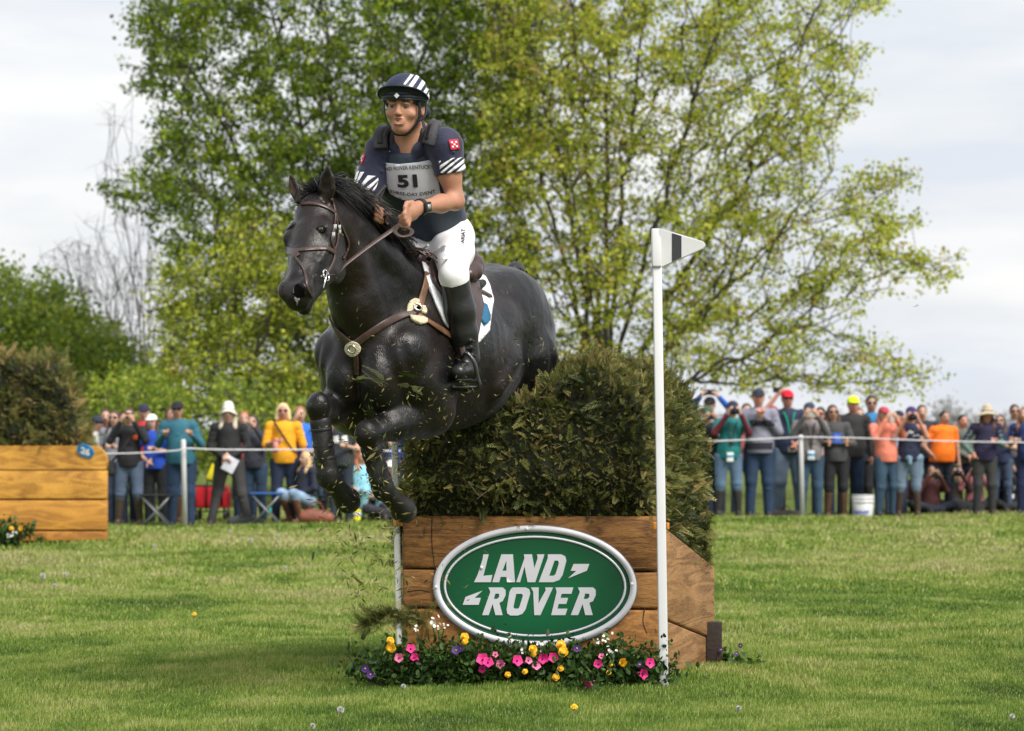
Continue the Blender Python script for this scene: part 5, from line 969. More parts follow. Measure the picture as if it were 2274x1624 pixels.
# stirrup and leather
st = empty('stirrup', D(1040, 830, 13.42), 'black stirrup iron on its leather under the rider\'s boot', 'stirrup')
mb = MB(); tp = D(1036, 783, 13.36); P = smoothline([tp, D(1053, 805, 13.36), D(1061, 840, 13.37), D(1064, 862, 13.38), D(1030, 868, 13.42), D(1000, 855, 13.44), D(1002, 830, 13.46), D(1018, 800, 13.42), tp], 40); mb.tube(P, .0065, 7, flat=1.5); mb.box(D(1032, 860, 13.41), (.11, .05, .012), None, .004); mb.build('iron', mat('dark_steel', (.10, .10, .11), .3, metal=.9), st, True)
mb = MB(); P = smoothline([D(*Z1(1385, 1190), 13.46), D(*Z1(1410, 1300), 13.44), D(*Z1(1440, 1430), 13.38)], 12); strap(mb, P, np.tile([0, -1, 0], (12, 1)), .024, .006); mb.build('stirrup_leather', M_LEA, st, True)
# --- watch, ring, whip
ax = unit(WRR-ELR); wc = WRR+ax*-.012; u1 = unit(np.cross(ax, [0, 1, 0])); v1 = unit(np.cross(ax, u1)); v1 = v1 if v1[1] < 0 else -v1
wt = empty('wristwatch', wc, 'black digital wristwatch on the rider\'s wrist', 'watch'); mb = MB(); P = [wc+(u1*math.cos(a)+v1*math.sin(a))*.033 for a in np.linspace(0, 2*math.pi, 24)]; strap(mb, P, [unit(p-wc) for p in P], .024, .005); mb.build('strap', M_BLK, wt, True)
mv = unit(v1+u1*.25); Mw = np.stack([ax, unit(np.cross(mv, ax)), mv], 1); mb = MB(); mb.box(wc+mv*.040, (.042, .044, .014), Mw, .005); cs = mb.build('case', M_BLK, wt); mb = MB(); mb.box(wc+mv*.0475, (.022, .022, .002), Mw); mb.build('display', mat('watch_display', (.30, .33, .30), .2), cs)
wh = empty('whip', D(850, 440, 13.3), 'black riding whip held upright in the rider\'s hand', 'whip'); mb = MB(); a_, b_ = D(*Z3(395, 1370), 13.22), D(*Z3(552, 1188), 13.3); mb.tube([a_-(b_-a_)*.5, a_, b_-(b_-a_)*.03, b_], [.004, .0085, .0085, .011], 9); mb.build('handle', M_BLK, wh, True)

# set horse, rider and tack over the brush, at their true size and distance
mid0 = np.array([-.44, 13.6, 1.75]); KS = 1.035; mid1 = np.array([-.4554, 14.076, 1.7696])
bpy.context.view_layer.update()
for o in [o for o in bpy.data.objects if o not in BEFORE and o.parent is None]:
    q = (np.array(o.location)-mid0)*KS+mid1; o.location = tuple(float(v) for v in q); o.scale = (KS, KS, KS)
cam_d.dof.focus_distance = 13.9
# ================================================================ spectators
def cmat(nm, c, **k): return mat(nm, c, k.get('rough', .85), .14, 12, bump=.35, bscale=18)
SK = {'l': (.50, .29, .21), 'm': (.40, .22, .15), 'r': (.50, .23, .16)}
ARM = {'down': ((.245, .0, 1.13), (.265, -.05, .88)), 'phone': ((.235, -.17, 1.25), (.085, -.27, 1.53)), 'over': ((.28, -.06, 1.52), (.12, -.10, 1.73)), 'clap': ((.24, -.08, 1.15), (.035, -.25, 1.37)),
       'cross': ((.24, -.06, 1.13), (-.09, -.20, 1.16)), 'low': ((.245, -.02, 1.13), (.05, -.22, .99)), 'hip': ((.31, .04, 1.14), (.19, -.06, .98)), 'fist': ((.26, -.05, 1.14), (.17, -.28, 1.27)), 'hold': ((.24, -.05, 1.13), (.10, -.27, 1.18)), 'raise': ((.29, -.08, 1.45), (.14, -.12, 1.66))}
people = []
def person(name, label, px, fy, ty, yaw=0, arms=('down', 'down'), top=(.1, .1, .1), sleeve=1, slc=None, pants=(.03, .06, .13), boots=None, skin='l', hair=(.10, .05, .03), style='short', hat=None, hatc=(.02, .02, .03), glasses=False, bulk=1., pose='stand', stance=.0, collar=None, d=None, group='spectators behind the rope', legw=1.1, head=0.):
    d = d or CH*F/(fy-HY); X0 = (px-CX)/F*d; hh = (fy-ty)*d/F - (.03 if hat else 0); full = 1.72
    drop = {'stand': 0, 'sit': .80, 'squat': .54, 'chair': .46}[pose]; s = hh/(full-drop) ; s = min(max(s, .8), 1.2); zb = float(gz(X0, d)); ca, sa = math.cos(yaw), math.sin(yaw)
    ln = float(np.random.default_rng(int(px*3+ty)).uniform(-.09, .09)) if pose == 'stand' else 0
    def J(p): x, y, z = p; x = x+ln*(z-.95); z = z-drop if z > .86 else z; x, y = x*s*1.10, y*s; return np.array([X0+x*ca-y*sa, d+x*sa+y*ca, zb+z*s])
    def JL(p): x, y, z = p; x, y = x*s*1.10, y*s; return np.array([X0+x*ca-y*sa, d+x*sa+y*ca, zb+z*s])
    fr = np.array([sa, -ca, 0]); sd_ = np.array([ca, sa, 0]); Mh = np.stack([sd_, fr, [0, 0, 1.]], 1); r_ = np.random.default_rng(int(px*7+fy))
    root = empty('person', (X0, d, zb), label, 'person', group)
    hip = [J((q*.09, 0, .90)) for q in (-1, 1)]
    if pose == 'stand': kn = [JL((q*(.10+stance*.5), -.02+.02*q*r_.normal(), .49)) for q in (-1, 1)]; an = [JL((q*(.115+stance), .02, .08)) for q in (-1, 1)]
    elif pose == 'sit': kn = [JL((q*.34, -.30, .20)) for q in (-1, 1)]; an = [JL((-q*.10, -.40, .09)) for q in (-1, 1)]
    elif pose == 'squat': kn = [JL((q*.16, -.38, .50)) for q in (-1, 1)]; an = [JL((q*.14, -.22, .08)) for q in (-1, 1)]
    else: kn = [JL((q*.13, -.42, .48)) for q in (-1, 1)]; an = [JL((q*.14, -.38, .08)) for q in (-1, 1)]
    sh = [J((q*.175, .0, 1.40)) for q in (-1, 1)]; A = [[J((q*e_[0], e_[1], e_[2])) for e_ in ARM[a]] for q, a in zip((-1, 1), arms)]
    hc = J((0, -.02+head*.0, 1.605)); sk = mat('skin', SK[skin], .55, .1, 20)
    g = SDF(.0135, .03)
    g.el(hc+fr*-.01*s+[0, 0, .015], np.array([.078, .096, .104])*s, Mh); g.el(hc+fr*.022*s-[0, 0, .03*s], np.array([.058, .066, .085])*s, Mh); g.rc(hc+fr*.085*s+[0, 0, .01], hc+fr*.100*s-[0, 0, .022], .012, .016, .012)
    for q in (-1, 1): g.el(hc+fr*.092*s+sd_*q*.032*s+[0, 0, .018], np.array([.02, .014, .013])*s, Mh, .01, '-'); g.el(hc+sd_*q*.077*s-fr*.01, np.array([.012, .02, .032])*s, Mh, .01)
    g.rc(hc-[0, 0, .06*s], J((0, .01, 1.44)), .050*s, .058*s, .03)
    g.ch([(J((0, .01, 1.34)), .12*s), (J((0, .01, 1.12)), .11*s), (J((0, 0, .95)), .125*s)], .05, sq=(fr, .8))
    for i, q in enumerate((-1, 1)):
        el_, wr = A[i]; g.rc(J((0, .01, 1.38)), sh[i], .07*s, .052*s, .04); g.rc(sh[i], el_, .047*s, .04*s); g.rc(el_, wr, .04*s, .027*s); ax = unit(wr-el_)
        inw = unit(hc-wr) if arms[i] in ('phone', 'over', 'raise') else unit(-sd_*q+fr*.4); up = unit(np.cross(ax, inw)); hcn = wr+ax*.045*s; Mp = np.stack([ax, inw, up], 1); g.el(hcn, np.array([.05, .024, .038])*s, Mp, .02)
        for j, u in enumerate((.026, .009, -.009, -.026)): k0 = hcn+ax*.035*s+up*u*s; k1 = k0+ax*.034*s+inw*.008*s; k2 = k1+inw*.024*s+ax*.004; g.ch([(k0, .0115), (k1, .0105), (k2, .009)], .003)
        g.rc(hcn+inw*.02*s, hcn+inw*.05*s+ax*.02*s, .013, .011, .006)
        g.rc(hip[i], kn[i], .078*s, .052*s); g.rc(kn[i], an[i], .05*s, .037*s); g.rc(an[i], an[i]+fr*.10*s-[0, 0, .04*s], .034*s, .022*s, .02)
    g.build('body', sk, root)
    for q in (-1, 1):
        if not glasses: mb = MB(); c0 = hc+fr*.081*s+sd_*q*.032*s+[0, 0, .018]; mb.tube([c0-fr*.006, c0+fr*.003], [.013, .010], 8); mb.build('eye', mat('dark_eye', (.03, .02, .018), .3), root, True)
    mb = MB(); c0 = hc+fr*.080*s-[0, 0, .056*s]; mb.box(c0, (.045*s, .012, .012), Mh.T @ np.eye(3) if False else Mh, .004); mb.build('mouth', mat('mouth', (.30, .08, .07), .6), root)
    if glasses:
        g = SDF(.007, .006)
        for q in (-1, 1): g.el(hc+fr*.092*s+sd_*q*.034*s+[0, 0, .016], np.array([.030, .012, .022])*s, Mh); g.rc(hc+fr*.085*s+sd_*q*.062*s+[0, 0, .02], hc+sd_*q*.08*s+[0, 0, .02], .005, .005)
        g.build('sunglasses', mat('dark_lens', (.008, .008, .010), .15, .05), root)
    # top
    b = bulk*1.12; g = SDF(.0145, .035); wz = .84 if pose == 'stand' else .90
    g.ch([(J((0, .01, 1.33)), .150*s*(.6+.4*b)), (J((0, .005, 1.15)), .140*s*b), (J((0, -.01*b, 1.0)), .148*s*b), (J((0, 0, wz+.06)), .158*s*b)], .05, sq=(fr, .80 if b < 1.1 else .95))
    g.rc(J((0, .01, 1.40)), J((0, .01, 1.455)), .075*s, .060*s, .03)
    for i, q in enumerate((-1, 1)):
        el_, wr = A[i]
        if sleeve > 0: g.rc(J((q*.05, .01, 1.38)), sh[i], .085*s, .066*s, .04); e2 = sh[i]+(el_-sh[i])*min(1, sleeve*1.4); g.rc(sh[i], e2, .066*s, .060*s*(1 if slc is None else .9), .03)
        if sleeve >= 1 and slc is None: g.rc(el_, wr-(wr-el_)*.05, .055*s, .038*s, .02)
        for k in range(3): o_ = sh[i]+(el_-sh[i])*(.25+.25*k)+fr*.055*s; g.rc(o_-sd_*.03, o_+sd_*.03+[0, 0, .02], .008, .005, .015, '-')
    for k in range(7): a0 = r_.uniform(-.11, .11); z0 = r_.uniform(.95, 1.3); o_ = J((a0, -.135*b, z0)); g.rc(o_, o_+sd_*r_.uniform(-.08, .08)+[0, 0, r_.uniform(-.06, .06)], .009, .005, .02, '+' if k % 2 else '-')
    zc = J((0, 0, .865))[2]; cc = J((0, 0, .9)); g.fn(lambda X_, Y_, Z_: (Z_-zc)+0*X_, [cc[0]-.3, cc[1]-.3, zc-.3], [cc[0]+.3, cc[1]+.3, zc], .006, '-')
    tp, TBV = g.build('top', cmat('cloth', top), root, 1, True)
    if slc is not None:
        for i in (0, 1): g = SDF(.0145, .02); el_, wr = A[i]; g.rc(sh[i]+(el_-sh[i])*.1, el_, .062*s, .052*s); g.rc(el_, wr-(wr-el_)*.06, .052*s, .038*s); g.build('sleeve', cmat('sleeve_cloth', slc), root)
    # trousers
    g = SDF(.0145, .035); g.rc(J((0, .0, .93)), J((0, .01, .90)), .140*s*(.5+.5*b), .145*s*(.5+.5*b), .04, sq=(fr, .80))
    for i in (0, 1): e_ = an[i] if not (boots and boots[1] == 'high') else kn[i]+(an[i]-kn[i])*.35; g.rc(hip[i], kn[i], .105*s*legw, .070*s*legw); g.rc(kn[i], e_, .068*s*legw, .056*s*legw if boots is None or boots[1] != 'high' else .055*s)
    for k in range(6): i = k % 2; o_ = kn[i]+(hip[i]-kn[i])*r_.uniform(-.4, .6)+fr*.068*s; g.rc(o_-sd_*.05, o_+sd_*.05+[0, 0, r_.uniform(-.03, .03)], .007, .004, .016, '+' if k % 3 else '-')
    zt = J((0, 0, .95))[2]+(0 if pose == 'stand' else 2); cc = J((0, 0, .95)); g.fn(lambda X_, Y_, Z_: (zt-Z_)+0*X_, [cc[0]-.3, cc[1]-.3, zt], [cc[0]+.3, cc[1]+.3, zt+.3], .006, '-')
    g.build('trousers', mat('denim' if pants[2] > pants[0]*1.5 else 'trouser_cloth', pants, .85, .28, 5, bump=.3, bscale=25), root)
    bc = boots[0] if boots else (.03, .028, .027)
    for i in (0, 1):
        g = SDF(.0125, .02); g.rc(an[i]-[0, 0, .035*s], an[i]+fr*.14*s-[0, 0, .045*s], .045*s, .036*s)
        if boots and boots[1] == 'high': g.rc(kn[i]+(an[i]-kn[i])*.25, an[i], .066*s, .048*s)
        else: g.rc(an[i]+[0, 0, .03*s], an[i]-[0, 0, .03*s], .045*s, .045*s)
        g.build('boot' if boots else 'shoe', mat('footwear_leather', bc, .6, .2), root)
    # hair
    hm = mat('hair', hair, .6, .3, 50, bump=.5, bscale=60)
    g = SDF(.0115, .02)
    if style != 'bald' :
        g.el(hc-fr*.018*s+[0, 0, .028*s], np.array([.083, .098, .100])*s, Mh); g.el(hc+fr*.085*s-[0, 0, .025*s], np.array([.068, .075, .10])*s, Mh, .01, '-'); g.el(hc-[0, 0, .14*s], np.array([.12, .14, .09])*s, Mh, .01, '-')
        if style == 'long':
            for q in (-1, 1): g.ch([(hc+sd_*q*.070*s-fr*.015, .032*s), (hc+sd_*q*.085*s-[0, 0, .09*s]-fr*.02, .036*s), (hc+sd_*q*.095*s-[0, 0, .20*s]+fr*.03, .038*s), (hc+sd_*q*.09*s-[0, 0, .28*s]+fr*.05, .022*s)], .03)
            g.rc(hc-fr*.06*s, hc-fr*.08*s-[0, 0, .22*s], .07*s, .06*s)
        if style == 'bob':
            for q in (-1, 1): g.ch([(hc+sd_*q*.072*s+fr*.0+[0, 0, .02], .030*s), (hc+sd_*q*.086*s-[0, 0, .10*s]+fr*.01, .034*s)], .03)
            g.rc(hc-fr*.05*s, hc-fr*.05*s-[0, 0, .11*s], .075*s, .065*s)
        g.build('hair', hm, root)
    if hat:
        hmt = cmat('hat_cloth', hatc); g = SDF(.010, .012); t_ = hc+[0, 0, .045*s]
        if hat == 'cap':
            g.el(t_-fr*.01*s, np.array([.088, .105, .085])*s, Mh); g.el(t_-[0, 0, .07*s], np.array([.12, .15, .065])*s, Mh, .004, '-'); g.build('hat', hmt, root)
            mb = MB(); mb.prism([(.078*math.cos(a)*s, .075*math.sin(a)*s) for a in np.linspace(0, math.pi, 14)], t_+fr*.075*s+[0, 0, .0], sd_, unit(fr-np.array([0, 0, .25])), np.array([0, 0, .008])); mb.build('brim', hmt, root)
        elif hat in ('sunhat', 'bucket'):
            w_ = .20 if hat == 'sunhat' else .135; g.ch([(t_+[0, 0, .01], .092*s), (t_+[0, 0, .055*s], .075*s)], .01); g.fn(lambda X_, Y_, Z_: np.maximum(np.sqrt((X_-t_[0])**2+(Y_-t_[1])**2)-w_*s, np.abs(Z_-(t_[2]-.01)+.22*np.maximum(np.sqrt((X_-t_[0])**2+(Y_-t_[1])**2)-.09, 0)+.06*((X_-t_[0])/w_)**2)-.009), t_-[.22, .22, .06], t_+[.22, .22, .06], .02); g.el(t_-[0, 0, .075*s], np.array([.082, .1, .075])*s, Mh, .004, '-'); g.build('hat', hmt, root)
            mb = MB(); P = [t_+[0, 0, .012]+(sd_*math.cos(a)+fr*math.sin(a))*.0925*s for a in np.linspace(0, 2*math.pi, 24)]; strap(mb, P, [unit(p-t_) for p in P], .022, .003); mb.build('hat_band', cmat('hat_band', (.16, .13, .10) if hat == 'sunhat' else (.45, .42, .40)), root, True)
        else: g.el(t_-fr*.015*s, np.array([.092, .105, .080])*s, Mh); g.el(t_-[0, 0, .075*s], np.array([.12, .15, .07])*s, Mh, .004, '-'); g.build('hat', hmt, root)
    people.append(dict(A=A, hc=hc, fr=fr, sd=sd_, s=s, bvh=TBV, root=root, J=J)); return people[-1]
M_PH = mat('phone_black', (.012, .012, .014), .25)
def phone(P, label, wd=.15, hi=.075, up=.03, col=None, side=None):
    w0, w1 = P['A'][0][1], P['A'][1][1]; c = (w0+w1)/2 if side is None else P['A'][side][1]; c = c+P['fr']*.02+np.array([0, 0, .045+up]); Mh = np.stack([P['sd'], P['fr'], [0, 0, 1.]], 1); mb = MB(); mb.box(c, (wd, .009, hi), Mh, .003)
    root = empty('phone', c-[0, 0, hi/2], label, 'phone', 'phones held up by spectators'); mb.build('case', mat('phone_case', col, .4) if col else M_PH, root); mb = MB(); mb.tube([c+P['fr']*.0045+P['sd']*wd*.38+[0, 0, hi*.25], c+P['fr']*.0075+P['sd']*wd*.38+[0, 0, hi*.25]], .008, 10); mb.build('lens', mat('lens_glass', (.02, .02, .03), .1), root, True)
def camera_(P, label, up=.02):
    c = (P['A'][0][1]+P['A'][1][1])/2+P['fr']*.03+np.array([0, 0, .045+up]); Mh = np.stack([P['sd'], P['fr'], [0, 0, 1.]], 1); root = empty('camera', c-[0, 0, .045], label, 'camera', 'cameras held by spectators'); mb = MB(); mb.box(c, (.13, .05, .085), Mh, .012); mb.box(c+[0, 0, .05], (.05, .045, .025), Mh, .006); mb.build('housing', M_PH, root)
    mb = MB(); mb.tube([c+P['fr']*.02, c+P['fr']*.10], [.034, .036], 14, cap=False); mb.build('lens_barrel', M_BLK, root, True); mb = MB(); mb.tube([c+P['fr']*.088, c+P['fr']*.09], [.032, .032], 14); mb.build('lens', mat('lens_glass', (.02, .02, .03), .1), root, True)
def emblem(P, polys, col, off=.004):
    """polys in chest coordinates (side, up) in metres about the chest's middle"""
    c = P['J']((0, 0, 1.28)); out = []
    V3 = []
    for q in polys: out.append([((c+P['sd']*a*P['s'])[0]/d_*F+CX, HY-((c[2]+b*P['s'])-CH)/d_*F) for a, b in q for d_ in [c[1]-.12]])
    for q in out:
        me = on_surface(P['bvh'], [q], off, .003, 4)
        if len(me.polygons): obj('print', me, cmat('print', col), P['root'])
def lanyard(P, col, badge=(.7, .75, .8), n=.95):
    J = P['J']; a, b, c = J((-.07, -.06, 1.43)), J((.07, -.06, 1.43)), J((.0, -.155, n)); mb = MB()
    for q in (a, b): h0 = q+P['fr']*.06; h1 = J((0, -.15, 1.2)); strap(mb, smoothline([h0, (h0+h1)/2+P['fr']*.03, c+P['fr']*.02], 8), np.tile(P['fr'], (8, 1)), .018, .002)
    ro = mb.build('lanyard', cmat('lanyard', col), P['root'], True); mb = MB(); mb.box(c+P['fr']*.03-[0, 0, .05], (.095, .004, .13), np.stack([P['sd'], P['fr'], [0, 0, 1.]], 1), .002); bd = mb.build('badge', cmat('badge', badge), P['root']); mb = MB(); mb.box(c+P['fr']*.034-[0, 0, .04], (.095, .002, .03), np.stack([P['sd'], P['fr'], [0, 0, 1.]], 1)); mb.build('badge_stripe', cmat('badge_stripe', (.02, .25, .6)), bd)
def shoulder_bag(P, col=(.02, .02, .02), q=1):
    J = P['J']; mb = MB(); strap(mb, smoothline([J((q*.12, -.03, 1.46))+P['fr']*.05, J((q*.03, -.15, 1.3))+P['fr']*.02, J((-q*.10, -.15, 1.08))+P['fr']*.02, J((-q*.22, -.05, .95))], 12), np.tile(P['fr'], (12, 1)), .028, .004); rt = empty('shoulder_bag', J((-q*.25, -.03, .75)), 'dark shoulder bag on a long strap', 'bag'); mb.build('strap', cmat('bag_strap', col), rt, True)
    g = SDF(.014, .03); g.rc(J((-q*.24, -.04, .90)), J((-q*.24, -.04, .80)), .06, .07, sq=(P['fr'], .7)); g.build('pouch', cmat('bag', col), rt); return rt
JN, JD, JL_ = (.042, .068, .12), (.018, .032, .068), (.11, .16, .24); BRN = ((.075, .036, .020), 'high'); DKB = ((.022, .022, .022), 'high'); BLK = (.012, .012, .015)
# left group
GL = 'spectators behind the rope on the left'; kl = dict(group=GL)
p = person('p', 'person in light grey sweater half hidden by the far brush fence', 206, 1160, 912, .5, ('hold', 'down'), (.42, .44, .40), pants=(.2, .2, .2), hair=(.28, .18, .10), style='long', hat='cap', hatc=(.02, .03, .05), glasses=True, **kl)
p = person('p', 'long-haired person in burgundy top behind the grey sweater', 236, 1158, 900, .2, ('low', 'down'), (.09, .012, .016), pants=JN, hair=(.05, .025, .015), style='long', d=41.6, **kl)
p = person('p', 'person in red top and dark cap standing behind the black sweater', 316, 1160, 888, .1, ('down', 'hold'), (.48, .02, .03), pants=JD, hat='cap', hatc=(.02, .02, .05), d=41.8, **kl)
p = person('p', 'person in black sweater with orange emblem raising a phone, tall brown boots', 287, 1167, 906, 0, ('phone', 'phone'), BLK, pants=(.07, .10, .16), boots=((.055, .035, .022), 'high'), hair=(.06, .035, .02), stance=.03, **kl); phone(p, 'black phone raised by the person in the black sweater', up=.03); emblem(p, [[(.06, -.02), (.13, -.02), (.13, .05), (.06, .05)]], (.6, .10, .02)); b = shoulder_bag(p); b['label'] = 'dark shoulder bag on the person in the black sweater'
p = person('p', 'person in white cap and blue shirt with black trousers holding a bottle', 346, 1160, 910, -.2, ('low', 'hold'), (.01, .06, .42), .4, pants=BLK, hat='cap', hatc=(.75, .74, .70), d=41.0, hair=(.05, .03, .02), style='long', **kl)
p = person('p', 'person in white shirt and jeans with tall brown boots behind the man in teal', 378, 1166, 905, .3, ('low', 'down'), (.62, .60, .72), pants=JN, boots=((.085, .035, .015), 'high'), hair=(.07, .04, .02), style='long', d=41.2, **kl)
p = person('p', 'man in teal denim shirt and black cap with both fists raised', 402, 1167, 883, .05, ('fist', 'fist'), (.022, .12, .17), pants=(.016, .038, .085), hat='cap', hatc=BLK, glasses=True, skin='m', bulk=1.12, legw=1.15, **kl)
p = person('p', 'person in cream bucket hat and black jacket holding folded paper', 509, 1166, 890, -.05, ('low', 'low'), (.014, .014, .016), pants=(.045, .043, .045), hair=(.5, .42, .32), style='long', hat='bucket', hatc=(.75, .70, .64), glasses=True, stance=.12, **kl)
mb = MB(); c = (p['A'][0][1]+p['A'][1][1])/2+p['fr']*.06+[.05, 0, -.10]; mb.box(c, (.17, .006, .20), Matrix.Rotation(R(28), 3, 'Y'), .001); pr = empty('paper', c-[0, 0, .1], 'folded white paper held by the person in the bucket hat', 'paper'); mb.build('sheet', cmat('paper', (.72, .72, .82)), pr)
p = person('p', 'red-haired person just behind the bucket hat', 545, 1160, 918, .1, ('down', 'down'), (.30, .06, .06), pants=JD, hair=(.35, .12, .04), d=42.2, **kl)
p = person('p', 'person in dark striped jersey and jeans looking at a phone', 567, 1162, 922, -.2, ('phone', 'phone'), (.035, .040, .055), pants=(.03, .06, .11), hair=(.04, .025, .02), style='long', glasses=True, d=41.4, **kl); phone(p, 'grey phone held by the person in the striped jersey', .07, .13, -.04, (.15, .15, .16))
p = person('p', 'blonde person in off-shoulder yellow top and navy trousers', 632, 1165, 897, .05, ('hold', 'down'), (.80, .36, .012), .75, pants=(.012, .022, .05), hair=(.72, .55, .30), style='bob', glasses=True, skin='r', **kl); b = shoulder_bag(p, (.03, .02, .015), -1); b['label'] = 'dark shoulder bag across the yellow top'
mb = MB(); c = p['A'][0][1]+p['fr']*.06+[0, 0, -.06]; mb.tube([c-[0, 0, .09], c+[0, 0, .04], c+[0, 0, .06]], [.03, .036, .02], 12); cup = empty('drink_bottle', c-[0, 0, .09], 'pink and white bottle in the hand of the person in yellow', 'bottle'); mb.build('bottle_body', cmat('pink_plastic', (.75, .30, .28)), cup, True)
p = person('p', 'person in bright blue T-shirt filming behind the horse\'s foreleg', 668, 1164, 905, .15, ('phone', 'low'), (.02, .14, .60), .38, pants=JN, hair=(.3, .14, .07), d=40.6, **kl); emblem(p, [[(-.07, -.0), (.07, -.0), (.07, .07), (-.07, .07)]], (.6, .65, .75))
p = person('p', 'person in dark T-shirt with white print and pale visor, phone to face', 757, 1166, 915, 0, ('phone', 'hold'), (.03, .035, .045), .38, pants=(.02, .03, .05), hair=(.06, .04, .03), hat='cap', hatc=(.7, .72, .75), bulk=1.1, **kl); emblem(p, [[(-.12, -.06), (-.02, -.06), (-.03, .06), (-.11, .05)], [(.01, -.03), (.11, -.05), (.10, .07), (.02, .05)]], (.7, .72, .72))
p = person('p', 'blonde person in navy jacket and pale jeans crouching by the rope', 680, 1166, 1008, -.9, ('low', 'low'), (.014, .018, .04), pants=(.22, .32, .46), hair=(.62, .42, .22), style='long', pose='squat', boots=((.10, .035, .02), 'high'), **kl)
p = person('p', 'red-haired person in pale blue dress sitting near the forelegs', 800, 1164, 1020, .7, ('low', 'low'), (.25, .55, .68), .3, pants=(.25, .5, .62), hair=(.38, .13, .05), style='long', pose='squat', **kl)
p = person('p', 'person in blue jacket seen behind the left flag pole', 862, 1162, 918, .2, ('hold', 'down'), (.012, .04, .26), pants=(.03, .04, .09), hair=(.1, .06, .03), d=41.5, **kl)
p = person('p', 'person in royal blue top between the flag pole and the hedge', 900, 1162, 925, -.1, ('down', 'low'), (.01, .07, .50), pants=JD, hair=(.2, .1, .05), d=42, **kl)
p = person('p', 'person in dark jacket sitting low behind the left flag pole', 868, 1164, 1025, .1, ('low', 'low'), (.02, .022, .03), pants=(.02, .02, .03), hair=(.6, .58, .55), style='bob', pose='sit', hat='cap', hatc=(.7, .7, .72), **kl)
p = person('p', 'person in dark green top crouching behind the horse\'s hooves', 828, 1164, 1040, -.3, ('low', 'hold'), (.015, .05, .06), pants=(.06, .1, .2), hair=(.12, .06, .03), pose='squat', boots=((.09, .04, .02), 'high'), d=41.3, **kl)
# right group
GR = 'spectators behind the rope on the right'; kr = dict(group=GR)
p = person('p', 'person in blue sleeves and grey shirt holding a phone high overhead', 1583, 1152, 884, 0, ('over', 'over'), (.25, .25, .30), 1, slc=(.012, .09, .42), pants=(.02, .03, .05), hat='cap', hatc=BLK, d=44.4, **kr); phone(p, 'black phone held high overhead beside the hedge', .17, .085, .02)
p = person('p', 'person in dark vest and green cap filming in front of the blue sleeves', 1576, 1152, 905, .15, ('phone', 'phone'), (.014, .015, .022), .4, pants=BLK, hat='cap', hatc=(.03, .09, .05), skin='m', **kr); phone(p, 'dark phone held by the person in the green cap', up=-.01)
p = person('p', 'person in teal vest with maroon sleeves photographing, black rubber boots', 1618, 1153, 891, .05, ('phone', 'phone'), (.005, .15, .15), 1, slc=(.10, .010, .02), pants=(.09, .15, .24), boots=DKB, hat='cap', hatc=(.02, .025, .06), stance=.02, **kr); camera_(p, 'black camera held by the person in the teal vest', -.01); lanyard(p, (.03, .03, .03), (.7, .75, .7))
p = person('p', 'tall man in grey and charcoal colour-block sweater clapping', 1686, 1152, 862, 0, ('clap', 'clap'), (.21, .21, .27), pants=(.016, .038, .085), hat='cap', hatc=(.02, .025, .045), skin='r', bulk=1.12, legw=1.15, **kr); emblem(p, [[(-.2, -.05), (.2, -.05), (.2, .03), (-.2, .03)], [(-.2, -.36), (.2, -.36), (.2, -.27), (-.2, -.27)]], (.03, .028, .045))
p = person('p', 'man in red cap and navy shirt with green lanyard, arm and phone raised', 1752, 1151, 864, .1, ('raise', 'low'), (.014, .022, .055), .4, pants=(.13, .18, .26), hat='cap', hatc=(.65, .01, .03), glasses=True, skin='r', bulk=1.08, legw=1.2, d=44.3, stance=.03, **kr); phone(p, 'black phone raised above the red cap', .14, .08, .03, None, 0); lanyard(p, (.0, .30, .16), (.6, .6, .65), 1.0)
p = person('p', 'person in grey fleece and navy cap holding a silver phone to the face', 1799, 1151, 889, 0, ('phone', 'phone'), (.18, .16, .165), 1, slc=(.085, .08, .085), pants=(.03, .065, .115), hat='cap', hatc=(.03, .04, .075), skin='l', **kr); phone(p, 'silver phone held by the person in the grey fleece', .13, .075, -.03, (.4, .38, .35)); lanyard(p, (.02, .02, .02), (.62, .72, .8), 1.0)
p = person('p', 'person in grey hoodie with blue letters, arms crossed, black leggings and brown boots', 1856, 1150, 897, .1, ('cross', 'cross'), (.055, .055, .06), pants=BLK, boots=BRN, hair=(.045, .03, .02), style='long', glasses=True, skin='m', **kr)
text_on(p['bvh'], 'UK', [(1838, 985), (1872, 985), (1872, 962), (1838, 962)], bold=.08, off=.01, m=cmat('blue_print', (.03, .11, .48)), parent=p['root'])
p = person('p', 'man in neon yellow cap and black zip jacket', 1888, 1150, 874, .05, ('down', 'down'), (.022, .021, .022), pants=(.015, .035, .085), hat='cap', hatc=(.62, .85, .01), skin='r', bulk=1.12, legw=1.1, d=44.4, **kr)
p = person('p', 'tall dark-haired man in blue shirt behind the neon cap', 1934, 1148, 880, 0, ('hold', 'low'), (.02, .17, .36), .4, pants=BLK, hair=(.03, .02, .015), skin='m', d=45.6, glasses=True, **kr)
p = person('p', 'person in coral sweater raising a phone', 1968, 1149, 899, .35, ('phone', 'phone'), (.75, .22, .15), pants=(.03, .065, .11), hair=(.25, .10, .06), style='long', hat='cap', hatc=(.4, .05, .07), **kr); phone(p, 'pink phone raised by the person in coral', .075, .13, -.04, (.5, .35, .33))
p = person('p', 'person in navy sleeveless top with white horse print photographing, brown boots', 2017, 1149, 900, -.05, ('phone', 'phone'), (.012, .016, .045), 0, pants=(.12, .17, .24), boots=((.05, .028, .022), 'high'), hat='cap', hatc=(.035, .025, .12), skin='r', stance=.02, legw=1.1, **kr); camera_(p, 'black camera held by the person in the navy sleeveless top', -.02)
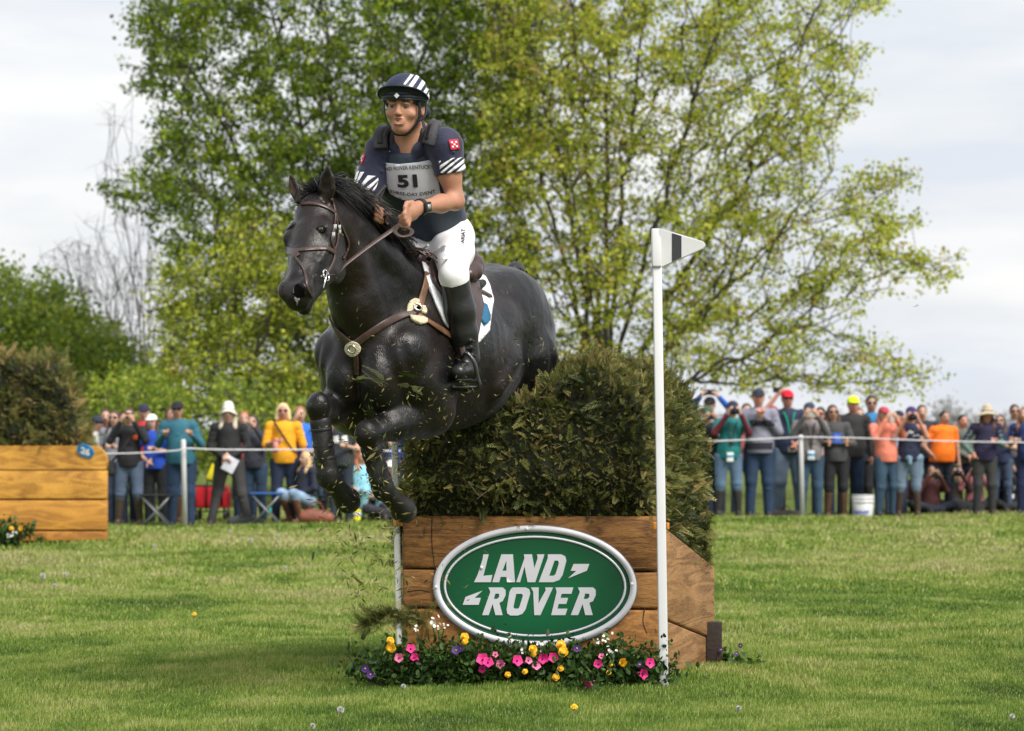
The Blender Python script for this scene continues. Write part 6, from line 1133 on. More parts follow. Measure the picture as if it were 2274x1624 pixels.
emblem(p, [[(-.13, .02), (-.07, .03), (-.02, .08), (.05, .05), (.03, .02), (-.03, .03), (-.06, -.01), (-.10, .0)], [(.03, -.02), (.12, -.01), (.12, .01), (.03, .0)]], (.7, .7, .75))
g = SDF(.014, .02); J = p['J']; g.ch([(J((-.16, -.04, .93)), .05), (J((0, -.15, .93)), .035), (J((.16, -.04, .93)), .05), (J((.17, .05, .7)), .06), (J((.18, .06, .45)), .03)], .03); g.ch([(J((-.16, .02, .93)), .05), (J((-.2, .06, .6)), .06), (J((-.2, .06, .5)), .03)], .03); g.ch([(J((0, -.16, .93)), .035), (J((.02, -.17, .84)), .03)], .02); g.build('tied_shirt', cmat('light_denim', (.17, .27, .36)), p['root'])
p = person('p', 'person in dark jacket hidden behind the navy sleeveless top', 2056, 1147, 905, 0, ('hold', 'down'), (.02, .02, .028), pants=JD, hair=(.05, .04, .03), d=46, **kr)
p = person('p', 'heavy man in bright orange T-shirt with dark hair, hand on hip', 2092, 1146, 917, .35, ('hip', 'down'), (.90, .17, .005), .42, pants=(.012, .016, .03), hair=(.02, .015, .012), skin='m', bulk=1.22, d=45.2, **kr)
p = person('p', 'long-haired person in wide straw sunhat and dark vest with green sleeves', 2186, 1147, 903, .05, ('hip', 'hold'), (.016, .012, .045), 1, slc=(.10, .17, .15), pants=(.03, .03, .032), hair=(.08, .03, .02), style='long', hat='sunhat', hatc=(.50, .42, .30), skin='r', **kr)
p = person('p', 'man in grey T-shirt standing behind at the far right', 2259, 1145, 906, 0, ('down', 'down'), (.20, .21, .25), .4, pants=(.02, .02, .03), hair=(.03, .02, .015), skin='m', d=46, glasses=True, **kr)
p = person('p', 'long-haired person in navy dress at the right edge with bag strap', 2284, 1146, 908, -.4, ('hold', 'down'), (.012, .03, .12), .3, pants=(.012, .02, .07), hair=(.25, .11, .05), style='long', skin='l', **kr)
GS = 'spectators sitting on the grass'; ks = dict(group=GS)
p = person('p', 'dark-haired person with phone sitting beside the tall brown boots', 2068, 1144, 1040, .1, ('phone', 'phone'), (.10, .03, .03), pants=(.02, .025, .04), hair=(.03, .02, .02), style='long', pose='sit', skin='m', **ks); phone(p, 'small dark phone held by the seated dark-haired person', .12, .07, -.03)
p = person('p', 'person in green cap and dark jacket sitting with a camera', 2118, 1143, 1037, .1, ('phone', 'phone'), (.045, .035, .028), pants=BLK, hair=(.22, .11, .05), style='long', pose='sit', hat='beanie', hatc=(.02, .09, .04), **ks); camera_(p, 'camera with round lens held by the seated person in the green cap', -.03)
p = person('p', 'person in pink top sitting with hands raised to a camera', 2164, 1143, 1028, -.1, ('phone', 'phone'), (.55, .20, .24), pants=(.03, .03, .035), hair=(.05, .025, .02), style='long', pose='sit', hat='cap', hatc=(.02, .025, .05), **ks); camera_(p, 'dark camera held by the seated person in pink', -.03)
p = person('p', 'person in black hoodie with white print sitting with a camera', 2238, 1141, 1022, 0, ('hold', 'phone'), (.009, .009, .012), pants=(.02, .02, .022), hair=(.02, .015, .012), pose='sit', hat='cap', hatc=BLK, skin='m', **ks); camera_(p, 'black camera lifted by the seated person in the black hoodie', 0); emblem(p, [[(-.08, -.22), (.08, -.24), (.09, -.16), (-.05, -.14)], [(.07, -.08), (.11, -.08), (.11, .0), (.07, .0)]], (.6, .6, .65))
p = person('p', 'person in plaid shirt and dark trousers sitting in front of the orange T-shirt', 2044, 1144, 1052, .4, ('low', 'low'), (.12, .04, .03), pants=(.015, .018, .03), hair=(.06, .03, .02), pose='sit', d=46.2, **ks)
FILL = [(258, 905, 41.3, (.25, .26, .3), JD, 'grey-blue shirt between burgundy and black tops'), (700, 918, 41.3, (.3, .3, .32), JN, 'light grey top beside the blue T-shirt'), (735, 930, 41.3, (.02, .1, .12), BLK, 'dark teal top behind the visor'), (810, 915, 41.4, (.4, .38, .36), JD, 'pale shirt right of the visor'), (840, 925, 41.2, (.03, .03, .05), JN, 'black shirt beside the left flag pole'),
        (1560, 905, 45.0, (.05, .05, .07), JD, 'charcoal jacket nearest the hedge'), (1650, 893, 45.3, (.35, .1, .1), JN, 'dull red shirt between teal vest and sweater'), (1722, 895, 45.3, (.04, .06, .1), BLK, 'slate shirt behind the clapping man'), (1828, 900, 45.3, (.3, .3, .33), JD, 'light grey shirt behind the crossed arms'), (1912, 900, 45.3, (.02, .02, .025), BLK, 'black shirt behind the neon cap'), (1990, 905, 45.4, (.3, .32, .45), JN, 'pale blue shirt between coral and navy'), (2140, 925, 45.6, (.1, .12, .1), JD, 'dark olive shirt left of the sunhat'), (2224, 925, 45.6, (.02, .03, .08), JN, 'dark blue shirt right of the sunhat')]
for k, (x, ty, d, tc_, pc_, lb) in enumerate(FILL): person('p', 'person in '+lb, x, HY+CH*F/d, ty, (-.3, .2, 0, .4)[k % 4], (('down', 'hold'), ('phone', 'phone'), ('low', 'low'))[k % 3], tc_, (.4, 1)[k % 2], pants=pc_, skin='lmr'[k % 3], hair=((.06, .03, .02), (.2, .1, .05), (.02, .015, .01))[k % 3], style=('long', 'short')[k % 2], hat=(None, 'cap', None)[k % 3], hatc=((.02, .02, .03), (.3, .05, .05))[k % 2], glasses=k % 2 == 0, group=GL if x < 1000 else GR)
# ---- rope fence
M_ROPE = mat('white_rope', (.62, .60, .64), .7)
def post(x, y0, y1, d, label):
    rt = empty('fence_post', D(x, y1, d), label, 'post', 'white posts of the rope fence'); mb = MB(); a = D(x+3, y1, d); a[2] -= .02; b = D(x-1, y0, d); mb.tube([a, b-(b-a)*.02, b], [.034, .034, .026], 12); mb.build('stake', M_PVC, rt, True); mb = MB(); t = (x, 0)
    return rt
p1 = post(408, 976, 1167, 39.6, 'white rope-fence post in front of the man in teal'); p2 = post(1779, 966, 1153, 43.0, 'white rope-fence post in front of the grey fleece')
for par_, lb, pts in (('a', 'white rope strung in front of the left-hand spectators', [(-160, 1012, 39.55), (235, 1008, 39.5), (330, 1005, 39.5), (404, 1000, 39.5), (412, 996, 39.5), (500, 999, 39.7), (700, 999, 40.2), (900, 1002, 40.8), (1100, 1000, 41.3)]), ('b', 'white rope strung in front of the right-hand spectators', [(1100, 1000, 41.3), (1400, 985, 42.2), (1560, 981, 42.6), (1700, 975, 42.9), (1776, 971, 42.95), (1783, 971, 42.95), (1900, 973, 43), (2100, 980, 43.05), (2274, 983, 43.1), (2500, 985, 43.15)])):
    mb = MB(); P = smoothline([D(*q) for q in pts], 80); mb.tube(P, .011, 6); o = mb.build('rope', M_ROPE, None, True); tag(o, lb, 'rope', 'ropes of the fence')
# ---- things on the ground by the spectators
def at(x, y): d = CH*F/(y-HY); return d, np.array([(x-CX)/F*d, d, float(gz((x-CX)/F*d, d))])
d, c = at(1916, 1150); bk = empty('bucket', c, 'white plastic bucket with blue lettering at the feet of the crowd', 'bucket'); mb = MB(); mb.tube([c+[0, 0, z] for z in (.0, .02, .33, .33)], [.135, .14, .165, .15], 28); mb.build('pail', M_PVC, bk, True)
for z in (.24, .29, .335): mb = MB(); mb.tube([c+[0, 0, z-.007], c+[0, 0, z+.007]], [.169, .169], 28); mb.build('rim', M_PVC, bk, True)
Pb = [tuple(v) for v in ([c[0]+.166*math.cos(a), c[1]+.166*math.sin(a), c[2]+z] for z in (0, .34) for a in np.linspace(0, 2*math.pi, 40, endpoint=False))]; bb = BVHTree.FromPolygons(Pb, [(i, (i+1) % 40, 40+(i+1) % 40, 40+i) for i in range(40)])
text_on(bb, 'EQUILAND', [(1898, 1142), (1930, 1142), (1930, 1134), (1898, 1134)], bold=.05, off=.004, m=cmat('blue_letters', (.01, .06, .45)), parent=bk)
for x, y, lb in ((666, 1167, 'yellow and white tumbler standing left of the brown leather bag'), (793, 1166, 'yellow and white tumbler standing below the horse\'s hooves')):
    d, c = at(x, y); t = empty('tumbler', c, lb, 'cup', 'yellow and white tumblers'); 
    for nm, z0, z1, r0, r1_, cl in (('base', 0, .07, .042, .048, (.75, .68, .01)), ('cup', .07, .13, .048, .053, (.75, .75, .70)), ('lid', .13, .165, .055, .048, (.75, .68, .01)), ('straw', .16, .24, .012, .012, (.75, .68, .01))):
        mb = MB(); mb.tube([c+[0, 0, z0], c+[0, 0, z1]], [r0, r1_], 14); mb.build(nm, cmat('cup_plastic', cl), t, True)
d, c = at(702, 1167); g = SDF(.014, .04); g.rc(c+[-.16, 0, .08], c+[.16, 0, .07], .09, .08); g.rc(c+[-.08, 0, .12], c+[.1, 0, .11], .07, .06); bg_ = empty('leather_bag', c, 'slouching red-brown leather bag on the grass by the crouching person', 'bag'); g.build('bag_body', mat('red_brown_leather', (.22, .07, .04), .6, .25, 9, bump=.6, bscale=12), bg_)
mb = MB(); mb.tube(smoothline([c+[-.1, -.03, .17], c+[-.05, -.05, .27], c+[.06, -.05, .26], c+[.1, -.03, .16]], 12), .009, 6); mb.build('handle', mat('red_brown_leather', (.22, .07, .04), .6, .25, 9, bump=.6, bscale=12), bg_, True)
# red folding wagon
d, c = at(452, 1160); c = c+[0, 1.2, 0]; wg = empty('wagon', c, 'red folding wagon with black frame and yellow straps behind the post', 'wagon'); M_REDC = cmat('red_canvas', (.55, .01, .02)); M_FR = mat('black_frame', (.015, .015, .015), .5)
mb = MB(); mb.box(c+[0, 0, .34], (.42, .7, .30), None, .03); mb.build('canvas_body', M_REDC, wg); mb = MB(); mb.box(c+[.20, -.2, .30], (.14, .3, .22), None, .02); mb.build('side_pocket', M_REDC, wg)
for q in (-1, 1):
    for y in (-.3, .3): mb = MB(); o_ = c+[q*.2, y, .085]; mb.tube([o_-[.02, 0, 0], o_+[.02, 0, 0]], .085, 16); mb.build('wheel', M_FR, wg, True)
mb = MB()
for a, b in (((-.2, -.34, .14), (.2, -.34, .14)), ((-.2, -.34, .5), (.2, -.34, .5)), ((-.2, -.34, .1), (-.2, -.34, .52)), ((.2, -.34, .1), (.2, -.34, .52)), ((-.05, -.36, .15), (-.02, -.4, .72))): mb.tube([c+a, c+b], .011, 6)
mb.build('frame', M_FR, wg, True)
g = SDF(.012, .02); g.rc(c+[0, -.4, .62], c+[.05, -.4, .78], .045, .03, sq=(np.array([0, 1., 0]), .4)); g.build('yellow_strap', cmat('yellow', (.75, .65, .01)), wg)
text_on(BVHTree.FromPolygons([tuple(c+[x, -.352, z]) for x, z in ((-.2, .2), (.2, .2), (.2, .5), (-.2, .5))], [(0, 1, 2, 3)]), 'WAGON', [((c[0]+a-CX*0)/(d+1.2-.35)*F+CX, HY-(c[2]+b-CH)/(d+1.2-.35)*F) for a, b in ((-.13, .40), (.1, .40), (.1, .45), (-.13, .45))], m=M_WH, parent=wg, off=.004) if False else None
# camp chairs, stool
def stool(x, y, lb, col):
    d, c = at(x, y); t = empty('camp_stool', c, lb, 'stool', 'folding camp stools'); mb = MB()
    for q in (-1, 1): mb.tube([c+[-.2, q*.13, 0], c+[.2, q*.13, .42]], .011, 6); mb.tube([c+[.2, q*.13, 0], c+[-.2, q*.13, .42]], .011, 6)
    mb.tube([c+[0, -.13, .21], c+[0, .13, .21]], .011, 6); mb.tube([c+[.2, -.13, .42], c+[.2, .13, .42]], .011, 6); mb.tube([c+[-.2, -.13, .42], c+[-.2, .13, .42]], .011, 6)
    mb.build('frame', mat('grey_tube', (.25, .26, .28), .4, metal=.6), t, True); mb = MB(); mb.box(c+[0, 0, .42], (.42, .32, .02), None, .008); mb.build('seat', cmat('seat_cloth', col), t)
stool(348, 1168, 'black folding stool between the boots of the left group', BLK); stool(592, 1168, 'folding stool with blue seat beside the yellow top', (.02, .1, .35))
for x, y, w_, col, lb in ((545, 1167, .5, (.05, .06, .06), 'dark bag lying behind the bucket hat person'), (1745, 1152, .55, (.02, .016, .016), 'flat black bag lying at the foot of the right post'), (606, 1150, .2, (.0, .32, .32), 'small turquoise bag on the grass')):
    d, c = at(x, y); g = SDF(.014, .04); g.rc(c+[-w_/2+.08, .1, .06], c+[w_/2-.08, .1, .05], .085, .07, sq=(np.array([0, 0, 1.]), .9)); rt = empty('bag', c, lb, 'bag'); g.build('bag_body', mat('bag_cloth', col, .8, .3, 9, bump=.6, bscale=12), rt); mb = MB(); mb.tube(smoothline([c+[-.07, .03, .12], c+[0, .02, .19], c+[.07, .03, .12]], 8), .007, 5); mb.build('handle', mat('bag_cloth', col, .8, .3, 9, bump=.6, bscale=12), rt, True)
# ================================================================ far brush fence on the left
d_ = CH*F/(1207-HY); fx = lambda x: (x-CX)/F*d_; zz = lambda y: CH+(HY-y)/F*d_
M_OW = [wood_mat('orange_timber', (.26, .11, .02), (.66, .34, .06), (1, 1, 4), 2), wood_mat('orange_timber', (.30, .13, .025), (.62, .30, .05), (1, 1, 5), 1.7), wood_mat('orange_timber', (.20, .08, .018), (.50, .22, .04), (1, 1, 4), 2.4)]
far = empty('far_jump_box', (fx(100), d_+.7, 0), 'honey-coloured timber jump base at the left edge with a round blue disc', 'jump'); xl = fx(-420); xr = fx(236)
for (y0, y1, k) in ((1203, 1180, 2), (1178, 1111, 1), (1109, 1045, 0)):
    mb = MB(); mb.box(((xl+xr)/2, d_+.08, (zz(y0)+zz(y1))/2), (xr-xl, .16, zz(y1)-zz(y0)-.006), None, .012); mb.build('plank', M_OW[k], far)
mb = MB(); poly = [(0, 0), (1.45, 0), (1.45, .30), (0, .30)]; rr_ = zz(990)-zz(1043)
V = []; nn = 9; prof = [(xr, zz(1043)), (xr, zz(1043)+rr_*.35)]+[(xr-.16*(1-math.cos(a)), zz(1043)+rr_*(.35+.65*math.sin(a))) for a in np.linspace(0, math.pi/2, 7)[1:]]+[(xl, zz(990)), (xl, zz(1043))]
mb.prism(prof, np.array([0, d_, 0.]), np.array([1., 0, 0]), uz, np.array([0, .18, 0])); mb.build('top_log', M_OW[0], far)
plank('end_panel', (xr-.01, d_+.17), (xr*(d_+1.1)/d_-.02, d_+1.1), zz(1203), zz(1203), zz(1020), zz(1010), .1, M_OW[1], .02, far)
mb = MB(); mb.box(((xl+xr)/2-.05, d_+.2, (zz(1203)+zz(1000))/2-.03), (xr-xl-.1, .1, zz(1000)-zz(1203)-.06)); mb.build('backing', M_OW[2], far)
c = np.array([fx(191), d_-.02, zz(1001)]); a1 = unit(np.array([1, 0, -.35])); a2 = unit(np.array([.18, -.3, .9])); mb = MB(); nn = unit(np.cross(a1, a2)); nn = nn if nn[1] < 0 else -nn
mb.prism([(.098*math.cos(a), .072*math.sin(a)) for a in np.linspace(0, 2*math.pi, 32, endpoint=False)], c, a1, a2, nn*.02); dk = empty('number_disc', c, 'round blue disc with white number on the honey-coloured jump base', 'number sign'); mb.build('disc', cmat('blue_disc', (.015, .20, .48)), dk)
mb = MB(); V_, F_ = text_polys('26', .05); V_ = (V_-[V_[:, 0].max()/2, .5])*.085; mb.add([c+nn*.0215+a1*a+a2*b for a, b in V_], [tuple(f) for f in F_]); mb.build('number', M_WH, dk)
def hf_far(X_, Y_, Z_):
    x0, x1, y0, y1 = fx(-420), fx(178), d_+.10, d_+.95; z0 = zz(1000); u = (X_-(x0+x1)/2)/((x1-x0)/2); v = (Y_-(y0+y1)/2)/((y1-y0)/2); top = zz(792)-.10*v**2-.95*np.clip((X_-fx(70))/(x1-fx(70)), 0, 1)**3.2
    return np.maximum.reduce([np.abs(X_-(x0+x1)/2)-(x1-x0)/2, np.abs(v)*.5-.5, Z_-top, z0-Z_])*.8+.03*np.sin(X_*11+Z_*5)*np.sin(Z_*13)
M_CEDAR2 = foliage_mat('far_cedar_sprays', [(.03, .045, .01), (.085, .10, .022), (.15, .16, .038), (.27, .22, .07), (.50, .33, .14)], .2, .6)
hedge('brush_hedge', 'dark clipped cedar brush with browned top on the honey-coloured jump base', hf_far, (fx(-440), d_+.02, zz(1010)), (fx(210), d_+1.2, zz(770)), .05, M_CEDAR2, 12000, .085, 8, M_CORE)
# ================================================================ flowers, clippings, dandelions
M_FLF = foliage_mat('flower_leaves', [(.012, .03, .008), (.03, .07, .014), (.06, .12, .022), (.12, .17, .04)], .3, .5)
M_STEM = mat('green_stem', (.12, .17, .05), .7); COLS = {'petunia': (.72, .02, .22), 'rose': (.70, .16, .32), 'marigold': (.85, .46, .01), 'pansy': (.05, .012, .14), 'alyssum': (.75, .74, .70)}
def petal_disc(mb, c, n_, r, k, ruffle, cup):
    u = unit(np.cross(n_, [.3, .2, .9])); v = np.cross(n_, u); m_ = 5*k; V = [c-n_*r*cup]; 
    for ring_, rr_ in ((0, .5), (1, 1.)):
        for i in range(m_):
            a = 2*math.pi*i/m_; f = rr_*(1-.20*abs(math.cos(2.5*a))*ring_); V.append(c+(u*math.cos(a)+v*math.sin(a))*r*f+n_*r*(cup*(rr_-1)*.6+ruffle*ring_*math.sin(a*7)))
    Fc = [(0, 1+i, 1+(i+1) % m_) for i in range(m_)]+[(1+i, 1+m_+i, 1+m_+(i+1) % m_, 1+(i+1) % m_) for i in range(m_)]; mb.add(V, Fc)
def bloom(kind, c, par, sz, r_):
    n_ = unit(np.array([r_.normal(0, .35), -1, r_.normal(.35, .3)])); mb = MB()
    if kind in ('petunia', 'rose'): petal_disc(mb, c, n_, .020*sz, 4, .07, .5); mb.tube([c-n_*.045*sz, c-n_*.014*sz], [.004, .010], 6)
    elif kind == 'marigold':
        for j in range(5): petal_disc(mb, c+n_*.005*j*sz, unit(n_+r_.normal(0, .15, 3)), .021*sz*(1-.17*j), 3, .12, .25)
    elif kind == 'pansy': petal_disc(mb, c, n_, .018*sz, 3, .08, .2)
    else:
        for j in range(7): petal_disc(mb, c+r_.normal(0, .014, 3)*sz, unit(n_+r_.normal(0, .5, 3)), .010*sz, 1, 0, .2)
    f = mb.build('flower', mat(kind+'_petal', COLS[kind], .6, .16, 40), par, True)
    if kind in ('petunia', 'rose', 'pansy'): mb = MB(); mb.tube([c-n_*.008, c-n_*.004+n_*.006], [.006, .003], 6); mb.build('flower_centre', mat('flower_throat', (.25, .01, .08) if kind != 'pansy' else (.6, .4, .02), .7), f)
def ground_d(x, y): d = CH*F/(y-HY); return d
def plant(kind, label, blooms, base, r_, dd=0, leaves_n=80, lsz=.030, spread=.09, hgt=.12, nm=None):
    bx, by = base; d = min(ground_d(bx, by+8), 14.55)+dd; d = max(d, 14.2) if kind == 'leafy' else d; c = np.array([(bx-CX)/F*d, d, float(gz((bx-CX)/F*d, d))]); root = empty((nm or kind)+'_plant', c, label, 'flower', 'flowers planted in front of the jump')
    n = leaves_n; P = c+np.stack([r_.normal(0, spread, n), r_.normal(0, .035, n)-.01, np.abs(r_.normal(hgt*.4, hgt*.36, n))+.012], 1); ax_ = r_.normal(0, .6, (n, 3))+[0, -.3, .5]; ax_ /= np.linalg.norm(ax_, axis=1)[:, None]; s1 = np.cross(ax_, r_.normal(0, 1, (n, 3))); s1 /= np.linalg.norm(s1, axis=1)[:, None]; s2 = np.cross(ax_, s1); sz_ = lsz*r_.uniform(.6, 1.4, n)[:, None]
    V = np.stack([P, P+ax_*sz_*.35+s1*sz_*.30+s2*sz_*.06, P+ax_*sz_*.75+s1*sz_*.24+s2*sz_*.03, P+ax_*sz_*1.1-s2*sz_*.1, P+ax_*sz_*.75-s1*sz_*.24+s2*sz_*.03, P+ax_*sz_*.35-s1*sz_*.30+s2*sz_*.06], 1); o_ = np.arange(n)[:, None]*6; obj('foliage', npmesh('foliage', V.reshape(-1, 3), [o_+[0, 1, 2, 3], o_+[0, 3, 4, 5]], np.repeat(np.clip(r_.normal(.45, .25, n), 0, 1), 6)), M_FLF, root, False)
    mb = MB()
    for k_, x, y, s_ in blooms:
        dz = min(14.10, ground_d(x, y+22))+r_.uniform(-.02, .02); b = D(x, y, dz); bloom(k_, b, root, s_, r_); mb.tube(smoothline([c+[r_.normal(0, .02), 0, .0], (c+b)/2+[r_.normal(0, .015), .02, .02], b+[0, .02, -.008]], 8), .0028, 4)
    if blooms: mb.build('stem', M_STEM, root, True)
    return root
r6 = np.random.default_rng(12)
def F4(x, y): return ((820+x*.39577)/1.0554, (1150+y*.39577)/1.0554)
def fl(kind, pts): return [(kind, *F4(x, y), s_) for x, y, s_ in pts]
PL = [('marigold', 'yellow marigold with two blooms at the left end of the flower bed', fl('marigold', [(240, 888, 1), (243, 930, 1.3)]), (262, 1090)),
 ('petunia', 'pair of magenta petunias near the left end of the bed', fl('petunia', [(362, 935, 1.2), (380, 985, 1.1)])+fl('rose', [(290, 990, 1.2)]), (350, 1110)),
 ('pansy', 'two dark purple pansies beyond the bed\'s left end', fl('pansy', [(90, 1055, 1.2), (122, 1090, 1.2)]), (115, 1130)),
 ('alyssum', 'tall pale plant gone to seed with small white flowers', fl('alyssum', [(486, 775, 1.2), (395, 825, .8), (520, 800, .7), (560, 800, .6)]), (520, 1100)),
 ('marigold', 'yellow marigold standing tall before the lower left of the sign', fl('marigold', [(680, 866, 1.1), (682, 895, .9)]), (690, 1100)),
 ('pansy', 'purple pansy under the sign\'s left side', fl('pansy', [(628, 945, 1.3), (655, 935, 1)]), (610, 1110)),
 ('petunia', 'large magenta petunia left of the bed\'s middle with three blooms', fl('petunia', [(785, 998, 1.6), (820, 1015, 1.4), (782, 1060, 1)]), (790, 1130)),
 ('petunia', 'pink petunia with two blooms right beside the large magenta one', fl('rose', [(890, 1028, 1.2), (862, 970, .8)]), (890, 1130)),
 ('petunia', 'single round magenta petunia in the middle of the bed', fl('petunia', [(995, 1005, 1.45)]), (990, 1130)),
 ('marigold', 'small yellow marigolds low in the middle of the bed', fl('marigold', [(935, 1090, .8), (1037, 1072, .8)]), (985, 1150)),
 ('marigold', 'yellow marigold under the bottom of the sign', fl('marigold', [(1085, 938, 1.1), (1088, 970, .8)]), (1080, 1120)),
 ('petunia', 'pale pink petunias clustered right of the middle', fl('rose', [(1060, 1005, 1), (1105, 1035, 1.2)])+fl('petunia', [(1145, 995, 1.4)]), (1110, 1135)),
 ('petunia', 'magenta petunia beside the tall yellow marigold', fl('petunia', [(1205, 988, 1.3)]), (1190, 1130)),
 ('marigold', 'tall yellow marigold with two large blooms against the sign\'s rim', fl('marigold', [(1250, 915, 1.3), (1263, 955, 1.35)]), (1265, 1120)),
 ('marigold', 'low yellow marigold with two small blooms below the tall one', fl('marigold', [(1247, 1053, .9), (1220, 1105, .95)]), (1230, 1160)),
 ('pansy', 'purple pansy right of the tall yellow marigold', fl('pansy', [(1345, 935, 1.1)]), (1345, 1110)),
 ('petunia', 'bright magenta petunia at the front edge of the bed', fl('petunia', [(1393, 1150, 1.5)])+fl('rose', [(1440, 1138, .7)]), (1400, 1190)),
 ('petunia', 'magenta petunia standing above the white-flowered stalk', fl('petunia', [(1470, 1025, 1.2)])+fl('rose', [(1490, 980, .8)]), (1470, 1130)),
 ('alyssum', 'pale stalk with small white flowers right of the sign\'s bottom', fl('alyssum', [(1520, 870, .9), (1542, 962, 1.0), (1470, 900, .6)]), (1530, 1110)),
 ('marigold', 'yellow marigold near the right end of the bed', fl('marigold', [(1620, 1018, 1.2), (1545, 1030, .6), (1533, 1078, .7)]), (1610, 1130)),
 ('pansy', 'purple pansy beside the right-hand marigold', fl('pansy', [(1715, 1030, .9)]), (1700, 1120)),
 ('petunia', 'two magenta petunias beside the foot of the flag pole', fl('petunia', [(1780, 1020, 1.3), (1742, 1085, 1.4)]), (1750, 1150)),
 ('alyssum', 'small white flowers at the foot of the sign', fl('alyssum', [(1018, 938, .8), (1130, 918, .8), (950, 880, .6)]), (960, 1110))]
NMK = {'alyssum': 'white_flower'}
for k, lb, bl, (bx, by) in PL: plant(k, lb, bl, F4(bx, by), r6, 0, 110, .030, .07, .13, NMK.get(k))
LB = ['leafy green plant at the far left tip of the flower bed', 'leafy plant under the tall left marigold', 'leafy plant under the pair of magenta petunias', 'leafy plant below the pale seeded stalk', 'leafy plant under the left purple pansy', 'leafy plant left of the large magenta petunia', 'leafy plant below the large magenta petunia', 'leafy plant below the single round petunia', 'leafy plant below the marigold at the sign\'s bottom', 'leafy plant below the pale pink cluster', 'leafy plant below the tall two-bloomed marigold', 'leafy plant beside the front-edge petunia', 'leafy plant right of the front-edge petunia', 'leafy plant below the right white-flowered stalk', 'leafy plant under the right-hand marigold', 'leafy plant against the foot of the flag pole']
for j, x in enumerate(np.linspace(215, 1760, 16)):
    r_ = plant('leafy', LB[j], [], F4(x, 1175+r6.uniform(-15, 20)), r6, .0, 300, .028, .08, .16)
    r_['category'] = 'plant'
d = 14.25; soil = SDF(.02, .05); soil.rc(D(835, 1540, 14.3)*[1, 1, 0], D(1445, 1540, 14.3)*[1, 1, 0], .06, .06, sq=(np.array([0, 0, 1.]), .5)); o = soil.build('flower_bed_soil', mat('dark_soil', (.025, .018, .012), .95, .4, 20, bump=1, bscale=40)); tag(o, kind='structure')
# flowers by the far fence and on the right
for k, (x, y, kd, lb) in enumerate([(12, 1210, 'marigold', 'small yellow and white flowering plant at the foot of the far jump base')]):
    d = CH*F/(y+6-HY); c = np.array([(x-CX)/F*d, d, 0]); root = empty('marigold_plant', c, lb, 'flower'); V_, f_, t_ = leaves(c+np.random.default_rng(2).normal(0, 1, (60, 3))*[.14, .06, .07]+[0, 0, .14], 14, .06, .05, 4, (.5, .2)); obj('foliage', npmesh('foliage', V_, f_, t_), M_FLF, root, False)
    for q in range(4): bloom(('marigold', 'alyssum')[q % 2], c+np.array([r6.uniform(-.2, .2), -.12, r6.uniform(.08, .28)]), root, 1.4, r6)
d = CH*F/(1480-HY); c = np.array([(1612-CX)/F*d, d, 0.]); root = empty('pansy_plant', c, 'low plant with purple flowers beside the dark corner post', 'flower'); V_, f_, t_ = leaves(c+np.random.default_rng(3).normal(0, 1, (24, 3))*[.05, .04, .02]+[0, 0, .03], 9, .03, .035, 4, (.5, .2)); obj('foliage', npmesh('foliage', V_, f_, t_), M_FLF, root, False)
for q in range(3): bloom('pansy', c+np.array([(-.03, .05, .07)[q], -.06, (.09, .07, .11)[q]]), root, .8, r6)
# dandelions
def dandelion(x, y, kind, label, s_=1):
    d = CH*F/(y+12-HY); c = np.array([(x-CX)/F*d, d, 0.]); c[2] = float(gz(c[0], d)); h = .07*s_; root = empty('dandelion', c, label, 'dandelion', 'dandelions in the grass'); mb = MB(); mb.tube([c, c+[.004, 0, h*.6], c+[.008, -.004, h]], .0022, 5); mb.build('stem', mat('pale_stem', (.30, .22, .12), .7), root, True); tp = c+[.008, -.004, h]
    if kind == 'clock':
        r_ = np.random.default_rng(int(x)); v = r_.normal(0, 1, (260, 3)); v /= np.linalg.norm(v, axis=1)[:, None]; V, Q = tubes(np.repeat(tp[None], 260, 0), tp+v*.019*s_, np.full(260, .0004), np.full(260, .0011), 3); obj('seed_head', npmesh('seed_head', V, Q), mat('dandelion_fluff', (.72, .72, .68), .9), root, False)
    else: mb = MB(); [petal_disc(mb, tp+[0, 0, .003*j], unit(np.array([0, -.5, 1.])), .020*s_*(1-.2*j), 3, .1, .1) for j in range(4)]; mb.build('flower', mat('dandelion_yellow', (.85, .50, .01), .6), root, True)
W = [(93, 1302, 'large white dandelion clock beside two smaller ones at the left'), (143, 1283, 'thin dandelion clock standing above its white neighbour at the left'), (119, 1312, 'small low dandelion clock between its two left neighbours'), (341, 1220, 'small dandelion clock below the far spectators, nearest the jump box'), (555, 1214, 'round white dandelion clock left of the hooves'), (614, 1202, 'pale dandelion clock nearest the hooves'), (508, 1180, 'tiny dandelion clock by the bucket hat person\'s feet'), (632, 1262, 'low dandelion clock far left of the flower bed'),
     (2243, 1604, 'dandelion clock in the bottom corner beside the frame\'s edge'), (752, 1590, 'large seed head at the bottom below the bed'), (690, 1612, 'ragged small seed head at the bottom left of the large one'), (1636, 1580, 'thin tall dandelion clock right of the flag pole'), (892, 1540, 'small white clock just below the bed\'s left end')]
for x, y, lb in W: dandelion(x, y, 'clock', lb, {752: .8, 93: 1.2, 555: 1.3, 614: 1.2, 341: 1.0, 508: 1.0, 143: .9, 119: .8, 632: .8}.get(x, .6))
for x, y, lb in ((1341, 1678/1.0, 'yellow flower alone in the foreground grass'), (429, 1380, 'yellow dandelion alone on the left meadow')): dandelion(x if x != 1341 else 1271, y if x != 1341 else 1586, 'y', lb, .9)
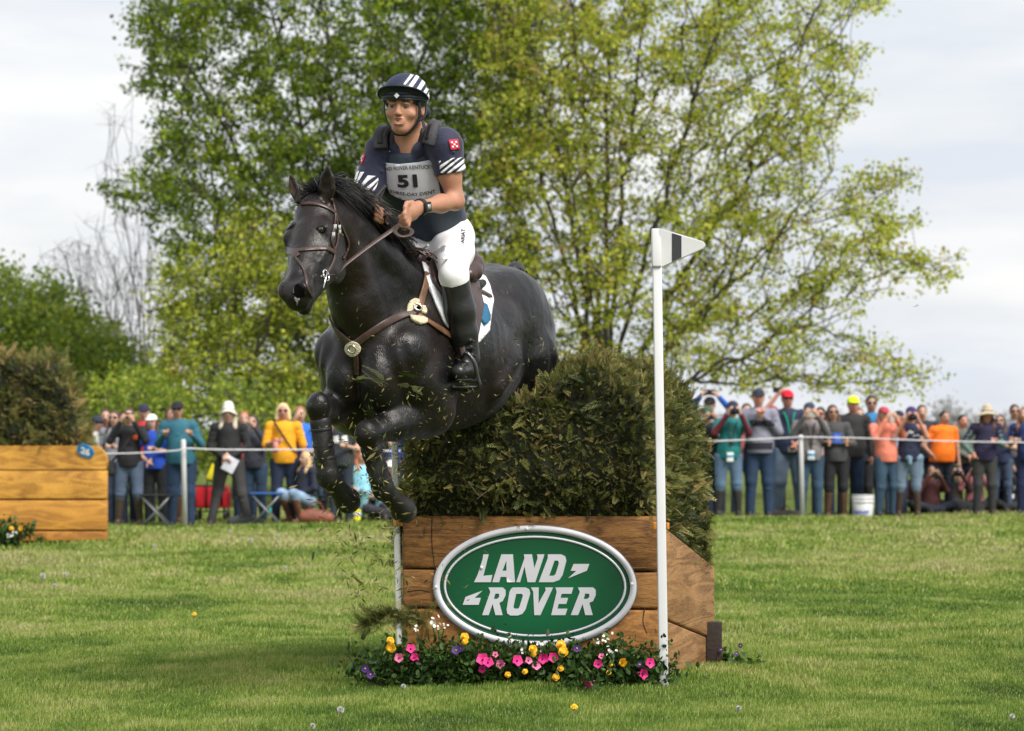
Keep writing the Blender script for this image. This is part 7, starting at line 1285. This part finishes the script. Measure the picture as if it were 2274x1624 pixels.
# cedar branch broken off and flying, clippings in the air
def spray_mesh(P, ax_, size, r_, n_side=9):
    """cedar sprays at points P along directions ax_"""
    n = len(P); s1 = np.cross(ax_, r_.normal(0, 1, (n, 3))); s1 /= np.linalg.norm(s1, axis=1)[:, None]; s2 = np.cross(ax_, s1); T = []
    for s_ in np.linspace(.1, 1, n_side):
        for q in (-1, 1): l = .42*(1.1-s_*.8); dd_ = np.array([.80, q*.6, .04]); pp_ = np.array([-.6, q*.8, 0])*.024; b_ = np.array([s_, 0, 0]); T.append([list(b_), list(b_+dd_*l*.55+pp_), list(b_+dd_*l*1.15), list(b_+dd_*l*.5-pp_)])
    T.append([[0, -.012, 0], [0, .012, 0], [1, .008, 0], [1, -.008, 0]]); X_ = np.array(T).reshape(-1, 3)[None]; sz_ = size*r_.uniform(.6, 1.4, n); c_ = r_.normal(0, .4, n)
    V = P[:, None]+sz_[:, None, None]*(ax_[:, None]*X_[..., :1]+s1[:, None]*X_[..., 1:2]+s2[:, None]*(X_[..., 2:]+c_[:, None, None]*X_[..., :1]**2)); m_ = len(T); return V.reshape(-1, 3), (np.arange(n*m_)*4)[:, None]+[0, 1, 2, 3], np.repeat(np.clip(r_.normal(.5, .2, n), 0, .9), m_*4)
r_ = np.random.default_rng(21); st0 = smoothline([D(948, 1382, 14.5), D(900, 1368, 14.35), D(855, 1372, 14.3), D(815, 1390, 14.25)], 40); n = 170; t = r_.integers(0, 40, n); ax_ = unit(st0[-1]-st0[0])+r_.normal(0, .45, (n, 3))+[0, 0, .12]; ax_ /= np.linalg.norm(ax_, axis=1)[:, None]
V, Q, tn = spray_mesh(st0[t], ax_, .085, r_); br = empty('cedar_branch', st0[0], 'broken cedar branch hanging at the left foot of the jump', 'branch'); obj('foliage', npmesh('foliage', V, Q, tn), M_CEDAR, br, False); mb = MB(); mb.tube(st0, np.linspace(.006, .002, 40), 6); mb.build('twig', mat('twig', (.16, .10, .06), .8), br, True)
def clippings():
    r_ = np.random.default_rng(33); P = []; S_ = []
    for (cx_, cy_, sx_, sy_, n, d0, d1, sz_) in ((740, 1080, 45, 90, 260, 12.9, 13.9, .010), (850, 1010, 40, 90, 240, 13.0, 14.2, .010), (830, 1200, 50, 90, 260, 13.3, 14.4, .010), (800, 1250, 40, 40, 60, 13.5, 14.3, .016), (900, 900, 110, 60, 200, 13.1, 13.9, .010), (960, 1280, 70, 90, 120, 14.35, 14.6, .009), (1000, 850, 130, 50, 120, 13.3, 13.8, .009), (760, 650, 60, 120, 40, 12.8, 13.2, .008), (820, 1330, 30, 60, 60, 13.8, 14.4, .014), (1180, 800, 60, 60, 60, 13.9, 14.3, .009), (860, 1060, 30, 60, 120, 13.1, 13.9, .012)):
        for _ in range(n): P.append(D(r_.normal(cx_, sx_), r_.normal(cy_, sy_), r_.uniform(d0, d1))); S_.append(sz_*r_.lognormal(0, .45))
    P = np.array(P); P = P[P[:, 2] > .1]; n = len(P); S_ = np.array(S_)[:n]; ax_ = r_.normal(0, 1, (n, 3)); ax_ /= np.linalg.norm(ax_, axis=1)[:, None]; s1 = np.cross(ax_, r_.normal(0, 1, (n, 3))); s1 /= np.linalg.norm(s1, axis=1)[:, None]; k = S_[:, None]
    V = np.stack([P-ax_*k, P+s1*k*.22, P+ax_*k, P-s1*k*.22+ax_*k*.3], 1).reshape(-1, 3); o_ = np.arange(n)[:, None]*4; o = obj('flying_clippings', npmesh('flying_clippings', V, o_+[0, 1, 2, 3], np.repeat(np.clip(r_.normal(.55, .22, n), 0, 1), 4)), M_CEDAR, None, False)
    tag(o, 'cloud of cedar clippings kicked into the air around the forelegs', 'clippings', kind='stuff')
clippings()
for k, (x, y, d, s_, lb) in enumerate([(785, 1215, 13.8, .06, 'dark cedar sprig flying below the left hoof'), (840, 1230, 13.9, .055, 'dark cedar sprig falling nearest the jump\'s left edge'), (855, 850, 13.05, .06, 'green cedar sprig flying in front of the horse\'s left elbow'), (790, 843, 12.95, .06, 'green cedar sprig flying in front of the horse\'s chest'), (912, 857, 13.1, .05, 'straw-coloured cedar sprig over the forearm'), (2035, 681, 13.0, .012, 'dark speck of debris high at the right in the sky'), (2062, 786, 13.0, .008, 'dark speck of debris below the other speck in the sky'), (770, 1222, 13.7, .05, 'dark cedar sprig flying left of the jump in front of the grass'), (948, 1075, 13.9, .06, 'cedar sprig dangling against the brush near the hoof')]):
    r_ = np.random.default_rng(90+k); ax_ = r_.normal(0, 1, (4, 3))*[1, .5, .6]; ax_ /= np.linalg.norm(ax_, axis=1)[:, None]; V, Q, tn = spray_mesh(np.repeat(D(x, y, d)[None], 4, 0), ax_, s_, r_, 7); o = obj('cedar_sprig', npmesh('cedar_sprig', V, Q, tn*.8), M_CEDAR, None, False); tag(o, lb, 'sprig', 'sprigs flying through the air')
